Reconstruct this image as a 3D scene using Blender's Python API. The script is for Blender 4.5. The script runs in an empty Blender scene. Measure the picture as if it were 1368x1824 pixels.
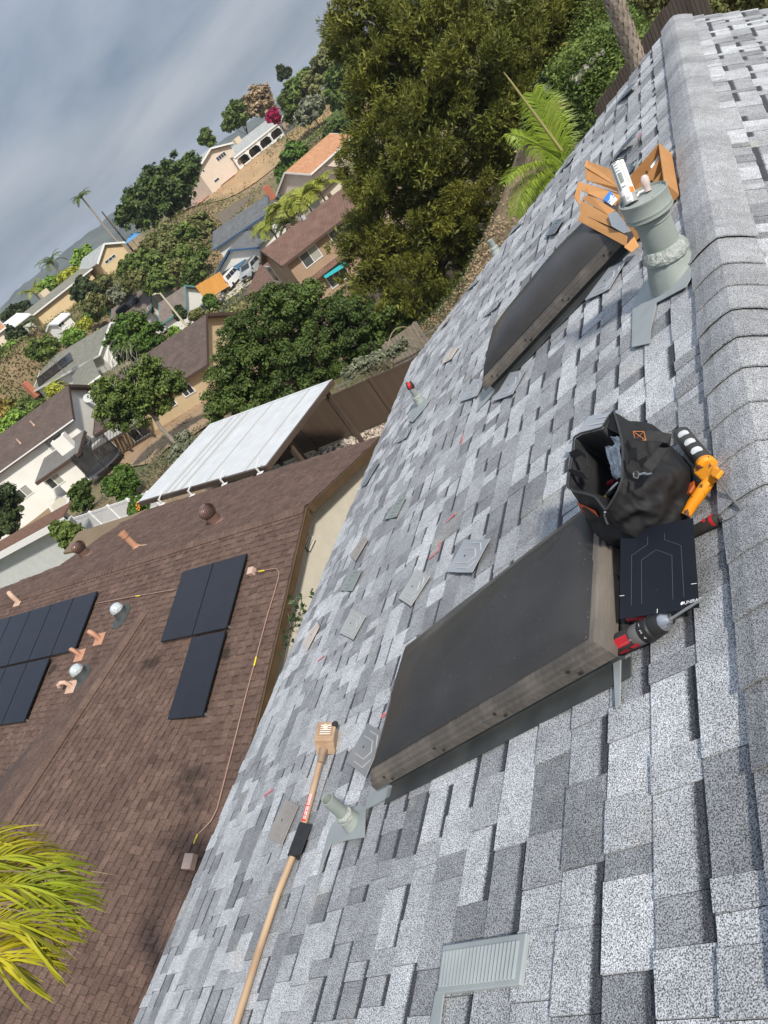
import bpy, bmesh, math, random
import numpy as np
from mathutils import Vector as V, Matrix
random.seed(7); RS = np.random.RandomState(11)
SC = bpy.context.scene
COL = SC.collection
# ---------------------------------------------------------------- camera
# world: camera at the origin, X = up the grey roof's slope (horizontal part), Y = along its ridge, Z = up
RC = np.array([[0.8121026914742425, -0.26027742238076285, -0.5222498270934297],
               [0.2441761420446707, -0.6612963112884347, 0.7092708934761741],
               [-0.5299690841515872, -0.7035217495395117, -0.4734869774010605]])
FPX = 1306.72
cam = bpy.data.cameras.new('camera'); camo = bpy.data.objects.new('camera', cam); COL.objects.link(camo)
cam.sensor_fit = 'VERTICAL'; cam.sensor_height = 36; cam.sensor_width = 27
cam.lens = 36 * FPX / 1824; cam.clip_start = 0.05; cam.clip_end = 9000
m4 = Matrix.Identity(4)
for i in range(3):
    m4[i][0] = RC[i, 0]; m4[i][1] = -RC[i, 1]; m4[i][2] = -RC[i, 2]
camo.matrix_world = m4
SC.camera = camo
# ---------------------------------------------------------------- world, sun, exposure
SUN_EL = math.radians(47); SUN_AZ = math.radians(-36)      # azimuth of the sun in the XY plane, from +X towards +Y
sdir = V((math.cos(SUN_EL) * math.cos(SUN_AZ), math.cos(SUN_EL) * math.sin(SUN_AZ), math.sin(SUN_EL)))
w = bpy.data.worlds.new('World'); SC.world = w; w.use_nodes = True
nt = w.node_tree; nt.nodes.clear(); L = nt.links.new
out = nt.nodes.new('ShaderNodeOutputWorld'); bg = nt.nodes.new('ShaderNodeBackground')
sky = nt.nodes.new('ShaderNodeTexSky'); sky.sky_type = 'NISHITA'; sky.sun_disc = False
sky.sun_elevation = SUN_EL; sky.sun_rotation = math.atan2(sdir.x, sdir.y); sky.dust_density = 2.0; sky.ozone_density = 2.0
tc = nt.nodes.new('ShaderNodeTexCoord'); sep = nt.nodes.new('ShaderNodeSeparateXYZ'); L(tc.outputs['Generated'], sep.inputs[0])
# clouds on a flat layer: direction / (height + small)
add = nt.nodes.new('ShaderNodeMath'); add.operation = 'MAXIMUM'; add.inputs[1].default_value = 0.0; L(sep.outputs[2], add.inputs[0])
add2 = nt.nodes.new('ShaderNodeMath'); add2.operation = 'ADD'; add2.inputs[1].default_value = 0.30; L(add.outputs[0], add2.inputs[0])
dv = nt.nodes.new('ShaderNodeVectorMath'); dv.operation = 'DIVIDE'; L(tc.outputs['Generated'], dv.inputs[0])
cmb = nt.nodes.new('ShaderNodeCombineXYZ')
for k in range(3): L(add2.outputs[0], cmb.inputs[k])
L(cmb.outputs[0], dv.inputs[1])
mp = nt.nodes.new('ShaderNodeMapping'); mp.inputs['Rotation'].default_value = (0, 0, math.radians(36)); mp.inputs['Scale'].default_value = (0.8, 1.5, 0.0)
L(dv.outputs[0], mp.inputs['Vector'])
n1 = nt.nodes.new('ShaderNodeTexNoise'); n1.inputs['Scale'].default_value = 1.5; n1.inputs['Detail'].default_value = 6; n1.inputs['Roughness'].default_value = 0.52; n1.inputs['Distortion'].default_value = 0.3
L(mp.outputs[0], n1.inputs['Vector'])
rp = nt.nodes.new('ShaderNodeValToRGB'); rp.color_ramp.elements[0].position = 0.36; rp.color_ramp.elements[1].position = 0.70
rp.color_ramp.elements[0].color = (2.5, 3.2, 4.25, 1); rp.color_ramp.elements[1].color = (5.6, 6.0, 6.7, 1)
L(n1.outputs['Fac'], rp.inputs[0])
# an overcast layer is brighter overhead than at the horizon (CIE overcast sky)
gr = nt.nodes.new('ShaderNodeMapRange'); gr.inputs['From Min'].default_value = 0; gr.inputs['From Max'].default_value = 1; gr.inputs['To Min'].default_value = 0.78; gr.inputs['To Max'].default_value = 1.95
L(add.outputs[0], gr.inputs['Value'])
ml = nt.nodes.new('ShaderNodeMix'); ml.data_type = 'RGBA'; ml.blend_type = 'MULTIPLY'; ml.inputs[0].default_value = 1
L(rp.outputs[0], ml.inputs[6]); L(gr.outputs[0], ml.inputs[7])
mx = nt.nodes.new('ShaderNodeMix'); mx.data_type = 'RGBA'; mx.inputs[0].default_value = 0.9
L(sky.outputs[0], mx.inputs[6]); L(ml.outputs[2], mx.inputs[7])
L(mx.outputs[2], bg.inputs['Color']); bg.inputs['Strength'].default_value = 0.075
L(bg.outputs[0], out.inputs['Surface'])
sl = bpy.data.lights.new('sun', 'SUN'); sl.energy = 3.6; sl.angle = math.radians(4.0); sl.color = (1.0, 0.94, 0.84)
so = bpy.data.objects.new('sun', sl); COL.objects.link(so); so.rotation_euler = sdir.to_track_quat('Z', 'Y').to_euler()
SC.view_settings.view_transform = 'Standard'; SC.view_settings.look = 'None'; SC.view_settings.gamma = 1
SC.view_settings.use_curve_mapping = False; SC.view_settings.exposure = 0.40
SC.cycles.max_bounces = 6; SC.cycles.transparent_max_bounces = 16
# ---------------------------------------------------------------- pixel helpers (photo pixels 1368 x 1824 -> directions)
TH = math.radians(25.19); HR = 1.15
CT, ST = math.cos(TH), math.sin(TH)
UP = V((CT, 0, ST)); NR = V((-ST, 0, CT))          # up the slope, normal of the grey roof
def ray(u, v):
    r = RC @ np.array([u - 684, v - 912, FPX]); return V(r)
def zat(u, v, z):
    r = ray(u, v); return r * (z / r.z)
def dist(u, v, d):
    r = ray(u, v); return r * (d / math.hypot(r.x, r.y))
def hit(u, v, p, n):
    r = ray(u, v); return r * (V(p).dot(n) / r.dot(n))
def RF(u, v, h=0.0):                                  # pixel -> grey roof plane lifted by h
    r = ray(u, v); return r * ((h - HR) / r.dot(NR))
def rs(s, y, h=0.0):                                  # slope coords -> world
    return UP * s + V((0, y, 0)) + NR * (h - HR)
def proj(p):
    c = RC.T @ np.array(p); return 684 + FPX * c[0] / c[2], 912 + FPX * c[1] / c[2]
def vert_h(base, u, v):                               # height above base that projects nearest to (u,v)
    best = min((((proj(base + V((0, 0, h)))[0] - u) ** 2 + (proj(base + V((0, 0, h)))[1] - v) ** 2), h) for h in np.linspace(0, 15, 1501)); return best[1]
# ---------------------------------------------------------------- scene helpers
def origin(o):
    p = V((0, 0, 0))
    while o is not None: p += o.location; o = o.parent
    return p
def tag(o, label=None, cat=None, group=None, kind=None):
    if label: o['label'] = label
    if cat: o['category'] = cat
    if group: o['group'] = group
    if kind: o['kind'] = kind
    return o
def thing(name, label, cat, loc=(0, 0, 0), group=None):
    o = bpy.data.objects.new(name, None); COL.objects.link(o); o.location = loc; o.empty_display_size = 0.1
    return tag(o, label, cat, group)
def link(name, me, mat, parent=None):
    o = bpy.data.objects.new(name, me); COL.objects.link(o)
    if mat is not None and len(me.materials) == 0: me.materials.append(mat)
    if parent is not None: o.parent = parent
    return o
class MB:
    def __init__(s): s.v = []; s.f = []
    def add(s, vs, fs):
        n = len(s.v); s.v += [V(a) for a in vs]; s.f += [tuple(i + n for i in f) for f in fs]; return s
    def quad(s, a, b, c, d): return s.add([a, b, c, d], [(0, 1, 2, 3)])
    def poly(s, pts): return s.add(pts, [tuple(range(len(pts)))])
    def hexa(s, b, t):                                   # bottom 4, top 4
        return s.add(list(b) + list(t), [(3, 2, 1, 0), (4, 5, 6, 7), (0, 1, 5, 4), (1, 2, 6, 5), (2, 3, 7, 6), (3, 0, 4, 7)])
    def box(s, c, ax, ay, az, sx, sy, sz):               # centre, axes, half sizes
        c = V(c); ax = V(ax).normalized() * sx; ay = V(ay).normalized() * sy; az = V(az).normalized() * sz
        return s.hexa([c - ax - ay - az, c + ax - ay - az, c + ax + ay - az, c - ax + ay - az], [c - ax - ay + az, c + ax - ay + az, c + ax + ay + az, c - ax + ay + az])
    def abox(s, lo, hi):
        lo = V(lo); hi = V(hi); return s.box((lo + hi) / 2, (1, 0, 0), (0, 1, 0), (0, 0, 1), *((hi - lo) / 2))
    def slab(s, pts, n, t):                              # polygon extruded along n by t
        k = len(pts); n = V(n).normalized() * t; a = [V(p) for p in pts]; b = [p + n for p in a]
        return s.add(a + b, [tuple(range(k))[::-1], tuple(range(k, 2 * k))] + [(i, (i + 1) % k, k + (i + 1) % k, k + i) for i in range(k)])
    def beam(s, a, b, wd, hg, up=(0, 0, 1)):
        a = V(a); b = V(b); d = (b - a).normalized(); sd = d.cross(V(up)); sd = sd.normalized() if sd.length > 1e-5 else V((1, 0, 0)); u = sd.cross(d)
        return s.box((a + b) / 2, d, sd, u, (b - a).length / 2, wd / 2, hg / 2)
    def tube(s, pts, rad, n=8, cap=True):
        pts = [V(p) for p in pts]; rad = rad if isinstance(rad, (list, tuple)) else [rad] * len(pts)
        d0 = (pts[1] - pts[0]).normalized(); ref = V((0, 0, 1)) if abs(d0.z) < 0.9 else V((1, 0, 0)); a = d0.cross(ref).normalized()
        vs = []; fs = []
        for i, p in enumerate(pts):
            d = (pts[min(i + 1, len(pts) - 1)] - pts[max(i - 1, 0)]).normalized()
            a = (a - d * a.dot(d)).normalized(); b = d.cross(a)
            vs += [p + (a * math.cos(2 * math.pi * k / n) + b * math.sin(2 * math.pi * k / n)) * rad[i] for k in range(n)]
        for i in range(len(pts) - 1):
            fs += [(i * n + k, i * n + (k + 1) % n, (i + 1) * n + (k + 1) % n, (i + 1) * n + k) for k in range(n)]
        if cap: fs += [tuple(range(n))[::-1], tuple(range((len(pts) - 1) * n, len(pts) * n))]
        return s.add(vs, fs)
    def lathe(s, base, axis, prof, n=32, wob=None):      # prof: (r, h) along axis
        axis = V(axis).normalized(); ref = V((1, 0, 0)) if abs(axis.x) < 0.9 else V((0, 1, 0)); a = axis.cross(ref).normalized(); b = axis.cross(a); base = V(base)
        vs = []
        for j, (r, h) in enumerate(prof):
            for k in range(n):
                t = 2 * math.pi * k / n; rr = r * (1 + (wob(j, k) if wob else 0)); vs.append(base + axis * h + (a * math.cos(t) + b * math.sin(t)) * rr)
        fs = [(i * n + k, i * n + (k + 1) % n, (i + 1) * n + (k + 1) % n, (i + 1) * n + k) for i in range(len(prof) - 1) for k in range(n)]
        if prof[0][0] > 1e-4: fs.append(tuple(range(n))[::-1])
        if prof[-1][0] > 1e-4: fs.append(tuple(range((len(prof) - 1) * n, len(prof) * n)))
        return s.add(vs, fs)
    def build(s, name, mat, parent=None, smooth=False, bevel=0, sub=0, sharp=35):
        o0 = origin(parent) if parent is not None else V((0, 0, 0))
        me = bpy.data.meshes.new(name); me.from_pydata([tuple(a - o0) for a in s.v], [], s.f); me.update()
        bm = bmesh.new(); bm.from_mesh(me); bmesh.ops.recalc_face_normals(bm, faces=bm.faces); bm.to_mesh(me); bm.free()
        if smooth:
            for p in me.polygons: p.use_smooth = True
            me.set_sharp_from_angle(angle=math.radians(sharp))
        o = link(name, me, mat, parent)
        if bevel:
            b = o.modifiers.new('b', 'BEVEL'); b.width = bevel; b.segments = 2; b.limit_method = 'ANGLE'; b.angle_limit = math.radians(40)
        if sub:
            b = o.modifiers.new('s', 'SUBSURF'); b.levels = sub; b.render_levels = sub
        return o
def rebase(o, loc):                                      # put a one-mesh thing's origin at its base
    loc = V(loc); o.data.transform(Matrix.Translation(-loc)); o.location = loc; return o
# ---------------------------------------------------------------- materials
MATS = {}
def mat(name, c1, c2=None, scale=3.0, rough=0.85, bump=0.0, bscale=None, metal=0.0, detail=4, lo=0.35, hi=0.65, spec=0.5, stretch=(1, 1, 1), c3=None, s3=0.5, coord='Object', rand=0.0):
    if name in MATS: return MATS[name]
    m = bpy.data.materials.new(name); m.use_nodes = True; t = m.node_tree; b = t.nodes['Principled BSDF']; l = t.links.new
    b.inputs['Roughness'].default_value = rough; b.inputs['Metallic'].default_value = metal; b.inputs['Specular IOR Level'].default_value = spec
    b.inputs['Base Color'].default_value = (*c1, 1)
    tcn = t.nodes.new('ShaderNodeTexCoord'); mpn = t.nodes.new('ShaderNodeMapping'); mpn.inputs['Scale'].default_value = stretch; l(tcn.outputs[coord], mpn.inputs[0])
    col = None
    if c2 is not None:
        nz = t.nodes.new('ShaderNodeTexNoise'); nz.inputs['Scale'].default_value = scale; nz.inputs['Detail'].default_value = detail; l(mpn.outputs[0], nz.inputs['Vector'])
        r = t.nodes.new('ShaderNodeValToRGB'); r.color_ramp.elements[0].position = lo; r.color_ramp.elements[1].position = hi
        r.color_ramp.elements[0].color = (*c1, 1); r.color_ramp.elements[1].color = (*c2, 1); l(nz.outputs['Fac'], r.inputs[0]); col = r.outputs[0]
        if c3 is not None:
            n3 = t.nodes.new('ShaderNodeTexNoise'); n3.inputs['Scale'].default_value = s3; n3.inputs['Detail'].default_value = 5; l(mpn.outputs[0], n3.inputs['Vector'])
            r3 = t.nodes.new('ShaderNodeValToRGB'); r3.color_ramp.elements[0].position = 0.45; r3.color_ramp.elements[1].position = 0.65; l(n3.outputs['Fac'], r3.inputs[0])
            x = t.nodes.new('ShaderNodeMix'); x.data_type = 'RGBA'; l(r3.outputs[0], x.inputs[0]); l(col, x.inputs[6]); x.inputs[7].default_value = (*c3, 1); col = x.outputs[2]
        if rand:
            g = t.nodes.new('ShaderNodeNewGeometry'); hs = t.nodes.new('ShaderNodeHueSaturation'); mr = t.nodes.new('ShaderNodeMapRange')
            mr.inputs['To Min'].default_value = 1 - rand; mr.inputs['To Max'].default_value = 1 + rand; l(g.outputs['Random Per Island'], mr.inputs['Value']); l(mr.outputs[0], hs.inputs['Value']); l(col, hs.inputs['Color']); col = hs.outputs[0]
        l(col, b.inputs['Base Color'])
    if bump:
        nb = t.nodes.new('ShaderNodeTexNoise'); nb.inputs['Scale'].default_value = bscale or scale * 4; nb.inputs['Detail'].default_value = 5; l(mpn.outputs[0], nb.inputs['Vector'])
        bp = t.nodes.new('ShaderNodeBump'); bp.inputs['Strength'].default_value = bump; bp.inputs['Distance'].default_value = 0.02; l(nb.outputs['Fac'], bp.inputs['Height']); l(bp.outputs[0], b.inputs['Normal'])
    MATS[name] = m; return m
def leafmat(name, dark, light, scale=0.5, rough=0.6, trans=0.25, rand=0.35, third=None):
    m = mat(name, dark, light, scale=scale, rough=rough, spec=0.3, lo=0.3, hi=0.7, rand=rand, c3=third, s3=scale * 0.5)
    t = m.node_tree; b = t.nodes['Principled BSDF']; o = t.nodes['Material Output']
    if trans:
        tr = t.nodes.new('ShaderNodeBsdfTranslucent'); t.links.new(b.inputs['Base Color'].links[0].from_socket, tr.inputs['Color'])
        ms = t.nodes.new('ShaderNodeMixShader'); ms.inputs[0].default_value = trans; t.links.new(b.outputs[0], ms.inputs[1]); t.links.new(tr.outputs[0], ms.inputs[2]); t.links.new(ms.outputs[0], o.inputs['Surface'])
    return m
def npmesh(name, verts, quads, mat_, parent=None, tris=False):
    o0 = np.array(origin(parent)) if parent is not None else np.zeros(3)
    me = bpy.data.meshes.new(name); verts = np.asarray(verts, dtype=np.float32) - o0.astype(np.float32); quads = np.asarray(quads, dtype=np.int32); k = quads.shape[1]
    me.vertices.add(len(verts)); me.vertices.foreach_set('co', verts.ravel())
    me.loops.add(quads.size); me.loops.foreach_set('vertex_index', quads.ravel())
    me.polygons.add(len(quads)); me.polygons.foreach_set('loop_start', np.arange(0, quads.size, k, dtype=np.int32)); me.polygons.foreach_set('loop_total', np.full(len(quads), k, dtype=np.int32))
    me.update(calc_edges=True); me.validate()
    return link(name, me, mat_, parent)
# ================================================================ grey shingle material
def shingle_mat(name, c_dark, c_light, grain=1.0, warm=None, gs=330.0, gsz=1.0):
    m = bpy.data.materials.new(name); m.use_nodes = True; t = m.node_tree; b = t.nodes['Principled BSDF']; l = t.links.new; N = t.nodes.new
    b.inputs['Roughness'].default_value = 0.95; b.inputs['Specular IOR Level'].default_value = 0.2
    g = N('ShaderNodeNewGeometry')
    at = {}
    for a in ('tone', 'sv', 'rec'):
        n = N('ShaderNodeAttribute'); n.attribute_name = a; at[a] = n.outputs['Fac']
    base = N('ShaderNodeMix'); base.data_type = 'RGBA'; base.inputs[6].default_value = (*c_dark, 1); base.inputs[7].default_value = (*c_light, 1); l(at['tone'], base.inputs[0])
    col = base.outputs[2]
    # weather blotches
    nb = N('ShaderNodeTexNoise'); nb.inputs['Scale'].default_value = 2.2; nb.inputs['Detail'].default_value = 6; l(g.outputs['Position'], nb.inputs['Vector'])
    mr = N('ShaderNodeMapRange'); mr.inputs['From Min'].default_value = 0.3; mr.inputs['From Max'].default_value = 0.7; mr.inputs['To Min'].default_value = 0.82; mr.inputs['To Max'].default_value = 1.12; l(nb.outputs['Fac'], mr.inputs['Value'])
    mu = N('ShaderNodeMix'); mu.data_type = 'RGBA'; mu.blend_type = 'MULTIPLY'; mu.inputs[0].default_value = 1; l(col, mu.inputs[6]); l(mr.outputs[0], mu.inputs[7]); col = mu.outputs[2]
    ni = N('ShaderNodeTexNoise'); ni.inputs['Scale'].default_value = 16; ni.inputs['Detail'].default_value = 3; l(g.outputs['Position'], ni.inputs['Vector'])
    mi = N('ShaderNodeMapRange'); mi.inputs['From Min'].default_value = 0.3; mi.inputs['From Max'].default_value = 0.7; mi.inputs['To Min'].default_value = 0.88; mi.inputs['To Max'].default_value = 1.12; l(ni.outputs['Fac'], mi.inputs['Value'])
    m2 = N('ShaderNodeMix'); m2.data_type = 'RGBA'; m2.blend_type = 'MULTIPLY'; m2.inputs[0].default_value = 1; l(col, m2.inputs[6]); l(mi.outputs[0], m2.inputs[7]); col = m2.outputs[2]
    if warm:
        nw = N('ShaderNodeTexNoise'); nw.inputs['Scale'].default_value = 4.5; nw.inputs['Detail'].default_value = 5; l(g.outputs['Position'], nw.inputs['Vector'])
        rw = N('ShaderNodeValToRGB'); rw.color_ramp.elements[0].position = 0.6; rw.color_ramp.elements[1].position = 0.78; rw.color_ramp.elements[1].color = (.45, .45, .45, 1); l(nw.outputs['Fac'], rw.inputs[0])
        mw = N('ShaderNodeMix'); mw.data_type = 'RGBA'; mw.inputs[7].default_value = (*warm, 1); l(rw.outputs[0], mw.inputs[0]); l(col, mw.inputs[6]); col = mw.outputs[2]
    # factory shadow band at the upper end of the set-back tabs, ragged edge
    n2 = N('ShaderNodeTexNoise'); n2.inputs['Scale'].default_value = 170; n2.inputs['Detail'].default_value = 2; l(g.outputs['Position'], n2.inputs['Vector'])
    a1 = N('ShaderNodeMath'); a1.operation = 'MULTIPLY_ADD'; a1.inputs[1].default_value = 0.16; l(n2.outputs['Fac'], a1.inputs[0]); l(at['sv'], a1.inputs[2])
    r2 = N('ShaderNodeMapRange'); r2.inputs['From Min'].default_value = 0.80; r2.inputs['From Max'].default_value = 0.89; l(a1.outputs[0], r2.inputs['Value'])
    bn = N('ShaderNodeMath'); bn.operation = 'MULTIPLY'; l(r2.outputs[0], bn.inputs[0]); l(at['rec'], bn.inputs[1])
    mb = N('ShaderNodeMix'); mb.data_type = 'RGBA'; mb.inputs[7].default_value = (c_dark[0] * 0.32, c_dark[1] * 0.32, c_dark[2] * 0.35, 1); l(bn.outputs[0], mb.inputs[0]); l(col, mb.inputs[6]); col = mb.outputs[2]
    # mineral granules
    vo = N('ShaderNodeTexNoise'); vo.inputs['Scale'].default_value = gs; vo.inputs['Detail'].default_value = 1.0; l(g.outputs['Position'], vo.inputs['Vector'])
    r3 = N('ShaderNodeValToRGB'); e = r3.color_ramp.elements; e[0].position = 0.36; e[1].position = 0.62
    e[0].color = (0.26, 0.26, 0.27, 1); e[1].color = (1.75, 1.75, 1.75, 1)
    l(vo.outputs['Fac'], r3.inputs[0])
    mg = N('ShaderNodeMix'); mg.data_type = 'RGBA'; mg.blend_type = 'MULTIPLY'; mg.inputs[0].default_value = grain; l(col, mg.inputs[6]); l(r3.outputs[0], mg.inputs[7])
    l(mg.outputs[2], b.inputs['Base Color'])
    bp = N('ShaderNodeBump'); bp.inputs['Strength'].default_value = 0.5; bp.inputs['Distance'].default_value = 0.002; l(vo.outputs['Fac'], bp.inputs['Height']); l(bp.outputs[0], b.inputs['Normal'])
    return m
def stains(m, cs, colr):
    t = m.node_tree; b = t.nodes['Principled BSDF']; g = t.nodes.new('ShaderNodeNewGeometry'); nz = t.nodes.new('ShaderNodeTexNoise'); nz.inputs['Scale'].default_value = 5; nz.inputs['Detail'].default_value = 5; t.links.new(g.outputs['Position'], nz.inputs['Vector'])
    for c, r in cs:
        d = t.nodes.new('ShaderNodeVectorMath'); d.operation = 'DISTANCE'; d.inputs[1].default_value = c; t.links.new(g.outputs['Position'], d.inputs[0])
        a = t.nodes.new('ShaderNodeMath'); a.operation = 'MULTIPLY_ADD'; a.inputs[1].default_value = r * 1.6; t.links.new(nz.outputs['Fac'], a.inputs[0]); t.links.new(d.outputs['Value'], a.inputs[2])
        mr = t.nodes.new('ShaderNodeMapRange'); mr.inputs['From Min'].default_value = r * 1.75; mr.inputs['From Max'].default_value = r * 1.15; mr.inputs['To Max'].default_value = .75; t.links.new(a.outputs[0], mr.inputs['Value'])
        x = t.nodes.new('ShaderNodeMix'); x.data_type = 'RGBA'; x.inputs[7].default_value = (*colr, 1); t.links.new(mr.outputs[0], x.inputs[0]); t.links.new(b.inputs['Base Color'].links[0].from_socket, x.inputs[6]); t.links.new(x.outputs[2], b.inputs['Base Color'])
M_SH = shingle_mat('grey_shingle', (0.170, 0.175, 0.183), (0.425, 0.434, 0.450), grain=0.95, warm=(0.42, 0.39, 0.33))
M_CAP = shingle_mat('grey_ridge_shingle', (0.22, 0.224, 0.232), (0.32, 0.325, 0.335), grain=0.9)
# a roof piece: frame function fr(a, b, h) with a = up the slope, b = along the course
def piece(fr, a0, a1, b0, b1, hb, ht, tone, rec, th=0.005, vis=0.86, edge=0.0):
    j = [random.uniform(-0.0025, 0.0025) + (edge if i < 2 else 0) * random.uniform(-1, 1) for i in range(4)]
    lift = random.uniform(0, 0.0015)
    P = [fr(a0 + j[0], b0, hb + lift), fr(a0 + j[1], b1, hb + lift), fr(a1, b1, ht), fr(a1, b0, ht)]
    B = [fr(a0 + j[0], b0, hb - th - 0.002), fr(a0 + j[1], b1, hb - th - 0.002), fr(a1, b1, ht - th), fr(a1, b0, ht - th)]
    sv = [0, 0, 1 / vis, 1 / vis] * 2
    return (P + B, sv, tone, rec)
PF = [(0, 1, 2, 3), (7, 6, 5, 4), (4, 5, 1, 0), (5, 6, 2, 1), (6, 7, 3, 2), (7, 4, 0, 3)]
def attr(me, name, vals):
    a = me.attributes.new(name, 'FLOAT', 'POINT'); a.data.foreach_set('value', np.asarray(vals, dtype=np.float32))
def pieces_mesh(name, ps, m, parent):
    o0 = origin(parent); n = len(ps)
    vs = np.array([tuple(p - o0) for q in ps for p in q[0]], dtype=np.float32)
    fs = (np.array(PF)[None] + 8 * np.arange(n)[:, None, None]).reshape(-1, 4)
    me = bpy.data.meshes.new(name); me.from_pydata(vs.tolist(), [], fs.tolist())
    attr(me, 'sv', [s for q in ps for s in q[1]]); attr(me, 'tone', [q[2] for q in ps for _ in range(8)]); attr(me, 'rec', [q[3] for q in ps for _ in range(8)])
    return link(name, me, m, parent)
def px_area(q):
    pts = []
    for p in q[0][:4]:
        c = RC.T @ np.array(p)
        if c[2] < 0.2: return 0
        pts.append((684 + FPX * c[0] / c[2], 912 + FPX * c[1] / c[2]))
    cx = sum(p[0] for p in pts) / 4; cy = sum(p[1] for p in pts) / 4
    if not (-10 < cx < 1378 and -10 < cy < 1834): return 0
    return abs(sum(pts[i][0] * pts[(i + 1) % 4][1] - pts[(i + 1) % 4][0] * pts[i][1] for i in range(4))) / 2
def lay(name, ps, m, parent, nmax=300):
    """the nmax pieces that show largest as single parts, the others joined as stuff"""
    order = sorted(range(len(ps)), key=lambda i: -px_area(ps[i])); top = set(order[:nmax])
    for i in order[:nmax]: pieces_mesh(name, [ps[i]], m, parent)
    rest = [ps[i] for i in range(len(ps)) if i not in top]
    if rest: tag(pieces_mesh(name + 's', rest, m, parent), kind='stuff')
# ================================================================ our house
S_EAVE = -4.78; S_RIDGE = -0.7245; EXPO = 0.1415
def yfar(s): return 7.50 + (s - S_EAVE) * 0.125
RIDGE = rs(S_RIDGE, 0)                                       # x, z of the ridge line
house = thing('house', 'house under the light grey laminated shingle roof we stand on', 'house', (RIDGE.x, 4, -6.2))
wm = mat('our_stucco', (0.52, 0.49, 0.43), (0.58, 0.55, 0.49), scale=6, bump=0.2, bscale=90)
mb = MB(); ez = rs(S_EAVE, 0).z; ex = rs(S_EAVE, 0).x; rx = RIDGE.x
x0 = ex + 0.45; x1 = 2 * rx - ex - 0.45; zt = ez + 0.45 * math.tan(TH) - 0.12
for (ya, yb) in ((-6, 7.2),):
    k = [(x0, ya, -10.6), (x1, ya, -10.6), (x1, ya, zt), (rx, ya, RIDGE.z - 0.15), (x0, ya, zt)]
    mb.slab(k, (0, 1, 0), yb - ya)
mb.build('wall', wm, house)
deck_m = mat('roof_deck', (0.10, 0.10, 0.105), (0.07, 0.07, 0.07), scale=20)
roof = MB()
roof.slab([rs(S_EAVE + .01, -6.4, -.012), rs(S_RIDGE, -6.4, -.012), rs(S_RIDGE, yfar(S_RIDGE) - .03, -.012), rs(S_EAVE + .01, yfar(S_EAVE) - .03, -.012)], NR, -0.06)
DN2 = V((CT, 0, -ST)); NR2 = V((ST, 0, CT))
def rs2(a, y, h=0.0): return rs(S_RIDGE, y) + DN2 * (-a) + NR2 * h       # right slope; a = up slope (0 at ridge)
LR = S_RIDGE - S_EAVE
roof.slab([rs2(-LR, -6.4, -.012), rs2(-.0005, -6.4, -.012), rs2(-.0005, yfar(S_RIDGE) - .03, -.012), rs2(-LR, yfar(S_RIDGE) - .03, -.012)], NR2, -0.06)
roof_o = roof.build('roof', deck_m, house)
# fascia and drip edge
drip = mat('drip_edge_metal', (0.32, 0.36, 0.36), (0.36, 0.40, 0.40), scale=5, rough=0.5)
fas = mat('our_fascia', (0.55, 0.53, 0.48), (0.5, 0.48, 0.43), scale=4)
f1 = MB(); f1.box(rs(S_EAVE, 0.5, 0) + V((0.004, 0, -0.115)), (0, 1, 0), (1, 0, 0), (0, 0, 1), 6.95, 0.012, 0.085); f1.build('fascia', fas, house)
f2 = MB(); f2.beam(rs(S_EAVE, yfar(S_EAVE) - .02, -.13), rs(S_RIDGE, yfar(S_RIDGE) - .02, -.13), 0.024, 0.15, NR); f2.build('fascia', fas, house)
f2 = MB(); f2.beam(rs2(-LR, yfar(S_RIDGE) - .02, -.13), rs2(-.01, yfar(S_RIDGE) - .02, -.13), 0.024, 0.15, NR2); f2.build('fascia', fas, house)
d1 = MB(); d1.box(rs(S_EAVE - .012, 0.5, -.008), (0, 1, 0), UP, NR, 6.95, 0.02, 0.0015); d1.build('drip_edge', drip, roof_o)
# ---- shingle tabs
SKY1 = (-2.46, -1.15, 1.30, 1.86)   # s0 s1 y0 y1 (curb foot print)
def make_course(fr, a, ya, yb, skip=None, a_top=9):
    ps = []; b = ya - random.uniform(0, 0.25); raised = random.random() < 0.5; row_bias = random.uniform(-.06, .06)
    while b < yb:
        wdt = random.choice([0.06, 0.08, 0.10, 0.12, 0.14, 0.165, 0.19, 0.23]) * random.uniform(0.9, 1.1)
        e = min(b + wdt, yb)
        if e - b > 0.012 and not (skip and skip(a, (b + e) / 2)):
            tone = random.choice([0.12, 0.30, 0.42, 0.5, 0.62, 0.9, 1.0] if not raised else [0.2, 0.4, 0.55, 0.7, 0.95, 1.0]) + random.uniform(-.06, .06) + row_bias
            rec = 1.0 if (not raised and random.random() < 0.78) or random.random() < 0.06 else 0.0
            ps.append(piece(fr, a, min(a + EXPO + 0.018, a_top), b + 0.0011, e - 0.0011, (0.0125 if raised else 0.0075), 0.0005, min(1, max(0, tone)), rec, edge=0.001))
        b = e; raised = not raised if random.random() < 0.88 else raised
    return ps
ps = []; k = 0; a = S_EAVE - 0.012
while a < S_RIDGE - 0.05:
    ps += make_course(lambda s, y, h: rs(s, y, h), a, -2.2, yfar(a), lambda s, y: (SKY1[0] + .08 < s < SKY1[1] - .2 and SKY1[2] + .08 < y < SKY1[3] - .08), S_RIDGE - .05)
    a += EXPO
a = -LR
while a < -0.05:
    ps += make_course(lambda s, y, h: rs2(s, y, h), a, -1.0, yfar(S_RIDGE), None, -.05)
    a += EXPO
lay('shingle', ps, M_SH, roof_o, 300)
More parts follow.
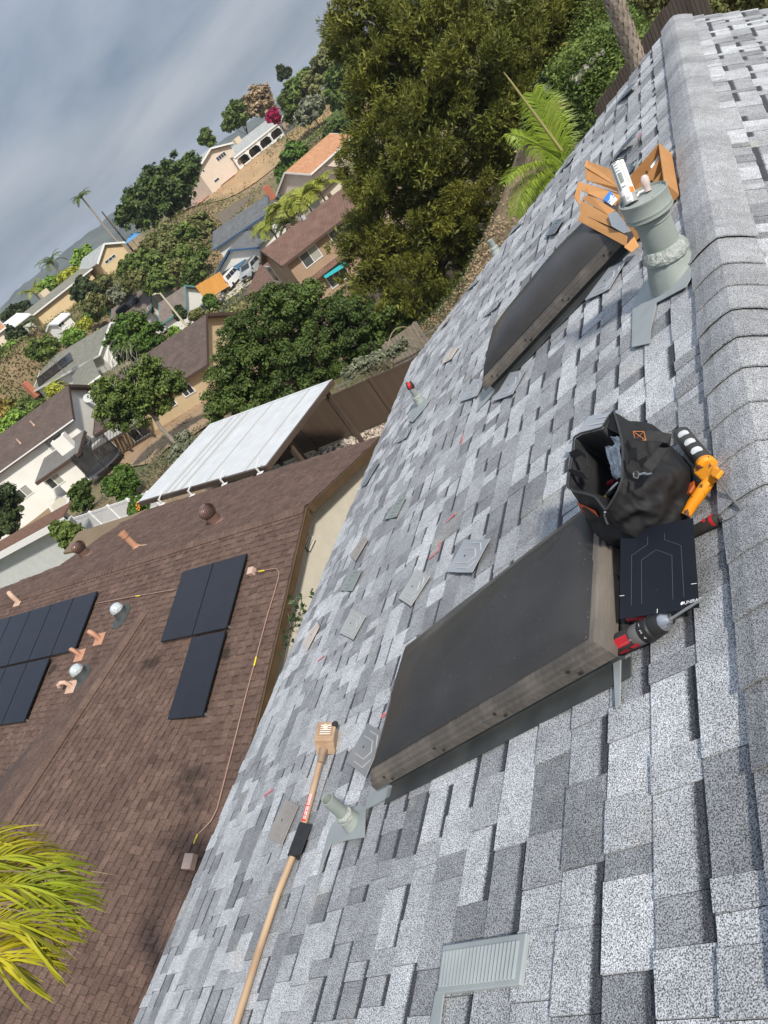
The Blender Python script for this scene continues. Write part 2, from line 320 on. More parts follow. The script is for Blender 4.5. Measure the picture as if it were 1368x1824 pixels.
# ---- ridge caps: near ones lap towards us, far ones lap away
def cap_piece(y0, y1, h0, h1, wl=0.125, wr=0.135, tone=0.5):
    ys = [y0, y1]; hs = [h0, h1]; vs = []; jit = [random.uniform(-.004, .004) for _ in range(4)]
    for q in range(2):
        y = ys[q]; h = hs[q]
        top = [rs(S_RIDGE - wl + jit[q], y, h * 0.75 + .004), rs(S_RIDGE - 0.075, y, h + .004), rs(S_RIDGE - 0.022, y, h + .004), rs(S_RIDGE, y, 0) + V((0, 0, h + .001)), rs2(-0.022, y, h + .004), rs2(-0.075, y, h + .004), rs2(-wr + jit[q + 2], y, h * 0.75 + .004)]
        low = [p - V((0, 0, 0.006)) for p in top]
        vs += top + low
    fs = []
    for i in range(6):
        fs += [(i, i + 1, 14 + i + 1, 14 + i), (7 + i, 14 + 7 + i, 14 + 7 + i + 1, 7 + i + 1), (i, 7 + i, 7 + i + 1, i + 1), (14 + i, 14 + i + 1, 14 + 7 + i + 1, 14 + 7 + i)]
    fs += [(0, 14, 21, 7), (6, 13, 27, 20)]
    o0 = origin(roof_o)
    me = bpy.data.meshes.new('ridge_cap'); me.from_pydata([tuple(p - o0) for p in vs], [], fs)
    n = len(vs); attr(me, 'tone', [tone + random.uniform(-.35, .35)] * n); attr(me, 'sv', [0] * n); attr(me, 'rec', [0] * n)
    bm = bmesh.new(); bm.from_mesh(me); bmesh.ops.recalc_face_normals(bm, faces=bm.faces); bm.to_mesh(me); bm.free()
    return link('ridge_cap', me, M_CAP, roof_o)
y = -1.4
while y < 3.0:
    lf = random.uniform(0, .006); cap_piece(y, min(y + 0.255, 3.2), 0.029 + lf, 0.018, tone=0.45); y += 0.186
y = yfar(S_RIDGE)
while y > 3.3:
    yy = max(y - 0.27, 3.13); cap_piece(yy, y + .004, 0.020 if y > 3.5 else 0.031, 0.028, 0.13, 0.14, tone=0.6); y -= 0.186
# ================================================================ things on the grey roof
def lerp(a, b, t): return a + (b - a) * t
def textmesh(txt, size, org, xd, yd, m, parent, name='lettering', thick=0.0004):
    cu = bpy.data.curves.new('t', 'FONT'); cu.body = txt; cu.size = size; cu.extrude = 0
    ob = bpy.data.objects.new('t', cu); COL.objects.link(ob); bpy.context.view_layer.update()
    me = bpy.data.meshes.new_from_object(ob.evaluated_get(bpy.context.evaluated_depsgraph_get()))
    bpy.data.objects.remove(ob); xd = V(xd).normalized(); yd = V(yd); yd = (yd - xd * yd.dot(xd)).normalized(); o0 = origin(parent)
    for v in me.vertices: v.co = V(org) + xd * v.co.x + yd * v.co.y - o0
    me.materials.clear(); return link(name, me, m, parent)
def noise3(p, s): 
    from mathutils import noise
    return noise.noise(V(p) * s)
RNGD = V((0, 1, 0))
M_ALU = mat('weathered_bronze_frame', (0.085, 0.075, 0.066), (0.22, 0.185, 0.15), scale=7, rough=0.55, bump=0.25, bscale=60, stretch=(1, 0.25, 1), lo=0.4, hi=0.8, c3=(0.06, 0.055, 0.05), s3=3)
M_DARK = mat('dark_curb', (0.035, 0.04, 0.042), (0.06, 0.065, 0.065), scale=8, rough=0.7)
M_SCREW = mat('screw_steel', (0.05, 0.045, 0.04), rough=0.5, metal=0.6)
M_FLASH = mat('galvanised_grey_paint', (0.27, 0.30, 0.305), (0.33, 0.36, 0.365), scale=6, rough=0.5, bump=0.06, bscale=30)
M_PIPE = mat('sage_grey_paint', (0.235, 0.272, 0.250), (0.275, 0.312, 0.288), scale=9, rough=0.42, bump=0.08, bscale=25, c3=(0.34, 0.37, 0.35), s3=5)
M_SEAL = mat('roof_sealant', (0.27, 0.30, 0.28), (0.40, 0.42, 0.39), scale=30, rough=0.45, bump=0.8, bscale=60)
M_BLACK = mat('black_inside', (0.012, 0.012, 0.012), rough=0.9)
def dome_mat(name, c, dust):
    m = mat(name, c, dust, scale=2.2, rough=0.22, lo=0.35, hi=0.95, detail=7, spec=0.5); t = m.node_tree; b = t.nodes['Principled BSDF']
    n = t.nodes.new('ShaderNodeTexNoise'); n.inputs['Scale'].default_value = 160; g = t.nodes.new('ShaderNodeNewGeometry'); t.links.new(g.outputs['Position'], n.inputs['Vector'])
    r = t.nodes.new('ShaderNodeValToRGB'); r.color_ramp.elements[0].position = 0.72; r.color_ramp.elements[1].position = 0.76; t.links.new(n.outputs['Fac'], r.inputs[0])
    x = t.nodes.new('ShaderNodeMix'); x.data_type = 'RGBA'; src = b.inputs['Base Color'].links[0].from_socket; t.links.new(r.outputs[0], x.inputs[0]); t.links.new(src, x.inputs[6]); x.inputs[7].default_value = (0.25, 0.24, 0.22, 1); t.links.new(x.outputs[2], b.inputs['Base Color'])
    n2 = t.nodes.new('ShaderNodeTexNoise'); n2.inputs['Scale'].default_value = 5; t.links.new(g.outputs['Position'], n2.inputs['Vector'])
    mr = t.nodes.new('ShaderNodeMapRange'); mr.inputs['To Min'].default_value = 0.16; mr.inputs['To Max'].default_value = 0.46; t.links.new(n2.outputs['Fac'], mr.inputs['Value']); t.links.new(mr.outputs[0], b.inputs['Roughness'])
    return m
def skylight(label, s0, s1, y0, y1, dm, sag, screws):
    t = thing('skylight', label, 'skylight', rs((s0 + s1) / 2, (y0 + y1) / 2, 0), 'domed skylights')
    f = lambda s, y, h: rs(s, y, h)
    mb = MB(); c0, c1, d0, d1 = s0 + .03, s1 - .03, y0 + .03, y1 - .03
    mb.hexa([f(c0, d0, -.01), f(c1, d0, -.01), f(c1, d1, -.01), f(c0, d1, -.01)], [f(c0, d0, .085), f(c1, d0, .085), f(c1, d1, .085), f(c0, d1, .085)])
    mb.build('curb', M_DARK, t)
    # four frame rails with a stepped, sloping face
    prof = [(0.0, 0.060), (0.004, 0.088), (0.012, 0.092), (0.015, 0.104), (0.026, 0.109), (0.029, 0.117), (0.058, 0.121), (0.058, 0.085), (0.02, 0.06)]
    cs = [(s0, y0), (s1, y0), (s1, y1), (s0, y1)]; sg = [(1, 1), (-1, 1), (-1, -1), (1, -1)]
    for i in range(4):
        j = (i + 1) % 4; mb = MB(); n = len(prof)
        va = [f(cs[i][0] + sg[i][0] * o, cs[i][1] + sg[i][1] * o, h) for o, h in prof]; vb = [f(cs[j][0] + sg[j][0] * o, cs[j][1] + sg[j][1] * o, h) for o, h in prof]
        mb.add(va + vb, [(k, (k + 1) % n, n + (k + 1) % n, n + k) for k in range(n)] + [tuple(range(n)), tuple(range(n, 2 * n))[::-1]])
        rail = mb.build('frame_rail', M_ALU, t)
        if i == 0 and screws:
            for q in range(4):
                sp = s0 + 0.14 + q * (s1 - s0 - .26) / 3
                for dy, hh, ds in ((0.001, 0.075, 0), (0.007, 0.095, -.03)):
                    MB().lathe(f(sp + ds, y0 + dy - .003, hh), (0, -1, 0), [(0.006, 0), (0.006, .003), (0.002, .004)], 10).build('screw', M_SCREW, rail)
    # acrylic dome: flat skirt, steep shoulder, shallow crown
    mb = MB(); n1, n2 = 44, 26; vs = []; a0, a1, b0, b1 = s0 + .045, s1 - .045, y0 + .045, y1 - .045
    for i in range(n1 + 1):
        for j in range(n2 + 1):
            u = i / n1; v = j / n2; e = min(u * (a1 - a0), (1 - u) * (a1 - a0), v * (b1 - b0), (1 - v) * (b1 - b0))
            uu = 1 - (2 * u - 1) ** 2; vv = 1 - (2 * v - 1) ** 2
            hh = 0.122 + (0.026 if sag < .04 else .05) * (1 - math.exp(-e / 0.05)) + sag * (uu ** .7) * (vv ** .7)
            hh += 0.0045 * noise3((u * 3, v * 2, s0), 1.3) * min(1, e / .06) + 0.006 * math.sin(60 * e + 5 * u) * math.exp(-e / .07) * (1 if v > .5 else .3)
            vs.append(f(lerp(a0, a1, u), lerp(b0, b1, v), hh))
    fs = [(i * (n2 + 1) + j, (i + 1) * (n2 + 1) + j, (i + 1) * (n2 + 1) + j + 1, i * (n2 + 1) + j + 1) for i in range(n1) for j in range(n2)]
    mb.add(vs, fs); mb.build('dome', dm, t, smooth=True, sharp=80)
    # sheet-metal flashing round the curb
    for lo, hi in (((s0 - .16, y0 - .012), (s0 + .03, y1 + .012)), ((s0 + .0, y0 - .035), (s1 - .0, y0 + .028)),):
        MB().hexa([f(lo[0], lo[1], .012), f(hi[0], lo[1], .012), f(hi[0], hi[1], .012), f(lo[0], hi[1], .012)], [f(lo[0], lo[1], .0165), f(hi[0], lo[1], .0165), f(hi[0], hi[1], .0165), f(lo[0], hi[1], .0165)]).build('flashing', M_FLASH if lo[0] < s0 else M_DARK, t)
    if sag < .04: MB().slab([RF(u, v, .0165) for u, v in ((1094, 1180), (1107, 1168), (1105.5, 1256), (1098, 1262))], NR, .004).build('flashing', M_FLASH, t)
    return t
skylight('near domed skylight with dusty black pane beside the open tool bag', -2.42, -1.175, 1.25, 1.91, dome_mat('smoked_acrylic', (0.018, 0.0165, 0.0155), (0.062, 0.057, 0.052)), 0.018, True)
skylight('farther domed skylight with smoky brown pane under the cardboard box', -2.40, -1.16, 3.97, 4.64, dome_mat('brown_acrylic', (0.024, 0.021, 0.0195), (0.07, 0.062, 0.055)), 0.055, True)
# ---- mounting flashings lying loose on the shingles
M_PL = {k: mat('flashing_' + k, a, b, scale=5, rough=r, metal=me_, lo=.3, hi=.7) for k, a, b, r, me_ in (
    ('grey', (0.30, 0.31, 0.32), (0.36, 0.37, 0.38), 0.42, 0.35), ('pale', (0.42, 0.425, 0.415), (0.47, 0.475, 0.46), 0.5, 0.2), ('tan', (0.36, 0.325, 0.30), (0.41, 0.375, 0.345), 0.45, 0.25),
    ('peach', (0.60, 0.52, 0.46), (0.64, 0.57, 0.51), 0.45, 0.2), ('blue', (0.21, 0.24, 0.27), (0.25, 0.28, 0.31), 0.4, 0.3), ('silver', (0.45, 0.47, 0.50), (0.52, 0.54, 0.57), 0.35, 0.4), ('green', (0.27, 0.30, 0.29), (0.32, 0.35, 0.34), 0.45, 0.2))}
M_EMB = mat('embossed_edge', (0.62, 0.63, 0.64), rough=0.4, metal=0.2)
def flashing(quad, kind, label, hs=(0.018, 0.018, 0.018, 0.018), th=0.0025):
    """quad in pixels: far-left, far-right, near-right, near-left; heights above the shingles"""
    P = [RF(u, v, h) for (u, v), h in zip(quad, hs)]
    t = thing('roof_flashing', label, 'flashing', (P[0] + P[1] + P[2] + P[3]) / 4, 'metal mounting flashings lying on the roof')
    n = (P[1] - P[0]).cross(P[3] - P[0]).normalized(); n = n if n.dot(NR) > 0 else -n
    Q = lambda u, v: lerp(lerp(P[0], P[1], u), lerp(P[3], P[2], u), v)
    mb = MB(); N = 6; vs = []
    for k in (0, 1):
        for i in range(N + 1):
            for j in range(N + 1): vs.append(Q(i / N, j / N) + n * (th * k + 0.006 * (2 * i / N - 1) ** 2 * 0.6))
    M2 = (N + 1) ** 2; fs = []
    for i in range(N):
        for j in range(N):
            a = i * (N + 1) + j; fs += [(a, a + 1, a + N + 2, a + N + 1), (M2 + a, M2 + a + N + 1, M2 + a + N + 2, M2 + a + 1)]
    for i in range(N):
        for a, b in ((i, i + 1), (N * (N + 1) + i, N * (N + 1) + i + 1), (i * (N + 1), (i + 1) * (N + 1)), (i * (N + 1) + N, (i + 1) * (N + 1) + N)): fs.append((a, b, M2 + b, M2 + a))
    mb.add(vs, fs); pl = mb.build('plate', M_PL[kind], t, smooth=True, sharp=50)
    e = MB()
    for line in ([(.18, .28), (.62, .28), (.78, .5), (.62, .72), (.18, .72)], [(.30, .12), (.72, .12), (.90, .36)], [(.30, .88), (.72, .88), (.90, .64)]):
        for a, b in zip(line[:-1], line[1:]):
            pa = Q(*a) + n * (th + .0022); pb = Q(*b) + n * (th + .0022); e.beam(pa, pb, 0.0035, 0.0022, n)
    e.build('embossed_rib', M_EMB if kind in ('grey', 'pale', 'silver') else M_PL[kind], pl)
    MB().lathe(Q(.36, .5) + n * (th + .001), n, [(0.006, 0), (0.005, .0012)], 10).build('bolt_hole', M_BLACK, pl)
    return t
FL = [
 ([(657,1289),(687,1307.5),(653.6,1385),(618,1357.6)], 'grey', 'bent grey flashing plate leaning against the near skylight frame', (.035,.05,.05,.02)),
 ([(511.7,1424.7),(533.7,1435.7),(503.8,1505.5),(478,1489)], 'tan', 'tan flashing plate beside the wooden pole', (.018,.018,.022,.018)),
 ([(828.6,962.3),(874.6,960.5),(842.6,1020.6),(797.9,1019.3)], 'silver', 'bright silver flashing plate upslope of the near skylight, nearest the bag', (.018,.03,.025,.022)),
 ([(743,1015),(768,1027),(733.4,1080.7),(711,1065.8)], 'pale', 'pale flashing plate next below the bright silver one', (.018,.018,.018,.018)),
 ([(628,1085),(653,1098),(630,1140),(606,1128)], 'pale', 'pale olive flashing plate halfway between near skylight and eave', (.018,.018,.018,.018)),
 ([(565,1108),(570,1117),(548,1159),(540,1145.5)], 'peach', 'narrow cream flashing plate lying at the eave edge', (.018,.018,.018,.018)),
 ([(627,1015),(646,1016),(628,1053),(606,1052)], 'green', 'dull green grey flashing plate with the pale one below it', (.018,.018,.018,.018)),
 ([(648.5,955),(656.7,961.6),(634,999.6),(623.7,989.4)], 'tan', 'small olive tan flashing plate near the eave edge', (.018,.018,.018,.018)),
 ([(710,888.5),(724.6,885),(707,920.7),(685,926)], 'green', 'grey green flashing plate midway along the eave side', (.018,.022,.018,.018)),
 ([(667,828),(677,822),(652,864),(643,868)], 'blue', 'slate blue flashing plate at the very eave, seen edge on', (.018,.02,.02,.018)),
 ([(720,763),(735.7,757.5),(724.6,780),(707,789.7)], 'grey', 'grey flashing plate below the red capped vent pipe', (.018,.02,.018,.018)),
 ([(804,622),(819,617),(804,640),(788,648.5)], 'peach', 'peach coloured flashing plate by itself near the far eave', (.018,.018,.018,.018)),
 ([(845,676),(866,675),(851,705.5),(819,716)], 'silver', 'light flashing plate left of the farther skylight corner', (.018,.02,.02,.018)),
 ([(909.6,664.6),(939,656.7),(914,702.6),(879,715)], 'silver', 'light flashing plate right of the farther skylight corner', (.018,.02,.02,.018)),
 ([(1086.5,477),(1117.6,462),(1086.5,515.6),(1043,535.5)], 'silver', 'silver flashing plate between farther skylight and big vent', (.022,.022,.02,.02)),
 ([(970,457),(995,447),(974,478),(950,491.5)], 'silver', 'pale blue flashing plate against the far side of the farther skylight', (.018,.02,.02,.018)),
 ([(989,393),(1007.6,386),(989,416),(971,421)], 'blue', 'slate blue flashing plate behind the cardboard flaps', (.018,.03,.03,.018)),
 ([(1010,283),(1028,268),(1015,290),(997,305)], 'green', 'grey green flashing plate above the bright palm fronds', (.018,.02,.02,.018)),
 ([(1107,262),(1139,228),(1133,243),(1090,286)], 'blue', 'long dark blue flashing plate lifted off the far shingles', (.02,.06,.06,.02)),
 ([(1118,297),(1139,278),(1135,292),(1118,312)], 'blue', 'blue grey flashing plate just behind the sealant cartridge', (.02,.03,.03,.02)),
 ([(1122,153),(1137,144),(1118,167),(1098,184)], 'blue', 'dark slate flashing plate farthest up beside the ridge', (.02,.04,.04,.02)),
 ([(915,405),(935,390),(926,401),(908,418)], 'grey', 'thin grey flashing plate at the far edge below the palm', (.018,.02,.02,.018)),
 ([(838,510),(856,491),(848,505),(832,518)], 'grey', 'grey flashing plate on the far rake past the little pipe', (.018,.025,.02,.018)),
 ([(880,540),(897,528),(885,548),(860,567)], 'grey', 'grey flashing plate left of the farther skylight dome', (.018,.025,.02,.018)),
 ([(795,572),(804,560),(798,573),(784,587)], 'tan', 'thin tan flashing plate on the far rake edge', (.018,.02,.02,.018)),
 ([(1050,743),(1112,729),(1092,800),(1008,807)], 'silver', 'grey flashing plate slipped under the tool bag', (.018,.018,.018,.022)),
]
for q, kd, lb, hs in FL: flashing(q, kd, lb, hs)
# ---- big flue with storm cone
vb = RF(1203, 494, 0.0); base = vb
vent = thing('flue_vent', 'big sage green flue with flat cap rising near the ridge', 'vent', base)
D0 = base.length
def vz(h): return base + V((0, 0, h))
KV = 0.80; KH = vert_h(base, 1141, 352) / .487
def kr(prof): return [(r * KV, h * KH) for r, h in prof]
MB().lathe(vz(0), (0, 0, 1), kr([(0.088, -0.06), (0.088, 0.405)]), 40).build('pipe', M_PIPE, vent, smooth=True)
MB().lathe(vz(0), (0, 0, 1), kr([(0.092, .352), (0.0945, .356), (0.092, .360), (0.092, .372), (0.0945, .376), (0.092, .380), (0.090, .384)]), 40).build('pipe_bead', M_PIPE, vent, smooth=True)
MB().lathe(vz(0), (0, 0, 1), kr([(0.086, .395), (0.118, .392), (0.122, .398), (0.1195, .404), (0.1195, .416), (0.122, .420), (0.1195, .425), (0.1195, .482), (0.122, .487), (0.1225, .497), (0.119, .499), (0.116, .494), (0.1135, .486), (0.0, .486)]), 48).build('cap', M_PIPE, vent, smooth=True)
for k in range(4):
    a = k * math.pi / 2 + .5; d = V((math.cos(a), math.sin(a), 0))
    MB().add([vz(.4865 * KH) + d * .066 + V((0, 0, 0)), vz(.4865 * KH) + d * .088, vz(.5 * KH) + d * .085], [(0, 1, 2)]).slab([vz(.487 * KH) + d * .088, vz(.487 * KH) + d * .088, vz(.5 * KH) + d * .086], d.cross(V((0, 0, 1))), 0.002).build('cap_tab', M_PIPE, vent)
MB().lathe(vz(0), (0, 0, 1), kr([(0.150, -.085), (0.136, .02), (0.112, .115), (0.100, .155), (0.092, .165)]), 40).build('storm_cone', M_PIPE, vent, smooth=True)
MB().lathe(vz(0), (0, 0, 1), kr([(0.090, .148), (0.118, .140), (0.122, .160), (0.112, .186), (0.098, .205), (0.089, .210)]), 44, wob=lambda j, k: 0.06 * noise3((k * .8, j * 1.7, 2), 1) if 0 < j < 5 else 0).build('sealant_collar', M_SEAL, vent, smooth=True)
FP = [RF(*p, .0165) for p in ((1157, 487), (1212, 470), (1240, 480), (1222, 512), (1170, 540), (1160, 585), (1158, 612), (1126, 619), (1128, 540), (1140, 517))]
MB().slab(FP, NR, 0.003).build('flashing', M_FLASH, vent)
# ---- sealant cartridge standing on the cap
ctb = vz(.487 * KH) + V((-.048, -.012, 0)); ax = (V((-.10, .0, 1))).normalized()
top = hit(1098.5, 291, ctb, V((RC[0, 2], RC[1, 2], RC[2, 2]))); ax = (top - ctb).normalized(); LN = max(.16, min(.23, (top - ctb).length))
ct = thing('sealant_cartridge', 'white printed sealant cartridge standing on the flue cap', 'cartridge', ctb)
M_WPL = mat('white_label', (0.80, 0.80, 0.78), rough=0.4); M_INK = mat('label_ink', (0.22, 0.25, 0.24), rough=0.5)
MB().lathe(ctb, ax, [(0.0295, 0), (0.0295, .036)], 28).build('clear_base', mat('grey_plastic', (0.33, 0.34, 0.34), rough=.3), ct, smooth=True)
MB().lathe(ctb, ax, [(0.0292, .036), (0.0292, LN)], 28).build('tube', M_WPL, ct, smooth=True)
MB().lathe(ctb, ax, [(0.0294, LN), (0.0294, LN + .004), (0.027, LN + .004), (0.027, LN - .01), (0.0, LN - .01)], 28).build('plunger', M_BLACK, ct, smooth=True)
a_ = ax.cross(V((0, 1, 0))).normalized(); b_ = ax.cross(a_)
def ctp(t, h, r=.0298): return ctb + ax * h + (a_ * math.cos(t) + b_ * math.sin(t)) * r
vd = (-ctb).normalized(); t0 = math.atan2(vd.dot(b_), vd.dot(a_))
ink = MB()
for (ta, tb, ha, hb) in [(-.95, -.55, .060, .172), (-.45, .0, .168, .173), (-.45, .1, .158, .162), (-.45, .05, .146, .150), (-.4, .2, .085, .128), (-.45, .15, .066, .072), (-.5, .25, .134, .138)] + [(.35, .35 + .25 + .3 * random.random(), .06 + .0085 * i, .063 + .0085 * i) for i in range(15)]:
    N = 6; ink.add([ctp(t0 + lerp(ta, tb, i / N), h) for i in range(N + 1) for h in (ha, hb)], [(2 * i, 2 * i + 1, 2 * i + 3, 2 * i + 2) for i in range(N)])
ink.build('printed_lettering', M_INK, ct)
og = MB(); og.add([ctp(t0 + lerp(.35, 1.1, i / 6), h, .0299) for i in range(7) for h in (.036, .058)], [(2 * i, 2 * i + 1, 2 * i + 3, 2 * i + 2) for i in range(6)]); og.build('orange_label_band', mat('label_orange', (0.85, 0.20, 0.03), rough=.4), ct)
bc = MB()
for i in range(9):
    tt = t0 - .35 + i * .075; bc.add([ctp(tt, .012), ctp(tt + .035, .012), ctp(tt + .035, .026), ctp(tt, .026)], [(0, 1, 2, 3)])
bc.build('barcode', M_INK, ct); wl = MB(); wl.add([ctp(t0 + lerp(-.45, .45, i / 6), h, .0296) for i in range(7) for h in (.008, .036)], [(2 * i, 2 * i + 1, 2 * i + 3, 2 * i + 2) for i in range(6)]); wl.build('barcode_panel', M_WPL, ct)
# cartridge nozzle lying on the cap
nz = thing('cartridge_nozzle', 'clear plastic nozzle and cap lying on the flue top', 'nozzle', vz(.487 * KH) + V((.03, .03, 0)))
nb_ = vz(.493 * KH) + V((.02, .03, 0)); M_CLR = mat('clear_plastic', (0.62, 0.50, 0.47), rough=0.12, spec=.7)
MB().lathe(nb_, (.1, .2, 1), [(0.015, 0), (0.015, .02), (0.017, .024), (0.0165, .05), (0.010, .062), (0.0, .064)], 18).build('nozzle_cap', M_CLR, nz, smooth=True)
MB().tube([nb_ + V((-.05, -.02, 0)), nb_ + V((-.03, -.01, .012)), nb_ + V((0, 0, .008))], .005, 8).build('nozzle_tip', mat('pink_white_plastic', (0.75, 0.68, 0.66), rough=.3), nz, smooth=True)
# ---- cardboard box
def RY(u, v, y): r = ray(u, v); return r * (y / r.y)
def zb(x, y): return (1010 + x * .1608, 250 + y * .1608)
M_CB = mat('cardboard', (0.44, 0.215, 0.075), (0.50, 0.25, 0.09), scale=9, rough=0.8, bump=0.05, bscale=120)
M_CBD = mat('cardboard_liner', (0.40, 0.19, 0.065), (0.45, 0.22, 0.078), scale=9, rough=0.85)
bx = thing('cardboard_box', 'open orange brown cardboard box with flaps spread behind the flue', 'box', rs(-1.05, 4.3, 0))
def sheet(name, pts, m=M_CB, th=0.004, n=None):
    P = [RY(*zb(x, y), yy) for x, y, yy in pts]; nn = (P[1] - P[0]).cross(P[2] - P[0]).normalized() if n is None else V(n)
    if nn.dot(P[0]) < 0: nn = -nn
    return MB().slab(P, nn, th).build(name, m, bx)
sheet('flap', [(195, 290, 4.90), (215, 213, 4.98), (262, 243, 4.93), (480, 318, 4.60), (575, 525, 4.30), (235, 335, 4.83)])
sheet('flap', [(200, 318, 4.84), (235, 335, 4.83), (575, 527, 4.30), (610, 585, 4.26), (260, 450, 4.62), (208, 438, 4.68)], M_CBD)
sheet('flap', [(155, 548, 4.60), (208, 480, 4.66), (605, 592, 4.28), (585, 640, 4.22), (530, 720, 4.16), (242, 592, 4.42)])
sheet('flap_edge', [(80, 622, 4.56), (130, 455, 4.66), (196, 480, 4.66), (152, 556, 4.60), (138, 718, 4.48)], M_CBD)
sheet('flap', [(163, 650, 4.46), (242, 590, 4.44), (535, 775, 4.12), (455, 825, 4.10)], M_CBD)
sheet('flap', [(152, 662, 4.42), (455, 828, 4.09), (484, 955, 4.00), (205, 832, 4.26), (140, 790, 4.34)])
sheet('front_panel', [(120, 888, 4.28), (150, 795, 4.32), (210, 838, 4.25), (665, 1060, 3.86), (650, 1172, 3.82)], M_CB)
sheet('side_panel', [(632, 1180, 3.80), (745, 1068, 3.86), (800, 1170, 3.82), (716, 1242, 3.78)])
sheet('corner_panel', [(1062, 780, 4.0), (1090, 700, 4.06), (1172, 742, 4.02), (1102, 822, 3.96)])
# tray with cells, upslope
g = lambda s, y, h: rs(s, y, h)
TR = [(-1.185, 3.97), (-0.868, 3.97), (-0.885, 4.66), (-1.185, 4.66)]
fl = MB(); fl.slab([g(a, b, .019) for a, b in TR], NR, .004); fl.build('tray_floor', M_CBD, bx)
hw = 0.095
for i in range(4):
    a, b = TR[i], TR[(i + 1) % 4]
    if i == 3: continue
    MB().slab([g(a[0], a[1], .023), g(b[0], b[1], .023), g(b[0], b[1], .023 + hw), g(a[0], a[1], .023 + hw)], (RNGD if i in (0, 2) else UP), .005 * (1 if i in (0, 1) else -1)).build('tray_wall', M_CB, bx)
for yy in (4.20, 4.43):
    MB().slab([g(-1.18, yy - .06, .024), g(-0.876, yy, .024), g(-0.876, yy, .024 + hw * .9), g(-1.18, yy - .06, .024 + hw * .9)], RNGD, .005).build('tray_divider', M_CB, bx)
M_BRK = mat('black_anodised', (0.018, 0.019, 0.022), (0.03, 0.031, 0.035), scale=10, rough=.4)
for i, (s_, y_) in enumerate(((-.98, 4.55), (-.95, 4.32), (-.98, 4.09))):
    t = thing('mounting_bracket', ['black mounting bracket in the far cell of the cardboard tray', 'black mounting bracket in the middle cell of the cardboard tray', 'black mounting bracket in the near cell of the cardboard tray'][i], 'bracket', g(s_, y_, .024), 'brackets in the cardboard tray')
    MB().box(g(s_, y_, .030), UP, RNGD, NR, .055, .03, .006).build('base_plate', M_BRK, t, bevel=.002)
    MB().box(g(s_ - .03, y_, .058), UP, RNGD, NR, .004, .03, .03).build('upright', M_BRK, t, bevel=.002)
    MB().lathe(g(s_ + .02, y_, .034), NR, [(0.012, 0), (0.012, .012), (0.005, .014), (.005, .03), (0, .03)], 10).build('bolt', mat('zinc_bolt', (0.5, 0.5, 0.48), rough=.3, metal=1), t)
tagm = mat('paper_tag', (0.62, 0.63, 0.66), rough=.6)
pt = MB(); P = [RY(*zb(x, y), yy) for x, y, yy in ((925, 290, 4.56), (1020, 165, 4.62), (1045, 230, 4.6), (945, 340, 4.52))]; pt.slab(P, NR, .001); o = pt.build('paper_tag', tagm); rebase(o, P[0]); tag(o, 'grey paper leaflet in the far end of the cardboard tray', 'leaflet')
P = [RY(*zb(x, y), yy) for x, y, yy in ((402, 655, 4.28), (480, 560, 4.30), (560, 655, 4.2), (500, 722, 4.16))]
o = MB().slab(P, NR, .001).build('instruction_leaflet', M_WPL, None); 
rebase(o, P[0]); tag(o, 'white leaflet with a blue header stuck in the cardboard flaps', 'leaflet')
nn_ = (P[1] - P[0]).cross(P[3] - P[0]).normalized(); nn_ = nn_ if nn_.dot(P[0]) < 0 else -nn_
Pb = [P[0], P[1], lerp(P[1], P[2], .5), lerp(P[0], P[3], .5)]; MB().slab([p + nn_ * .0025 for p in Pb], nn_, .0006).build('blue_header', mat('leaflet_blue', (0.05, 0.22, 0.62), rough=.5), o)
MB().slab([p + nn_ * .0025 for p in (lerp(P[0], P[3], .6), lerp(P[1], P[2], .6), lerp(P[1], P[2], .68), lerp(P[0], P[3], .68))], nn_, .0006).build('blue_line', MATS['leaflet_blue'], o)
P = [RY(*zb(x, y), yy) for x, y, yy in ((452, 818, 4.06), (545, 785, 4.10), (712, 1000, 3.93), (630, 1030, 3.90), (492, 950, 3.97))]
o = MB().slab(P, P[0].normalized(), .003).build('flashing_stack', M_PL['blue']); rebase(o, P[3]); tag(o, 'dark grey flashing plate standing inside the cardboard box', 'flashing')
P = [RY(*zb(x, y), yy) for x, y, yy in ((632, 1040, 3.9), (718, 1005, 3.93), (742, 1060, 3.9), (655, 1140, 3.86))]
o = MB().slab(P, P[0].normalized(), .03).build('rail_clamp', M_BRK); rebase(o, P[3]); tag(o, 'black metal clamp at the bottom corner of the cardboard box', 'clamp')
# ---- tool bag
M_BAG = mat('black_nylon', (0.011, 0.011, 0.012), (0.018, 0.018, 0.019), scale=12, rough=0.62, bump=0.25, bscale=420, spec=.35)
M_ORG = mat('orange_nylon', (0.62, 0.10, 0.02), rough=.7); M_STITCH = mat('orange_stitching', (0.65, 0.22, 0.07), rough=.7)
bag = thing('tool_bag', 'open black tool bag with orange panel beside the near skylight', 'bag', rs(-1.07, 1.83, 0))
rim = [(1095,733,.285),(1103,760,.285),(1109,783,.28),(1111,805,.275),(1111,828,.27),(1110,855,.265),(1103,875,.255),(1093,893,.245),(1081,911,.235),(1062,886,.24),(1042,880,.245),(1025,877,.245),(1012,868,.245),(1014,846,.25),(1018,822,.255),(1022,800,.26),(1024,780,.265),(1036,773,.27),(1056,768,.275),(1074,763,.28),(1086,743,.283)]
topr = [RF(u, v, h) for u, v, h in rim]; n = len(topr)
def resamp(ring, m):
    out = []; tot = len(ring)
    for i in range(m):
        x = i * tot / m; k = int(x); f_ = x - k; out.append(lerp(ring[k % tot], ring[(k + 1) % tot], f_))
    return out
NB = 120; topr = resamp(topr, NB); ctr = sum(topr, V((0, 0, 0))) / NB
basec = (-1.085, 1.80); bs = []
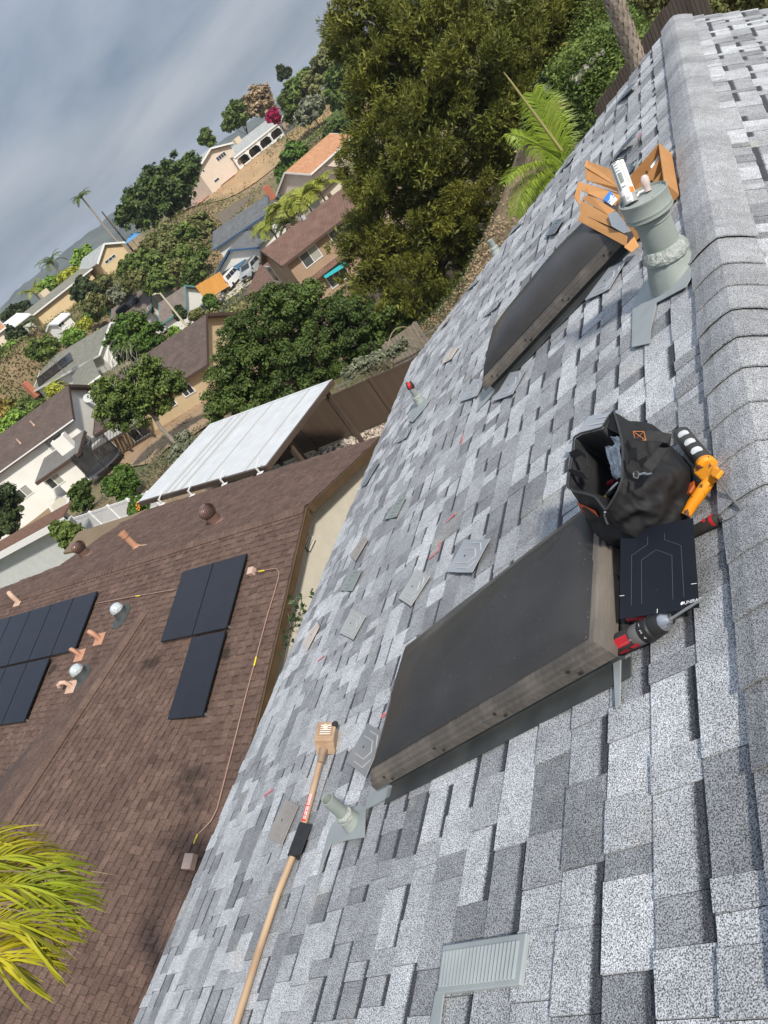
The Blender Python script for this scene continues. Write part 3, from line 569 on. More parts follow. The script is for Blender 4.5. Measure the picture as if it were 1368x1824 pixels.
for i in range(NB):
    d = topr[i] - ctr; ang = math.atan2(d.y, d.dot(UP)); c_, s_ = math.cos(ang), math.sin(ang); q = (abs(c_) ** 3.2 + abs(s_) ** 3.2) ** (-1 / 3.2)
    bs.append(rs(basec[0] + .150 * c_ * q, basec[1] + .165 * s_ * q, .015))
rows = []
lv = [0, .03] + [.08 + .046 * q for q in range(19)] + [.94, .98, 1.0]
bc0 = rs(basec[0], basec[1], .1)
for t in lv:
    row = []
    for i in range(NB):
        p = lerp(bs[i], topr[i], t); outw = (bs[i] - rs(basec[0], basec[1], .015)); outw = outw - NR * outw.dot(NR); outw = outw.normalized()
        bulge = .030 * math.sin(math.pi * min(1, t * 1.05)) * (1 - .35 * t)
        # soft creases that run down and across the sides
        cr = noise3((p.x * 1.2 + .3, p.y * 1.2, p.z * 1.0), 9) * .030 + (.35 - abs(noise3((p.x + 3, p.y * .7 + p.z * .5, p.z * 1.3), 13))) * .034 + (.3 - abs(noise3((p.x * .6 + 7 + p.z, p.y + p.x, p.z), 22))) * .022 + noise3(p + V((5, 2, 1)), 40) * .004
        p = p + outw * (bulge + cr * (math.sin(math.pi * min(1, t * 1.02)) ** .6)); row.append(p)
    rows.append(row)
for off, dn in ((.006, 0), (.012, .004), (.02, .05), (.03, .12), (.03, .19)):
    rows.append([topr[i] + (ctr - topr[i]).normalized() * off - NR * dn + (ctr - topr[i]) * (.0 if dn < .02 else .06) for i in range(NB)])
vs = [p for r in rows for p in r]; fs = [(r * NB + i, r * NB + (i + 1) % NB, (r + 1) * NB + (i + 1) % NB, (r + 1) * NB + i) for r in range(len(rows) - 1) for i in range(NB)]
fs.append(tuple(range(NB))[::-1]); fs.append(tuple(range((len(rows) - 1) * NB, len(rows) * NB)))
mb = MB(); mb.add(vs, fs); body = mb.build('body', M_BAG, bag, smooth=True, sharp=180, sub=1)
body['label'] = 'soft black nylon bag body with creases'
def ribbon(pts, wdt, wdir, th=.002):
    mb = MB(); pts = [V(p) for p in pts]; wd = V(wdir).normalized() * wdt / 2; vs = []
    for i, p in enumerate(pts):
        d = (pts[min(i + 1, len(pts) - 1)] - pts[max(i - 1, 0)]).normalized(); ww = (V(wdir) - d * V(wdir).dot(d)).normalized() * wdt / 2; nn = d.cross(ww).normalized() * th
        vs += [p - ww, p + ww, p + ww + nn, p - ww + nn]
    m_ = len(pts); fs = [(4 * i + a, 4 * i + (a + 1) % 4, 4 * i + 4 + (a + 1) % 4, 4 * i + 4 + a) for i in range(m_ - 1) for a in range(4)] + [(3, 2, 1, 0), (4 * m_ - 4, 4 * m_ - 3, 4 * m_ - 2, 4 * m_ - 1)]
    return mb.add(vs, fs)
def ztb(x, y): return (990 + x * .1754, 720 + y * .1754)
M_STRAP = mat('black_webbing', (0.016, 0.016, 0.017), (0.024, 0.024, 0.025), scale=60, rough=.8, bump=.3, bscale=300)
def bagpath(pl): return [RF(*ztb(x, y), h) for x, y, h in pl]
ribbon(bagpath([(770, 300, .29), (900, 320, .292), (1040, 330, .27), (1150, 350, .25), (1110, 420, .235), (1020, 550, .25), (930, 650, .262), (880, 690, .262)]), .030, (0.35, .8, .3)).build('shoulder_strap', M_STRAP, bag, smooth=True)
ribbon(bagpath([(740, 560, .275), (760, 500, .30), (830, 490, .305), (880, 540, .295), (880, 600, .272)]), .028, (0.5, .2, 1)).build('handle', M_STRAP, bag, smooth=True)
ribbon(bagpath([(160, 520, .262), (250, 480, .275), (330, 540, .272), (350, 640, .262), (300, 730, .255), (180, 690, .256), (150, 700, .25)]), .026, (0, .2, 1)).build('handle', M_STRAP, bag, smooth=True)
M_CHR = mat('chrome_clip', (0.6, 0.6, 0.6), rough=.25, metal=1)
MB().tube(bagpath([(800, 690, .272), (835, 680, .278), (850, 715, .278), (830, 750, .274), (795, 745, .27), (790, 705, .27), (800, 690, .272)]), .0022, 6).build('swivel_clip', M_CHR, bag, smooth=True)
MB().tube(bagpath([(850, 715, .278), (900, 700, .276), (940, 712, .272), (970, 700, .27)]), .003, 6).build('clip_hook', M_CHR, bag, smooth=True)
st = MB()
xs = bagpath([(785, 275, .296), (895, 278, .298), (915, 368, .292), (808, 358, .29)])
for a, b in ((0, 1), (1, 2), (2, 3), (3, 0), (0, 2), (1, 3)):
    for k in range(6): st.beam(lerp(xs[a], xs[b], k / 6 + .02), lerp(xs[a], xs[b], k / 6 + .13), .0018, .0015, NR)
st.build('cross_stitching', M_STITCH, bag)
ox = bagpath([(205, 990, .20), (400, 1080, .20), (438, 1150, .165), (380, 1210, .13), (300, 1120, .14)]); cc = sum(ox, V((0, 0, 0))) / 5
MB().slab([p + (-p).normalized() * .035 for p in ox], -cc.normalized(), .004).build('orange_panel', M_ORG, bag, smooth=True)
zp = MB().tube([p + NR * .004 for p in topr] + [topr[0] + NR * .004], .0035, 6, cap=False); zp.build('zipper', mat('zipper_tape', (0.02, 0.02, 0.021), (0.05, 0.05, 0.05), scale=300, rough=.5), bag, smooth=True)
MB().tube(bagpath([(500, 1095, .245), (500, 1130, .235), (515, 1180, .22), (530, 1215, .21)]), .0035, 6).build('zipper_pull', M_CHR, bag, smooth=True)
MB().slab([p + (-p).normalized() * .006 for p in bagpath([(480, 215, .27), (580, 75, .285), (600, 150, .28), (640, 300, .27), (500, 240, .262)])], NR, .003).build('mouth_flap', M_BAG, bag)
# things in the bag
def film(name, pl, m, label, cat, depth=.02):
    P = bagpath(pl); mb = MB(); mb.slab(P, NR, depth); o = mb.build(name, m, None, smooth=True, sub=0); rebase(o, P[0]); return tag(o, label, cat)
M_FILM = mat('plastic_film', (0.45, 0.50, 0.56), (0.75, 0.80, 0.85), scale=35, rough=0.12, bump=.8, bscale=45, spec=.8, lo=.45, hi=.62)
mb = MB(); A = bagpath([(372, 380, .235), (440, 325, .25), (560, 325, .25), (650, 335, .245)]); B = bagpath([(500, 425, .215), (520, 440, .21), (590, 440, .215), (665, 420, .22)]); C = bagpath([(585, 740, .15), (600, 760, .15), (640, 770, .155), (672, 700, .17)])
rowsf = [[lerp(A[min(3, int(u * 3))], A[min(3, int(u * 3) + 1)], u * 3 - int(u * 3)) for u in [k / 12 for k in range(13)]], [lerp(B[min(3, int(u * 3))], B[min(3, int(u * 3) + 1)], u * 3 - int(u * 3)) for u in [k / 12 for k in range(13)]], [lerp(C[min(3, int(u * 3))], C[min(3, int(u * 3) + 1)], u * 3 - int(u * 3)) for u in [k / 12 for k in range(13)]]]
grid = []
for r in range(17):
    x = r / 8; k = min(1, int(x)); f_ = x - k
    grid.append([lerp(rowsf[k][j], rowsf[k + 1][j], f_) + NR * (.009 * noise3((j * .5, r * .35, 1), 1.3) + .004 * noise3((j, r, 3), 1.9)) for j in range(13)])
mb.add([p for r in grid for p in r], [(r * 13 + j, r * 13 + j + 1, (r + 1) * 13 + j + 1, (r + 1) * 13 + j) for r in range(16) for j in range(12)])
o = mb.build('plastic_bag', M_FILM, None, smooth=True, sharp=180); sm = o.modifiers.new('t', 'SOLIDIFY'); sm.thickness = .001; rebase(o, grid[8][6]); tag(o, 'crumpled clear plastic bag stuffed inside the tool bag', 'plastic bag')
a, b = bagpath([(380, 900, .11), (600, 780, .13)]); t = thing('screwdriver', 'dark red handled screwdriver deep inside the tool bag', 'screwdriver', a)
MB().tube([a, lerp(a, b, .35)], .003, 8).build('shaft', M_CHR, t, smooth=True); MB().tube([lerp(a, b, .3), lerp(a, b, .4), lerp(a, b, .9), b], [.006, .010, .011, .007], 10).build('handle', mat('dark_red_grip', (0.16, 0.015, 0.02), rough=.4), t, smooth=True)
a, b = bagpath([(505, 970, .15), (640, 790, .17)]); t = thing('pliers', 'shiny steel pliers with yellow tip inside the tool bag', 'pliers', a)
MB().tube([a, lerp(a, b, .3), lerp(a, b, .7), b], [.006, .012, .010, .004], 10).build('steel_jaw', M_CHR, t, smooth=True)
MB().tube([a + (a - b).normalized() * .012, a + (b - a).normalized() * .018], .011, 8).build('yellow_tip', mat('yellow_grip', (0.55, 0.34, 0.02), rough=.4), t, smooth=True)
MB().tube([a + (b - a).normalized() * .018, a + (b - a).normalized() * .028], .010, 8).build('red_band', mat('red_grip', (0.5, 0.02, 0.03), rough=.4), t, smooth=True)
# ---- caulking gun
M_GUN = mat('orange_paint', (0.78, 0.27, 0.008), (0.80, 0.30, 0.012), scale=8, rough=.4, c3=(0.10, 0.05, 0.03), s3=42); 
for nd in M_GUN.node_tree.nodes:
    if nd.type == 'VALTORGB' and abs(nd.color_ramp.elements[0].position - .45) < .01: nd.color_ramp.elements[0].position = .60; nd.color_ramp.elements[1].position = .64
def zg(x, y): return (1200 + x * .1096, 760 + y * .1096)
def GP(x, y, h): return RF(*zg(x, y), h)
gun = thing('caulking_gun', 'orange caulking gun with dark barrel lying right of the tool bag', 'caulking gun', RF(1245, 840, 0))
a = GP(135, 130, .042); b = GP(540, 640, .042); d = (b - a).normalized(); LB = (b - a).length
M_BAR = mat('barrel_grey', (0.055, 0.05, 0.045), (0.10, 0.095, 0.09), scale=14, rough=.45, metal=.5)
MB().lathe(a, d, [(0.0, -.002), (0.020, -.002), (0.0265, 0), (0.0265, LB)], 24).build('barrel', M_BAR, gun, smooth=True)
sdv = (-a).normalized(); sdv = (sdv - d * sdv.dot(d)).normalized(); sd2 = d.cross(sdv)
for k in range(3):
    mb = MB(); hh = LB * (.12 + k * .27); N = 8
    mb.add([a + d * (hh + LB * .14 * q + .010 * (1 if False else 0)) + (sdv * math.cos(t) + sd2 * math.sin(t)) * .0272 for q in (0, .25, .75, 1) for t in [(-.55 + 1.25 * i / N) * (.6 if q in (0, 1) else 1) - .25 for i in range(N + 1)]], [(r * (N + 1) + i, r * (N + 1) + i + 1, (r + 1) * (N + 1) + i + 1, (r + 1) * (N + 1) + i) for r in range(3) for i in range(N)])
    mb.build('barrel_opening', mat('white_cartridge', (0.72, 0.73, 0.74), (0.5, 0.52, 0.55), scale=20, rough=.35), gun, smooth=True)
MB().tube([GP(430, 270, .03), GP(600, 450, .03)], .004, 8).build('guide_rod', M_CHR, gun, smooth=True)
MB().lathe(b - d * .012, d, [(0.0, 0), (0.029, 0), (0.029, .014), (0.022, .022), (0.0, .024)], 24).build('collar', M_GUN, gun, smooth=True)
mb = MB(); mb.slab([GP(540, 600, .03), GP(700, 625, .03), (GP(830, 745, .03)), GP(720, 880, .03), GP(600, 990, .03), GP(430, 830, .03), GP(440, 740, .03)], NR, .028); mb.build('body_casting', M_GUN, gun, bevel=.004)
mb = MB(); mb.slab([GP(690, 690, .052), GP(830, 745, .052), GP(735, 870, .052), GP(630, 830, .052)], NR, .012); mb.build('trigger_block', M_GUN, gun, bevel=.003)
MB().tube([GP(570, 900, .042), GP(450, 1060, .040), GP(310, 1250, .034), GP(200, 1440, .03)], [.017, .0175, .0165, .014], 12).build('grip', M_GUN, gun, smooth=True)
M_TRG = mat('dark_orange_paint', (0.42, 0.085, 0.012), (0.36, 0.07, 0.012), scale=12, rough=.5)
mb = MB(); mb.slab([GP(400, 900, .03), GP(260, 1000, .03), GP(95, 1130, .026), (GP(170, 1180, .026)), GP(310, 1110, .03), GP(380, 1000, .03)], NR, .014); mb.build('trigger', M_TRG, gun, bevel=.003)
MB().tube([GP(675, 850, .045), GP(760, 930, .045), GP(1080, 1330, .03), GP(1095, 1350, .03), GP(1080, 1375, .028), GP(880, 1490, .03), GP(820, 1500, .035), GP(750, 1475, .036)], .0036, 8).build('plunger_rod', mat('rod_steel', (0.36, 0.36, 0.35), rough=.4, metal=.8), gun, smooth=True)
# ---- black and red knife handle
kn = thing('utility_knife', 'black and red knife handle poking out from under the black plate', 'knife', RF(1255, 945, 0))
a = GP(300, 1720, .028); b = GP(690, 1510, .028); 
MB().tube([a, lerp(a, b, .3), lerp(a, b, .7), b, b + (b - a).normalized() * .008], [.015, .0155, .016, .017, .012], 14).build('grip', mat('black_rubber', (0.022, 0.02, 0.018), (0.035, 0.03, 0.027), scale=30, rough=.75), kn, smooth=True)
M_RED = mat('red_plastic', (0.48, 0.02, 0.02), (0.55, 0.03, 0.03), scale=10, rough=.35)
MB().tube([lerp(a, b, .86) + NR * .002, lerp(a, b, .98) + NR * .002], [.0168, .0176], 14).build('red_band', M_RED, kn, smooth=True)
MB().lathe(lerp(a, b, .66) + NR * .015, NR, [(.005, 0), (.005, .003), (.003, .003)], 12).build('red_button', M_RED, kn)
# ---- black flashing plate with print
def zp_(x, y): return (960 + x * .2982, 700 + y * .2982)
plh = {'tl': .135, 'tr': .085, 'br': .05, 'bl': .085}
P = [RF(1105.5, 949, .135), RF(1234, 922.5, .085), RF(1245, 1082, .05), RF(1103.5, 1103, .085)]
bp = thing('black_flashing_plate', 'matt black flashing plate printed with a white logo resting on the drill', 'flashing', P[2])
nn = (P[1] - P[0]).cross(P[3] - P[0]).normalized(); nn = nn if nn.dot(P[0]) < 0 else -nn
P[2] = hit(1245, 1082, P[0], nn)
M_BLK = mat('black_coating', (0.008, 0.010, 0.016), (0.011, 0.013, 0.020), scale=6, rough=.6, spec=.2)
pb = MB().slab(P, -nn, .0022).build('plate', M_BLK, bp)
def PQ(u, v): return lerp(lerp(P[0], P[1], u), lerp(P[3], P[2], u), v)
def PX(x, y): 
    u, v = zp_(x, y); return hit(u, v, P[0], nn)
em = MB()
for ln in ([(650, 860), (650, 905), (555, 972), (553, 1270)], [(750, 838), (752, 878), (850, 912), (868, 1222)], [(615, 1262), (614, 1000), (700, 938), (795, 970), (802, 1235)]):
    for a, b in zip(ln[:-1], ln[1:]): em.beam(PX(*a) + nn * .0008, PX(*b) + nn * .0008, .0012, .0012, nn)
em.build('embossed_rib', mat('black_edge_sheen', (0.06, 0.065, 0.075), rough=.3), pb)
tk = MB()
for a, b in (((483, 1213), (510, 1210)), ((910, 1142), (942, 1138)), ((708, 1290), (707, 1315))): tk.beam(PX(*a) + nn * .0006, PX(*b) + nn * .0006, .0014, .0006, nn)
M_WPRT = mat('white_print', (0.75, 0.75, 0.75), rough=.6); tk.build('alignment_mark', M_WPRT, pb)
xd = (PX(925, 1245) - PX(853, 1262)).normalized(); yd = nn.cross(xd)
textmesh('UNIRAC', .0125, PX(868, 1264) + nn * .0008, xd, yd, M_WPRT, pb)
lg = MB(); c = PX(858, 1258) + nn * .0008; lg.add([c + xd * .005 * math.cos(t) + yd * .005 * math.sin(t) for t in [k * .524 for k in range(9)]], [tuple(range(9))]); lg.build('printed_logo', M_WPRT, pb)
MB().lathe(PX(706, 1176) + nn * .0006, nn, [(.004, 0), (.003, .0006)], 10).build('bolt_hole', M_BLACK, pb)
# ---- drill
def zd(x, y): return (1060 + x * .1462, 1020 + y * .1462)
def DP(x, y, h): return RF(*zd(x, y), h)
dr = thing('cordless_drill', 'red and black cordless drill with chuck lying by the skylight corner', 'drill', RF(1150, 1130, 0))
a = DP(250, 890, .045); b = DP(930, 560, .045); d = (b - a).normalized(); LD = (b - a).length
M_DR = mat('drill_black', (0.02, 0.018, 0.017), (0.03, 0.026, 0.024), scale=20, rough=.55); M_DRED = mat('drill_red', (0.42, 0.012, 0.022), (0.48, 0.018, 0.03), scale=12, rough=.38)
M_GEAR = mat('gearbox_grey', (0.18, 0.175, 0.165), (0.26, 0.25, 0.235), scale=18, rough=.45, metal=.5)
MB().lathe(a, d, [(0, -.012), (.016, -.010), (.026, .0), (.029, .02), (.029, LD * .36), (.026, LD * .40)], 28).build('motor_housing', M_DR, dr, smooth=True)
MB().lathe(a, d, [(.0, LD * .36), (.027, LD * .36), (.030, LD * .40), (.030, LD * .52), (.0, LD * .53)], 28).build('gearbox', M_GEAR, dr, smooth=True)
cl = MB().lathe(a, d, [(.0, LD * .52), (.029, LD * .52), (.031, LD * .54), (.031, LD * .68), (.028, LD * .70), (.0, LD * .70)], 28).build('clutch_ring', mat('clutch_black', (0.015, 0.015, 0.015), rough=.5), dr, smooth=True)
MB().lathe(a, d, [(.0, LD * .69), (.027, LD * .70), (.028, LD * .80), (.024, LD * .86), (.0, LD * .87)], 28).build('chuck_sleeve', MATS['clutch_black'], dr, smooth=True)
MB().lathe(a, d, [(.0, LD * .85), (.023, LD * .86), (.023, LD * .93), (.014, LD * 1.0), (.006, LD * 1.01), (0, LD * 1.01)], 28).build('chuck_jaw', M_CHR, dr, smooth=True)
MB().tube([b, DP(1180, 400, .045), DP(1330, 310, .04)], [.004, .0038, .0028], 8).build('drill_bit', MATS['rod_steel'], dr, smooth=True)
e1 = (-a).normalized(); e1 = (e1 - d * e1.dot(d)).normalized(); e2 = d.cross(e1)
if (proj(a + e2 * .02)[1] < proj(a)[1]): e2 = -e2      # e2 points down in the picture
def dp(l, t, r=.0296): return a + d * (LD * l) + (e1 * math.cos(t) + e2 * math.sin(t)) * r
def patch(l0, l1, t0_, t1_, m, name, par=None, r=.0296):
    N = 6; return MB().add([dp(lerp(l0, l1, q), lerp(t0_, t1_, i / N), r) for q in (0, 1) for i in range(N + 1)], [(i, i + 1, N + 2 + i, N + 1 + i) for i in range(N)]).build(name, m, par or dr, smooth=True)
pr = patch(.12, .35, -.55, .35, M_DRED, 'red_side_panel')
for k in range(3): patch(-.0 + .0, .07, .12 + k * .22 - .5, .26 + k * .22 - .5, M_DRED, 'vent_slot')
for k in range(3): patch(.08, .24, .75 + k * .14, .85 + k * .14, M_DRED, 'vent_slot')
patch(.30, .44, .62, 1.05, M_DRED, 'speed_switch', r=.0305)
c0 = dp(.155, .25, .0302); tx = d; ty = -(e2)
textmesh('Milwaukee', .0115, c0 + e2 * -.002, tx, ty, mat('pale_print', (0.55, 0.25, 0.25), rough=.5), pr)
for ch, tt in (('1', -.55), ('2', .02), ('4', .6)): 
    nrm = (e1 * math.cos(tt) + e2 * math.sin(tt)); textmesh(ch, .013, dp(.585, tt, .0318) , d, nrm.cross(d) * -1 if (nrm.cross(d)).dot(e2) > 0 else nrm.cross(d), M_WPRT, cl)
hd = DP(330, 470, .040); MB().tube([dp(.15, math.pi, .018), lerp(dp(.15, math.pi, .018), hd, .5), hd], [.017, .016, .018], 12).build('handle', M_DR, dr, smooth=True)
MB().tube([DP(400, 570, .052), DP(620, 545, .052)], [.007, .006], 8).build('red_trigger_guard', M_DRED, dr, smooth=True)
bt = DP(270, 200, .042); MB().box(bt, d, e2, NR, .03, .028, .022).build('battery', M_DR, dr, bevel=.004)
MB().box(bt + e2 * .012 - d * .004, d, e2, NR, .028, .007, .0235).build('battery_stripe', M_DRED, dr, bevel=.002)
# ---- pole with box head
def zq(x, y): return (400 + x * .3147, 1250 + y * .3147)
def QP(x, y, h): return RF(*zq(x, y), h)
pole = thing('pole_tool', 'long wooden pole with a dirty beige box on its end', 'pole', RF(520, 1540, 0))
M_WOOD = mat('pole_wood', (0.46, 0.32, 0.20), (0.52, 0.38, 0.25), scale=6, rough=.6, stretch=(6, 1, 6), c3=(0.36, 0.24, 0.15), s3=3)
pts = [QP(555, 285, .06), QP(525, 400, .045), QP(490, 540, .034), QP(440, 725, .03), QP(388, 870, .028), QP(300, 1090, .03), QP(190, 1420, .03), QP(70, 1810, .03), RF(380, 1960, .032)]
MB().tube(pts, [.0145] * 9, 14).build('shaft', M_WOOD, pole, smooth=True)
MB().tube([QP(560, 268, .062), QP(553, 300, .058), QP(545, 345, .052)], [.021, .020, .017], 14).build('socket', mat('worn_brown_plastic', (0.22, 0.15, 0.10), (0.30, 0.21, 0.14), scale=14, rough=.6), pole, smooth=True)
hc = QP(578, 205, .062); ua = (QP(560, 275, .062) - QP(590, 120, .062)).normalized(); ub = (QP(660, 215, .062) - QP(500, 190, .062)); ub = (ub - ua * ub.dot(ua)).normalized(); uc = ua.cross(ub); uc = uc if uc.dot(NR) > 0 else -uc
ang = math.radians(40); vb_, vc_ = ub * math.cos(ang) + uc * math.sin(ang), -ub * math.sin(ang) + uc * math.cos(ang)
M_BXH = mat('dirty_beige_plastic', (0.40, 0.26, 0.16), (0.52, 0.38, 0.26), scale=9, rough=.6, bump=.15, bscale=30, c3=(0.30, 0.18, 0.10), s3=6)
hx = MB().box(hc, ua, vb_, vc_, .062, .048, .048).build('box_head', M_BXH, pole, bevel=.005)
fcs = [(vb_, vc_), (-vb_, vc_), (vc_, vb_), (-vc_, vb_)]; fn_, ft_ = min((f_ for f_ in fcs if f_[0].dot(hc) < 0), key=lambda f_: proj(hc + f_[0] * .05)[0]); lab = MB().box(hc + fn_ * .0487 + ua * -.004, ua, ft_, fn_, .034, .026, .0006); o = lab.build('white_label', M_WPL, hx)
for k in range(5): MB().box(hc + vb_ * .0487 + ua * (.030 - k * .014), ua, vb_, vc_, .004, .002, .036).build('rib', mat('rib_brown', (0.33, 0.22, 0.14), rough=.6), hx)
MB().lathe(hc + vb_ * .048 + ua * -.02, vb_, [(.014, 0), (.014, .010), (.006, .012), (.006, .02), (0, .02)], 12).build('cable_gland', mat('offwhite_plastic', (0.66, 0.60, 0.50), rough=.5), hx)
MB().lathe(QP(625, 130, .06), (QP(620, 120, .06) - QP(610, 160, .06)), [(.016, -.012), (.017, .004), (.012, .014), (0, .015)], 14).build('rubber_plug', MATS['black_rubber'], pole, smooth=True)
pd = MB(); d = (pts[3] - pts[4]).normalized(); sdx = (QP(490, 760, .03) - QP(420, 745, .03)); sdx = (sdx - d * sdx.dot(d)).normalized(); up_ = d.cross(sdx); up_ = up_ if up_.dot(NR) > 0 else -up_
pc = lerp(pts[3], pts[4], .42)
M_FOAM = mat('black_foam', (0.014, 0.016, 0.019), (0.02, 0.022, 0.026), scale=30, rough=.9)
MB().lathe(pc - d * .072, d, [(.018, 0), (.024, 0), (.024, .144), (.018, .144)], 20).build('foam_sleeve', M_FOAM, pole, smooth=True)
MB().slab([pc - d * .074 + up_ * .016 + sdx * .008, pc + d * .07 + up_ * .016 + sdx * .008, pc + d * .062 + sdx * .088 - up_ * .006, pc - d * .070 + sdx * .08 - up_ * .006], up_, .006).build('foam_flap', M_FOAM, pole, bevel=.002)
MB().slab([pc - d * .072 - up_ * .02, pc + d * .05 - up_ * .02, pc + d * .05 - up_ * .012 + sdx * .05, pc - d * .088 - up_ * .014 + sdx * .05], up_, .006).build('foam_flap', M_FOAM, pole, bevel=.002)
sk = lerp(pts[2], pts[3], -.12); se = lerp(pts[2], pts[3], .80); d = (se - sk).normalized(); vv = (-sk).normalized(); vv = (vv - d * vv.dot(d)).normalized(); ww = d.cross(vv)
if proj(sk + ww * .02)[0] > proj(sk)[0]: ww = -ww
LS = (se - sk).length; N = 8
sticker = MB().add([sk + d * LS * q + (vv * math.cos(t) + ww * math.sin(t)) * .0150 for q in [k / 6 for k in range(7)] for t in [-.25 + 1.7 * i / N for i in range(N + 1)]], [(r * (N + 1) + i, r * (N + 1) + i + 1, (r + 1) * (N + 1) + i + 1, (r + 1) * (N + 1) + i) for r in range(6) for i in range(N)]).build('red_sticker', mat('sticker_red', (0.62, 0.05, 0.035), rough=.45), pole, smooth=True)
mk = MB(); x = .08
while x < .92:
    wd = random.uniform(.012, .03)
    if not .46 < x < .5:
        for (ta, tb) in ((-.1, .34), (.5, .8)):
            if random.random() < .86: mk.add([sk + d * LS * q + (vv * math.cos(t) + ww * math.sin(t)) * .0153 for q in (x, x + wd) for t in (ta, (ta + tb) / 2, tb)], [(0, 1, 4, 3), (1, 2, 5, 4)])
    x += wd + .010
mk.build('sticker_lettering', M_WPRT, sticker)
# ---- plumbing vent pipes
def vent_pipe(label, bpx, toppx, r, open_=True, fl=None, hcone=.075):
    b0 = RF(*bpx, 0.0); H = vert_h(b0, *toppx); t = thing('vent_pipe', label, 'vent', b0, 'painted plumbing vent pipes')
    prof = [(r, -.04), (r, H), (r * .84, H), (r * .84, H * .45), (0, H * .45)] if open_ else [(r, -.04), (r, H), (0, H)]
    MB().lathe(b0, (0, 0, 1), prof, 24).build('pipe', M_PIPE, t, smooth=True)
    if open_: MB().lathe(b0 + V((0, 0, H * .45 + .002)), (0, 0, 1), [(r * .835, 0), (r * .835, .001)], 20).build('pipe_inside', M_BLACK, t)
    MB().lathe(b0, (0, 0, 1), [(r * 2.1, -.06), (r * 1.75, .015), (r * 1.3, hcone), (r * 1.05, hcone + .012)], 24).build('cone', M_PIPE, t, smooth=True)
    MB().lathe(b0, (0, 0, 1), [(r, hcone - .012), (r * 1.45, hcone - .006), (r * 1.4, hcone + .016), (r * 1.05, hcone + .024)], 24, wob=lambda j, k: .07 * noise3((k * .9, j * 1.3, r * 90), 1)).build('sealant', M_SEAL, t, smooth=True)
    if fl: MB().slab([RF(u, v, .0165) for u, v in fl], NR, .003).build('flashing', M_FLASH, t)
    return t, b0, H
vent_pipe('sage green vent pipe with open end below the near skylight corner', (634, 1470), (580, 1426), .026, True, [(592, 1468), (640, 1433), (652, 1440), (650, 1492), (624, 1496), (590, 1504), (564, 1570), (583, 1492)])
MB()
t_, b0, H = vent_pipe('slim vent pipe with a red tape measure on top near the far eave', (751, 719), (731, 693), .030, False, [(735, 722), (752, 708), (765, 714), (757, 727), (735, 752), (728, 750)])
# tape measure on that pipe
tm = thing('tape_measure', 'small red and black tape measure perched on the far vent pipe', 'tape measure', b0 + V((0, 0, H)))
c = b0 + V((0, 0, H + .032)); cd = V((RC[0, 0], RC[1, 0], RC[2, 0])) * .8 + V((0, 0, .3)); cd.normalize()
MB().lathe(c - cd * .024, cd, [(.0, 0), (.028, .002), (.034, .008), (.034, .040), (.028, .046), (0, .048)], 20).build('case', mat('tape_red', (0.62, 0.015, 0.02), rough=.35), tm, smooth=True)
for q in (-1, 1): MB().lathe(c + cd * .024 * q, cd * q, [(.037, -.012), (.037, -.002), (.028, .004), (0, .005)], 20).build('rubber_bumper', MATS['black_rubber'], tm, smooth=True)
MB().box(c + V((.02, .01, -.02)), cd, V((0, 0, 1)), cd.cross(V((0, 0, 1))), .008, .012, .03).build('belt_clip', M_BLACK, tm)
vent_pipe('stubby vent pipe at the far rake beside the dark pine', (885, 451), (875, 427), .032, False, None, .06)
# ---- low profile slatted vent let into the shingles
LVQ = [(788, 1684), (937.5, 1660.5), (925, 1754), (777, 1770)]
lv_ = thing('louvre_vent', 'grey metal roof vent with fine slats let into the near shingles', 'vent', RF(856, 1716, 0))
P = [RF(u, v, .022) for u, v in LVQ]; MB().slab(P, NR, -.014).build('vent_plate', M_FLASH, lv_, bevel=.003)
M_FL2 = mat('vent_slat_paint', (0.28, 0.31, 0.318), (0.33, 0.36, 0.366), scale=12, rough=.5)
Q2 = lambda u, v: lerp(lerp(P[0], P[1], u), lerp(P[3], P[2], u), v)
for k in range(21): 
    u = .05 + .90 * k / 20.5; MB().tube([Q2(u, .16) + NR * .001, Q2(u, .90) + NR * .001], .0048, 6).build('slat', M_FL2, lv_, smooth=True)
PS = [RF(u, v, .0185) for u, v in ((776, 1765), (790, 1768), (782, 1830), (764, 1830))]; MB().slab(PS, NR, -.004).build('flashing_strip', M_FLASH, lv_)
# ---- chalk marks
M_CHALK = mat('red_chalk', (0.62, 0.10, 0.12), (0.70, 0.30, 0.32), scale=40, rough=.95, lo=.4, hi=.7)
for i, (pl, lb) in enumerate([([(678, 1278), (700, 1262)], 'red chalk mark at the far corner of the near skylight'), ([(763, 996), (781, 980), (784, 965)], 'red chalk mark upslope of the pale flashing plates'), ([(794, 930), (812, 914)], 'short red chalk mark above the other crooked one'), ([(822, 792), (824, 774)], 'faint red chalk mark below the farther skylight'), ([(1139, 245), (1140, 238)], 'tiny red chalk dab near the far ridge'), ([(566, 1178), (577, 1168)], 'faint pink chalk mark near the eave by the cream plate'), ([(470, 1418), (486, 1406)], 'faint pink chalk stroke left of the tan flashing plate')]):
    mb = MB()
    for k in range(len(pl) - 1):
        A, B = RF(*pl[k], .0150), RF(*pl[k + 1], .0150); n_ = 5
        for q in range(n_):
            a, b = lerp(A, B, q / n_), lerp(A, B, (q + .95) / n_); sd = (b - a).cross(NR).normalized() * .007 * random.uniform(.5, 1.2); mb.hexa([a - sd, b - sd, b + sd, a + sd], [p + NR * .0012 for p in (a - sd, b - sd, b + sd, a + sd)])
    o = mb.build('chalk_mark', M_CHALK); rebase(o, RF(*pl[0], .015)); tag(o, lb, 'chalk mark', 'red chalk marks on the shingles')
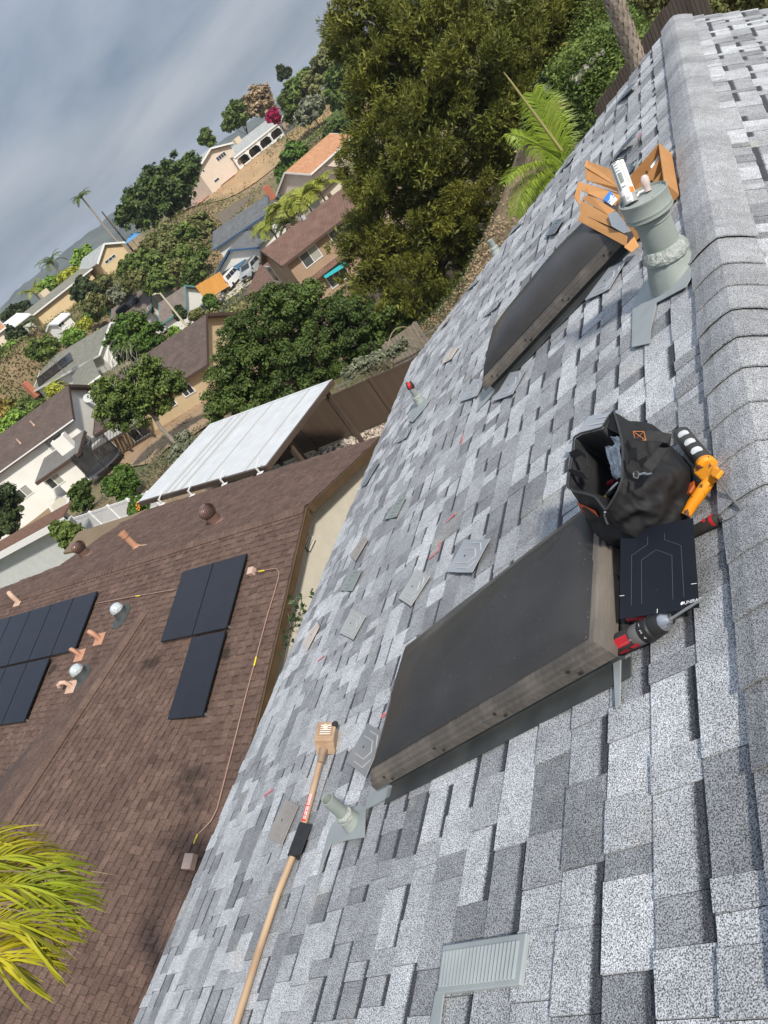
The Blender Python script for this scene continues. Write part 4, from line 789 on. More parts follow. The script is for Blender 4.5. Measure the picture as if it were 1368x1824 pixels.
# ================================================================ terrain
TP = np.array([(0,0,-8.2),(6,0,-6),(0,10,-6.5),(8,12,-3.8),(-5,8,-9.3),(-8,8,-10),(-9,14,-10.3),(-14,19,-10.35),(-8,21,-10.3),(-20,18,-10.4),(-22,21,-10.6),(-28,20,-11.2),(-34,22,-11.6),(-30,10,-10.6),(-15,5,-10.2),(-10,-5,-9.8),(-22,5,-10.3),(-40,12,-11.4),(-40,25,-12),
 (-1.7,14,-4.9),(0,25,-4.2),(-3,30,-4.5),(5,30,-1.8),(-3,45,-3.5),(5,60,-1),(-10,60,-9),(-20,72,-12.5),(-6,26,-7.2),(-8,24,-9.0),
 (-13,25,-10.7),(-18,27,-11.3),(-14,36,-13),(-25,35,-12.5),(-34,30,-11.9),(-38,36,-12.9),(-36,47,-13.4),(-45,50,-13.8),(-50,40,-14),(-58,38,-14.3),(-33,58,-15.4),(-40,66,-16),(-50,62,-14.9),(-55,72,-14.8),(-60,84,-15),(-66,95,-14.7),(-56,93,-14.8),(-65,76,-15),(-75,66,-14),(-85,66,-13.4),(-100,84,-9.5),(-92,92,-8.5),(-86,77,-11.4),(-108,104,-7.2),(-100,112,-6.6),(-88,121,-5.4),(-84,106,-9.5),(-76,108,-11.5),(-70,114,-11),(-90,140,-6.4),(-78,162,-6.4),(-84,150,-6.2),(-68,130,-9.6),(-58,138,-8.5),(-45,100,-11.5),(-42,115,-9.5),(-60,170,-5.2),(-120,150,-4.5),(-120,122,-5),(-140,140,-7),(-100,200,-4),(-40,180,-2.5),(-20,120,-5),(-10,200,-1),(20,150,1),(-120,80,-11),(-140,95,-10),(-110,60,-14),(-90,50,-15),(-70,45,-14.6),(-160,60,-15),(-200,150,-14),(-200,250,-22),(-120,20,-16),(-70,10,-13),(30,-30,-4),(-40,-40,-11),(40,40,2),(-300,100,-30),(-300,400,-35),(0,400,-12),(200,200,0),(-150,500,-35)], dtype=float)
def gz(x, y):
    d2 = (TP[:, 0] - x) ** 2 + (TP[:, 1] - y) ** 2 + 1.5; w_ = d2 ** -1.9; return float((w_ * TP[:, 2]).sum() / w_.sum())
def gpt(u, v, zlo=-3, zhi=-40):                    # pixel -> terrain
    r = ray(u, v); r = r / math.hypot(r.x, r.y); t = 8.0
    while t < 900:
        if r.z * t < gz(r.x * t, r.y * t): return V((r.x * t, r.y * t, gz(r.x * t, r.y * t)))
        t *= 1.006
    return r * 900
def make_ground():
    global g_
    xs_ = np.concatenate([np.linspace(-4000, -420, 12), np.linspace(-400, -175, 16), np.linspace(-170, 20, 150), np.linspace(25, 180, 16), np.linspace(220, 4000, 10)])
    ys_ = np.concatenate([np.linspace(-1500, -60, 10), np.linspace(-50, -5, 10), np.linspace(-2, 190, 150), np.linspace(198, 460, 18), np.linspace(520, 4000, 12)])
    GX, GY = np.meshgrid(xs_, ys_, indexing='ij'); W_ = np.zeros_like(GX); Z_ = np.zeros_like(GX)
    for px, py, pz in TP:
        w_ = ((GX - px) ** 2 + (GY - py) ** 2 + 1.5) ** -1.9; W_ += w_; Z_ += w_ * pz
    Z_ /= W_; far = np.clip((np.hypot(GX, GY) - 350) / 900, 0, 1); Z_ = Z_ * (1 - far) + -70 * far
    nx, ny = GX.shape; idx = np.arange(nx * ny).reshape(nx, ny)
    qd = np.stack([idx[:-1, :-1], idx[1:, :-1], idx[1:, 1:], idx[:-1, 1:]], -1).reshape(-1, 4)
    M_GRD = mat('dry_soil_and_weeds', (0.20, 0.135, 0.08), (0.28, 0.20, 0.12), scale=0.5, rough=.95, bump=.6, bscale=3, c3=(0.085, 0.10, 0.035), s3=0.07, detail=8)
    g_ = npmesh('ground', np.stack([GX, GY, Z_], -1).reshape(-1, 3), qd, M_GRD); tag(g_, kind='structure')
    for p in g_.data.polygons: p.use_smooth = True
# ================================================================ neighbour's brown roof
NY_ = math.radians(-2.5); E1 = V((math.cos(NY_), math.sin(NY_), 0)); EB = V((-math.sin(NY_), math.cos(NY_), 0)); TP15 = math.tan(math.radians(15)); C15, S15 = math.cos(math.radians(15)), math.sin(math.radians(15))
PO = V((-12.217, 9.390, -6.141))                                   # corner of the solar array on the panel plane
NN = (EB * -S15 + V((0, 0, C15)))                                   # normal of the near slope (faces us)
RO = PO - NN * 0.11                                                 # roof plane below the panels
PEAK = hit(536, 906, RO, NN)
AC, B0 = -4.33, 1.5
def nb(a, b, h=0.0):                                                # near slope plan coords (b towards us)
    return PEAK + E1 * a - EB * b + V((0, 0, -TP15 * b)) + NN * h
NF = EB * S15 + V((0, 0, C15))
def fb(a, b, h=0.0): return PEAK + E1 * a + EB * b + V((0, 0, -TP15 * b)) + NF * h      # far slope
NC = E1 * S15 + V((0, 0, C15))
def cb(a, b, h=0.0): return PEAK + E1 * a - EB * b + V((0, 0, -TP15 * B0 - TP15 * (a - AC))) + NC * h   # cross wing, right slope
NCL = E1 * -S15 + V((0, 0, C15))
def cl(a, b, h=0.0): return PEAK + E1 * a - EB * b + V((0, 0, -TP15 * B0 - TP15 * (AC - a))) + NCL * h
def onnear(u, v, h=0.0): return hit(u, v, RO + NN * h, NN)
def oncross(u, v, h=0.0): return hit(u, v, cb(AC, B0, h), NC)
def onfar(u, v, h=0.0): return hit(u, v, PEAK + NF * h, NF)
NBZ = -10.3
nbh = thing('neighbour_house', 'single storey cream house under brown shingle roof with black solar panels', 'house', PEAK + V((-8, -3, NBZ - PEAK.z)))
M_BD = mat('brown_underlay', (0.07, 0.045, 0.035), rough=.9)
rf = MB()
aR = 0.12; FAR = [(aR, 0), (aR, 3.6), (-10.7, 5.1), (-11.35, 4.1), (-11.3, 1.95), (-17, 1.25), (-17, 0)]
rf.slab([nb(a, b, -.012) for a, b in ((aR, .0), (-17, .0), (-17, 8.5), (AC - 7, B0 + 7), (AC, B0), (aR, B0 + aR - AC))], NN, -.08)
rf.slab([fb(a, b, -.012) for a, b in FAR], NF, -.08)
rf.slab([cb(a, b, -.012) for a, b in ((AC, B0), (aR + .1, B0 + aR + .1 - AC), (aR + .1, 17), (AC, 17))], NC, -.08)
rf.slab([cl(a, b, -.012) for a, b in ((AC, B0), (AC - 6.5, B0 + 6.5), (AC - 6.5, 17), (AC, 17))], NCL, -.08)
nroof = rf.build('roof', M_BD, nbh)
M_BS = shingle_mat('brown_shingle', (0.086, 0.056, 0.045), (0.150, 0.098, 0.078), grain=.55, warm=(0.07, 0.052, 0.042), gs=120)
stains(M_BS, [(tuple(hit(272, 1185, RO, NN)), .35), (tuple(hit(345, 1385, RO, NN)), .42), (tuple(hit(352, 1430, RO, NN)), .3), (tuple(hit(402, 1165, RO, NN)), .2), (tuple(hit(95, 1190, RO, NN)), .22)], (0.028, 0.021, 0.018))
def course2(fr, alo, b0, b1, keep, ex=.14):
    out_ = []; b = b0 - random.uniform(0, .3); raised = random.random() < .5; bias = random.uniform(-.1, .1)
    while b < b1:
        e = min(b + random.choice([.10, .13, .15, .17, .20, .24]) * random.uniform(.9, 1.1), b1)
        if e - b > .02 and keep(alo, (b + e) / 2):
            out_.append(piece(fr, alo, alo + ex + .02, b + .002, e - .002, .014 if raised else .007, .0, min(1, max(0, random.gauss(.5, .17) + bias)), 0.38 if not raised else 0.0, edge=.002))
        b = e; raised = not raised
    return out_
ps = []; dk = .14 * C15
bb = 8.6
while bb > .06:
    ps += course2(lambda a, b, h: nb(b, -a * C15, h), -bb / C15, -14, aR, lambda a, b: (-a * C15 - .25 < B0 + abs(b - AC)) if b > AC else (-a * C15 < B0 + abs(b - AC) + .2)); bb -= dk
aa = aR + .1
while aa > AC + .05:
    ps += course2(lambda a, b, h: cb(-a * C15, b, h), -aa / C15, B0, 12.5, lambda a, b: b > B0 + (-a * C15 - AC) - .3); aa -= dk
aa = AC - 2.2
while aa < AC - .05:
    ps += course2(lambda a, b, h: cl(2 * AC + a * C15, b, h), (aa - 2 * AC) / C15, B0, 12.5, lambda a, b: True) if False else course2(lambda a, b, h: cl(a * C15, b, h), aa / C15, B0, 12.5, lambda a, b: b > B0 + (AC - a * C15) - .3); aa += dk
bb = 5.1
def infar(a, b):
    lim = 3.6 + (aR - a) / (10.7 + aR) * 1.5 if a > -10.7 else (4.6 if a > -11.3 else 1.95 - (-11.3 - a) * .12); return b < lim
while bb > .06:
    ps += course2(lambda a, b, h: fb(b, -a * C15, h), -bb / C15, -16, aR, lambda a, b: infar(b, -a * C15)); bb -= dk
lay('shingle', ps, M_BS, nroof, 300)
def nridge(p0, p1, n1_, n2_, step=.145, wd=.14, lift=.022, mm=M_BS, par=nroof, flip=False, plain=None):
    d = (p1 - p0); Ln = d.length; d.normalize(); s1 = d.cross(n1_).normalized(); s1 = s1 if s1.z < 0 else -s1; s2 = d.cross(n2_).normalized(); s2 = s2 if s2.z < 0 else -s2
    k = 0; x = 0
    while x < Ln:
        st_ = step if not (plain and plain[0] < x < plain[1]) else step
        e = min(x + st_ * 1.35, Ln + .05); h0, h1 = (lift + .014, lift + .004) if not flip else (lift + .004, lift + .014)
        if plain and plain[0] < x < plain[1]: h0 = h1 = lift + .008
        o0 = origin(par); vs = []
        for q, h in ((x, h0), (e, h1)):
            c = p0 + d * q; vs += [c + s1 * wd + n1_ * h * .8, c + V((0, 0, h + .006)), c + s2 * wd + n2_ * h * .8]
        vs2 = [p - V((0, 0, .008)) for p in vs]
        fs = [(0, 1, 4, 3), (1, 2, 5, 4), (6, 9, 10, 7), (7, 10, 11, 8), (0, 6, 7, 1), (1, 7, 8, 2), (3, 4, 10, 9), (4, 5, 11, 10), (0, 3, 9, 6), (2, 8, 11, 5)]
        me = bpy.data.meshes.new('ridge_cap'); me.from_pydata([tuple(p - o0) for p in vs + vs2], [], fs); attr(me, 'tone', [random.gauss(.62, .12)] * 12); attr(me, 'sv', [0] * 12); attr(me, 'rec', [0] * 12)
        link('ridge_cap', me, mm, par); x += st_
nridge(nb(aR, 0), nb(-16, 0), NN, NF, plain=(6.2, 20))
nridge(cb(AC, B0 - .1), cb(AC, 12), NC, NCL, wd=.16, lift=.03)
# fascia and gable wall
M_FB = mat('brown_fascia', (0.075, 0.048, 0.025), (0.095, 0.062, 0.032), scale=3, rough=.55, spec=.4)
M_CRM = mat('cream_stucco', (0.58, 0.535, 0.44), (0.63, 0.585, 0.485), scale=4, rough=.9, bump=.3, bscale=40)
for (p, q, n_) in ((nb(aR + .02, 0, -.10), nb(aR + .02, 5.9, -.10), NN), (fb(aR + .02, 0, -.10), fb(aR + .02, 3.6, -.10), NF)):
    MB().beam(p, q, .04, .17, n_).build('fascia', M_FB, nbh)
MB().beam(cb(aR + .12, 5.9, -.14), cb(aR + .12, 17, -.14), .04, .22, NC).build('fascia', M_FB, nbh)
MB().beam(fb(aR, 3.62, -.12), fb(-10.7, 5.12, -.12), .04, .16, NF).build('fascia', M_FB, nbh)
MB().tube([nb(aR + .05, 0, .0), nb(aR + .05, 5.9, .0)], .012, 6).build('drip_edge', M_FB, nroof)
ow = -.16
wl = MB(); wl.slab([nb(ow, 15, 0) * 1 + V((0, 0, NBZ - nb(ow, 15).z)), fb(ow, 3.2) + V((0, 0, NBZ - fb(ow, 3.2).z)), fb(ow, 3.2) - V((0, 0, .14)), PEAK + E1 * ow - V((0, 0, .14)), nb(ow, 5.5) - V((0, 0, .16)), nb(ow, 15) + V((0, 0, nb(ow, 5.5).z - .16 - nb(ow, 15).z))], E1, -9.5)
wl.build('wall', M_CRM, nbh)
# attic louvre on the gable
lvp = PEAK + E1 * ow; M_CRM2 = mat('cream_louvre', (0.70, 0.66, 0.55), rough=.6)
lvq = [hit(u, v, lvp + E1 * .03, E1) for u, v in ((543, 942), (561, 961), (551, 983), (533, 962))]
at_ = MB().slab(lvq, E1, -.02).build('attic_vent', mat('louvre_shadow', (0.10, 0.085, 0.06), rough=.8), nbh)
for k in range(6):
    p = lerp(lvq[0], lvq[3], 0); u = (k + .5) / 6
    MB().beam(lerp(lvq[0], lvq[1], u) + E1 * .012, lerp(lvq[3], lvq[2], u) + E1 * .012, .03, .035, E1).build('slat', M_CRM2, at_)
# ---- solar panels
M_PV = mat('solar_cell', (0.010, 0.011, 0.017), (0.013, 0.014, 0.021), scale=3, rough=.18, spec=.45); M_PVF = mat('solar_frame', (0.012, 0.012, 0.013), rough=.4, metal=.3)
M_RAIL = mat('rail_alu', (0.45, 0.46, 0.46), rough=.4, metal=.8)
E2D = (EB * -C15 + V((0, 0, -S15)))
def panel(a, b, label, grp, wd=1.0, ln=1.66):
    o = PO + E1 * a + E2D * b; t = thing('solar_panel', label, 'solar panel', o + E1 * wd / 2 + E2D * ln / 2, grp)
    c = o + E1 * wd / 2 + E2D * ln / 2 - NN * .018
    MB().box(c, E1, E2D, NN, wd / 2 - .006, ln / 2 - .006, .016).build('frame', M_PVF, t)
    MB().box(c + NN * .0165, E1, E2D, NN, wd / 2 - .018, ln / 2 - .018, .0025).build('glass', M_PV, t)
    MB().box(c + E2D * (ln / 2 - .05) - NN * .05, E1, E2D, NN, wd / 2 + .01, .02, .03).build('rail', M_RAIL, t)
gA = 'right solar array on the brown roof'; gB = 'left solar array on the brown roof'
panel(0, 0, 'left upper solar panel of the right hand array', gA); panel(1.0, 0, 'right upper solar panel of the right hand array', gA); panel(1.0, 1.7, 'single lower solar panel of the right hand array', gA)
for k in range(5): panel(-4.27 - k * 1.005, -.16, ['rightmost', 'second from right', 'third from right', 'fourth from right', 'fifth from right'][k] + ' upper solar panel of the left array', gB, ln=1.56)
for k in range(4): panel(-5.27 - k * 1.005, 1.44, ['rightmost', 'second from right', 'third from right', 'fourth from right'][k] + ' lower solar panel of the left array', gB, ln=1.56)
MB_ = MB()
for a, b, n_ in ((0, 1.68, 2.0),): pass
# ---- roof fittings
M_TURB = mat('turbine_brown', (0.13, 0.075, 0.06), (0.17, 0.10, 0.08), scale=8, rough=.35, spec=.6)
M_TERR = mat('terracotta_paint', (0.42, 0.21, 0.13), (0.47, 0.25, 0.16), scale=8, rough=.6)
M_PEACHP = mat('peach_paint', (0.50, 0.33, 0.24), (0.54, 0.37, 0.28), scale=8, rough=.6)
def turbine(u, v, label):
    b0 = onfar(u, v); t = thing('turbine_vent', label, 'vent', b0, 'turbine vents on the brown roof')
    MB().lathe(b0, (0, 0, 1), [(.27, -.09), (.22, .02), (.17, .06), (.165, .22)], 24).build('base', M_TURB, t, smooth=True)
    ax = V((-.25, .0, 1)).normalized(); c = b0 + V((0, 0, .36))
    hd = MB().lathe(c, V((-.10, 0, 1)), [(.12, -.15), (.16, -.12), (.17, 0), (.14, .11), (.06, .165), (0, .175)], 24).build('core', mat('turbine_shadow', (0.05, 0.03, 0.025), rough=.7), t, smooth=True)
    for k in range(22):
        th = 2 * math.pi * k / 22; vs = []
        for q in range(9):
            ph = -1.05 + 2.3 * q / 8; r = .215 * math.cos(ph) if ph < 1.2 else .215 * math.cos(1.2) * .9; z = .175 * math.sin(ph)
            for dth, rr in ((0, 1.0), (.17, .90)):
                vs.append(c + V((math.cos(th + dth + ph * .35) * r * rr, math.sin(th + dth + ph * .35) * r * rr, z)))
        MB().add(vs, [(2 * q, 2 * q + 1, 2 * q + 3, 2 * q + 2) for q in range(8)]).build('vane', M_TURB, t, smooth=True)
    MB().lathe(c + V((0, 0, .155)), (0, 0, 1), [(.085, -.005), (.08, .015), (0, .03)], 20).build('top_plate', M_TURB, t, smooth=True)
turbine(386, 930, 'brown turbine vent on the far slope near the gable peak'); turbine(155, 989, 'brown turbine vent at the left end of the far slope')
def goose(u, v, label, near=True, sc=1.0, dirv=(-.6, .2, 0), mm=M_TERR):
    b0 = onnear(u, v); t = thing('gooseneck_vent', label, 'vent', b0, 'gooseneck vents on the brown roof'); d = V(dirv).normalized()
    MB().tube([b0 - V((0, 0, .05)), b0 + V((0, 0, .16 * sc)), b0 + V((0, 0, .25 * sc)) + d * .03, b0 + V((0, 0, .30 * sc)) + d * .10, b0 + V((0, 0, .27 * sc)) + d * .18, b0 + V((0, 0, .21 * sc)) + d * .20], .062 * sc, 14).build('neck', mm, t, smooth=True)
    MB().lathe(b0 + V((0, 0, .215 * sc)) + d * .195 * 1, (0, 0, -1), [(.058 * sc, 0), (.052 * sc, .012)], 14).build('opening', M_BLACK, t)
    MB().box(b0 + NN * .02, E1, E2D, NN, .17, .15, .004).build('flashing', mm, t)
goose(178, 1139, 'terracotta gooseneck vent above the valley cap', True, .9); goose(143, 1168, 'thin terracotta gooseneck vent beside the left array', True, .75); goose(33, 1072, 'tan gooseneck vent above the left solar array', True, 1.1, (-.5, .4, 0), M_PEACHP); goose(128, 1224, 'small tan gooseneck vent against the cross ridge', True, .8, (-.7, -.3, 0), M_PEACHP)
M_GL = mat('acrylic_tube_dome', (0.42, 0.47, 0.47), (0.72, 0.76, 0.76), scale=11, rough=.06, spec=.9, metal=.35)
def tube_light(u, v, label):
    b0 = onnear(u, v); t = thing('tubular_skylight', label, 'skylight', b0, 'tubular skylights on the brown roof')
    MB().lathe(b0, (0, 0, 1), [(.20, -.06), (.155, .03), (.15, .16)], 24).build('collar', mat('dark_collar', (0.055, 0.06, 0.06), rough=.6), t, smooth=True)
    MB().lathe(b0 + V((0, 0, .16)), (0, 0, 1), [(.165, 0), (.165, .02), (.155, .06), (.125, .12), (.07, .155), (0, .165)], 24).build('dome', M_GL, t, smooth=True)
    P = [b0 + E1 * x + E2D * y + NN * .016 for x, y in ((-.24, -.08), (-.10, -.24), (.14, -.26), (.27, -.08), (.25, .20), (.05, .36), (-.20, .34))]
    MB().slab(P, NN, .004).build('tar_patch', MATS['dark_collar'], t)
tube_light(218, 1094, 'glass tubular skylight between the two solar arrays'); tube_light(147, 1203, 'glass tubular skylight beside the cross ridge')
b0 = onfar(243, 975); t = thing('flue_pipe', 'short terracotta flue pipe with banded top on the far slope', 'vent', b0)
MB().lathe(b0, (0, 0, 1), [(.15, -.05), (.095, .05), (.085, .08), (.085, .42)], 20).build('pipe', M_TERR, t, smooth=True)
MB().lathe(b0, (0, 0, 1), [(.085, .40), (.108, .41), (.108, .56), (.09, .565), (.09, .50), (0, .50)], 20).build('band', M_TERR, t, smooth=True)
MB().lathe(b0 + V((0, 0, .505)), (0, 0, 1), [(.088, 0), (.088, .002)], 16).build('opening', M_BLACK, t)
MB().tube([b0 + E1 * .1 + NF * .03, b0 + E1 * .55 + NF * .03 - EB * .1], .014, 6).build('lead_wire', M_PEACHP, t)
# ---- conduit along the rake
M_CND = mat('conduit_salmon', (0.27, 0.165, 0.125), (0.31, 0.19, 0.15), scale=6, rough=.5); M_YEL = mat('warning_yellow', (0.75, 0.60, 0.03), rough=.5)
cd_ = thing('roof_conduit', 'salmon conduit with yellow labels running down the brown rake', 'conduit', onnear(470, 1120))
cpx = [(451, 1019), (475, 1015), (492, 1012.5), (497, 1019), (496, 1030), (487, 1061), (476, 1097), (456, 1172), (437.6, 1240), (415, 1330), (394, 1412)]
pth = [onnear(u, v, .045) for u, v in cpx] + [oncross(u, v, .06) for u, v in ((387, 1440), (376, 1462), (362, 1477), (351, 1488), (347, 1500))]
MB().tube(pth, .011, 8).build('pipe', M_CND, cd_, smooth=True)
for (u0, v0, u1, v1) in ((461, 1018, 471, 1016), (456.5, 1170, 452.5, 1186)): MB().tube([onnear(u0, v0, .046), onnear(u1, v1, .046)], .0135, 8).build('yellow_label', M_YEL, cd_, smooth=True)
MB().tube([oncross(352, 1486, .06), oncross(345, 1503, .06)], .0135, 8).build('yellow_label', M_YEL, cd_, smooth=True)
for pc_, ee in ((onnear(448, 1018, .06), .07), (oncross(338, 1535, .08), .10)): MB().box(pc_, E1, E2D, NN, ee, ee * 1.1, .055).build('junction_box', mat('junction_pink', (0.50, 0.36, 0.30), rough=.6), cd_, bevel=.006)
c2 = thing('array_conduit', 'thin conduit joining the two solar arrays', 'conduit', onnear(240, 1062)); MB().tube([onnear(170, 1075, .05), onnear(240, 1062, .05), onnear(312, 1050, .05)], .011, 8).build('pipe', M_CND, c2, smooth=True)
MB().tube([onnear(242, 1062, .05), onnear(249, 1061, .05)], .0135, 8).build('yellow_label', M_YEL, c2, smooth=True)
# ================================================================ neighbour's yard
M_CONC = mat('concrete', (0.36, 0.33, 0.28), (0.42, 0.39, 0.335), scale=1.5, rough=.9, bump=.1, bscale=20)
YZ = -10.3
o = MB().slab([(-26, 13.5, YZ - .25), (-6.5, 13.5, YZ - .25), (-6.5, 19.75, YZ - .25), (-26, 19.75, YZ - .25)], (0, 0, 1), .31).build('patio', M_CONC); tag(o, kind='structure')
rng = np.random.RandomState(3)
def stones(name, n, xr, yr, zf, smin, smax, m, parent=None):
    vs = []; fs = []; base = np.array([(1, 0, 0), (-1, 0, 0), (0, 1, 0), (0, -1, 0), (0, 0, 1), (0, 0, -1)], float); tri = np.array([(0, 2, 4), (2, 1, 4), (1, 3, 4), (3, 0, 4), (2, 0, 5), (1, 2, 5), (3, 1, 5), (0, 3, 5)])
    for i in range(n):
        x, y = rng.uniform(*xr), rng.uniform(*yr); s_ = rng.uniform(smin, smax) * np.array([1, rng.uniform(.6, 1), rng.uniform(.5, .8)]); a = rng.uniform(0, 6.28); R2 = np.array([[math.cos(a), -math.sin(a), 0], [math.sin(a), math.cos(a), 0], [0, 0, 1]])
        b = (base * (1 + rng.uniform(-.25, .25, (6, 1)))) * s_; vs.append(b @ R2.T + np.array([x, y, zf(x, y) + s_[2] * .5])); fs.append(tri + 6 * i)
    return npmesh(name, np.concatenate(vs), np.concatenate(fs), m, parent)
M_RKS = mat('river_rock', (0.30, 0.24, 0.20), (0.46, 0.40, 0.34), scale=2, rough=.8, rand=.45)
o = stones('river_rocks', 3200, (-25, -6), (19.75, 20.85), lambda x, y: YZ - .02, .045, .10, M_RKS); tag(o, 'strip of small river rocks along the brown fence', 'rocks', kind='stuff')
# brown vinyl fence
M_VB = mat('brown_vinyl', (0.085, 0.058, 0.042), (0.10, 0.07, 0.05), scale=1.2, rough=.5, stretch=(8, 8, .3), bump=.05, bscale=12)
FY = 20.95; FTZ = -8.48
fence = thing('vinyl_fence', 'tall dark brown vinyl privacy fence behind the patio', 'fence', (-14, FY, YZ))
xs0 = zat(661, 668, FTZ).x; k = -4
for k in range(-4, 6):
    x = xs0 - 1.87 * k
    po = MB(); po.abox((x - .065, FY - .065, YZ - .3), (x + .065, FY + .065, FTZ + .02)); p_ = po.build('post', M_VB, fence)
    MB().add([(x - .075, FY - .075, FTZ + .02), (x + .075, FY - .075, FTZ + .02), (x + .075, FY + .075, FTZ + .02), (x - .075, FY + .075, FTZ + .02), (x, FY, FTZ + .07)], [(0, 1, 4), (1, 2, 4), (2, 3, 4), (3, 0, 4), (3, 2, 1, 0)]).build('post_cap', M_VB, p_)
    MB().abox((x + .065, FY - .022, FTZ - .10), (x + 1.805, FY + .022, FTZ - .01)).build('rail', M_VB, fence); MB().abox((x + .065, FY - .022, YZ + .06), (x + 1.805, FY + .022, YZ + .17)).build('rail', M_VB, fence)
    for q in range(6):
        w_ = 1.74 / 6; MB().abox((x + .065 + q * w_ + .002, FY - .012, YZ + .17), (x + .065 + (q + 1) * w_ - .002, FY + .012, FTZ - .10)).build('board', M_VB, fence)
# patio cover
M_PW = mat('white_metal_roof', (0.54, 0.555, 0.57), (0.58, 0.595, 0.61), scale=1.2, rough=.5, c3=(0.52, 0.53, 0.535), s3=2)
M_PBR = mat('brown_gutter', (0.07, 0.05, 0.04), (0.085, 0.06, 0.048), scale=2, rough=.45)
pc = [zat(250, 893, -7.20), zat(474, 829, -7.20), zat(588, 680, -7.45), zat(374, 758, -7.45)]      # nl nr fr fl
per = thing('patio_cover', 'white panel patio cover with brown gutter behind the brown roof', 'patio cover', V(((pc[0].x + pc[2].x) / 2, (pc[0].y + pc[2].y) / 2, YZ)))
mat('dull_grey_strip', (0.42, 0.42, 0.40), rough=.6)
NP = 7; nrm = (pc[1] - pc[0]).cross(pc[3] - pc[0]).normalized(); nrm = nrm if nrm.z > 0 else -nrm
for k in range(NP):
    u0, u1 = k / NP + .002, (k + 1) / NP - .002; q = [lerp(pc[0], pc[1], u0), lerp(pc[0], pc[1], u1), lerp(pc[3], pc[2], u1), lerp(pc[3], pc[2], u0)]
    pnl = MB().slab(q, nrm, -.08).build('roof_panel', M_PW, per)
    sm_ = lerp(pc[0], pc[1], u1); se_ = lerp(pc[3], pc[2], u1)
    if k < NP - 1: MB().beam(sm_ + nrm * .012, se_ + nrm * .012, .05, .03, nrm).build('seam', MATS['dull_grey_strip'] if k % 2 else M_PW, pnl)
    if k in (1, 2): MB().beam(lerp(q[0], q[1], .5) + nrm * .004, lerp(q[3], q[2], .5) + nrm * .004, .20, .006, nrm).build('grey_strip', mat('dull_grey_strip', (0.42, 0.42, 0.40), rough=.6), pnl)
    for j in range(3): MB().lathe(lerp(q[3], q[2], .25 + .25 * j) + (lerp(pc[0], pc[1], .5) - lerp(pc[3], pc[2], .5)).normalized() * .35 + nrm * .002, nrm, [(.02, 0), (.02, .004), (0, .008)], 8).build('screw_cap', MATS['dull_grey_strip'], pnl)
for i, (a, b, mm) in enumerate(((pc[0], pc[1], M_PBR), (pc[1], pc[2], M_PBR), (pc[2], pc[3], M_PW), (pc[3], pc[0], M_PW))):
    d = (b - a).normalized(); outn = d.cross(V((0, 0, 1))); mid = (pc[0] + pc[2]) / 2; outn = outn if outn.dot((a + b) / 2 - mid) > 0 else -outn
    MB().beam(a - d * .06 + outn * .05 - V((0, 0, .06)), b + d * .06 + outn * .05 - V((0, 0, .06)), .09, .17).build('gutter', mm, per, bevel=.01)
for u in (0.30, 0.93):
    top_ = lerp(pc[1], pc[2], u) + V((-.12, 0, -.12)); MB().abox((top_.x - .07, top_.y - .07, YZ + .05), (top_.x + .07, top_.y + .07, top_.z)).build('post', M_PBR, per)
for u in (0.06, .5):
    top_ = lerp(pc[3], pc[2], u) + V((0, -.15, -.12)); MB().abox((top_.x - .07, top_.y - .07, YZ + .05), (top_.x + .07, top_.y + .07, top_.z)).build('post', M_PBR, per)
MB().beam(lerp(pc[3], pc[2], .02) + V((0, -.15, -.2)), lerp(pc[3], pc[2], .97) + V((0, -.15, -.2)), .09, .18).build('beam', M_PBR, per)
for u, v in ((463.6, 838), (400, 858), (342.6, 878), (290, 893)):
    b0 = onfar(u, v + 5); br = MB(); br.box(b0 + V((0, 0, .10)), (1, 0, 0), (0, 1, 0), (0, 0, 1), .02, .02, .13); br.box(b0 + NF * .012, E1, EB, NF, .11, .05, .008); br.beam(b0 + V((0, 0, .2)), b0 + V((-.0, .35, .27)), .03, .03); br.build('roof_bracket', mat('white_bracket', (0.7, 0.7, 0.68), rough=.5), per)
# bench and bin under the cover
t = thing('patio_bench', 'grey patio bench and table edge half hidden under the white cover', 'bench', zat(520, 832, YZ))
c = zat(505, 838, -9.6); MB().box(c, (1, -.1, 0), (.1, 1, 0), (0, 0, 1), .75, .28, .04).build('seat', mat('bench_grey', (0.35, 0.33, 0.29), rough=.7), t)
for sx in (-.6, .6): MB().abox((c.x + sx - .05, c.y - .2, YZ + .06), (c.x + sx + .05, c.y + .2, c.z - .04)).build('leg', MATS['bench_grey'], t)
c = zat(556, 826, -9.6); t = thing('planter_box', 'small black planter box beside the patio post', 'planter', (c.x, c.y, YZ + .06)); 
mb = MB(); s_ = .26
for a0, a1 in (((-s_, -s_), (s_, -s_ + .03)), ((-s_, s_ - .03), (s_, s_)), ((-s_, -s_ + .03), (-s_ + .03, s_ - .03)), ((s_ - .03, -s_ + .03), (s_, s_ - .03))): mb.abox((c.x + a0[0], c.y + a0[1], YZ + .06), (c.x + a1[0], c.y + a1[1], c.z))
mb.build('box_wall', mat('dark_planter', (0.03, 0.03, 0.03), rough=.6), t); MB().abox((c.x - s_ + .03, c.y - s_ + .03, YZ + .06), (c.x + s_ - .03, c.y + s_ - .03, c.z - .06)).build('soil', M_BLACK, t)
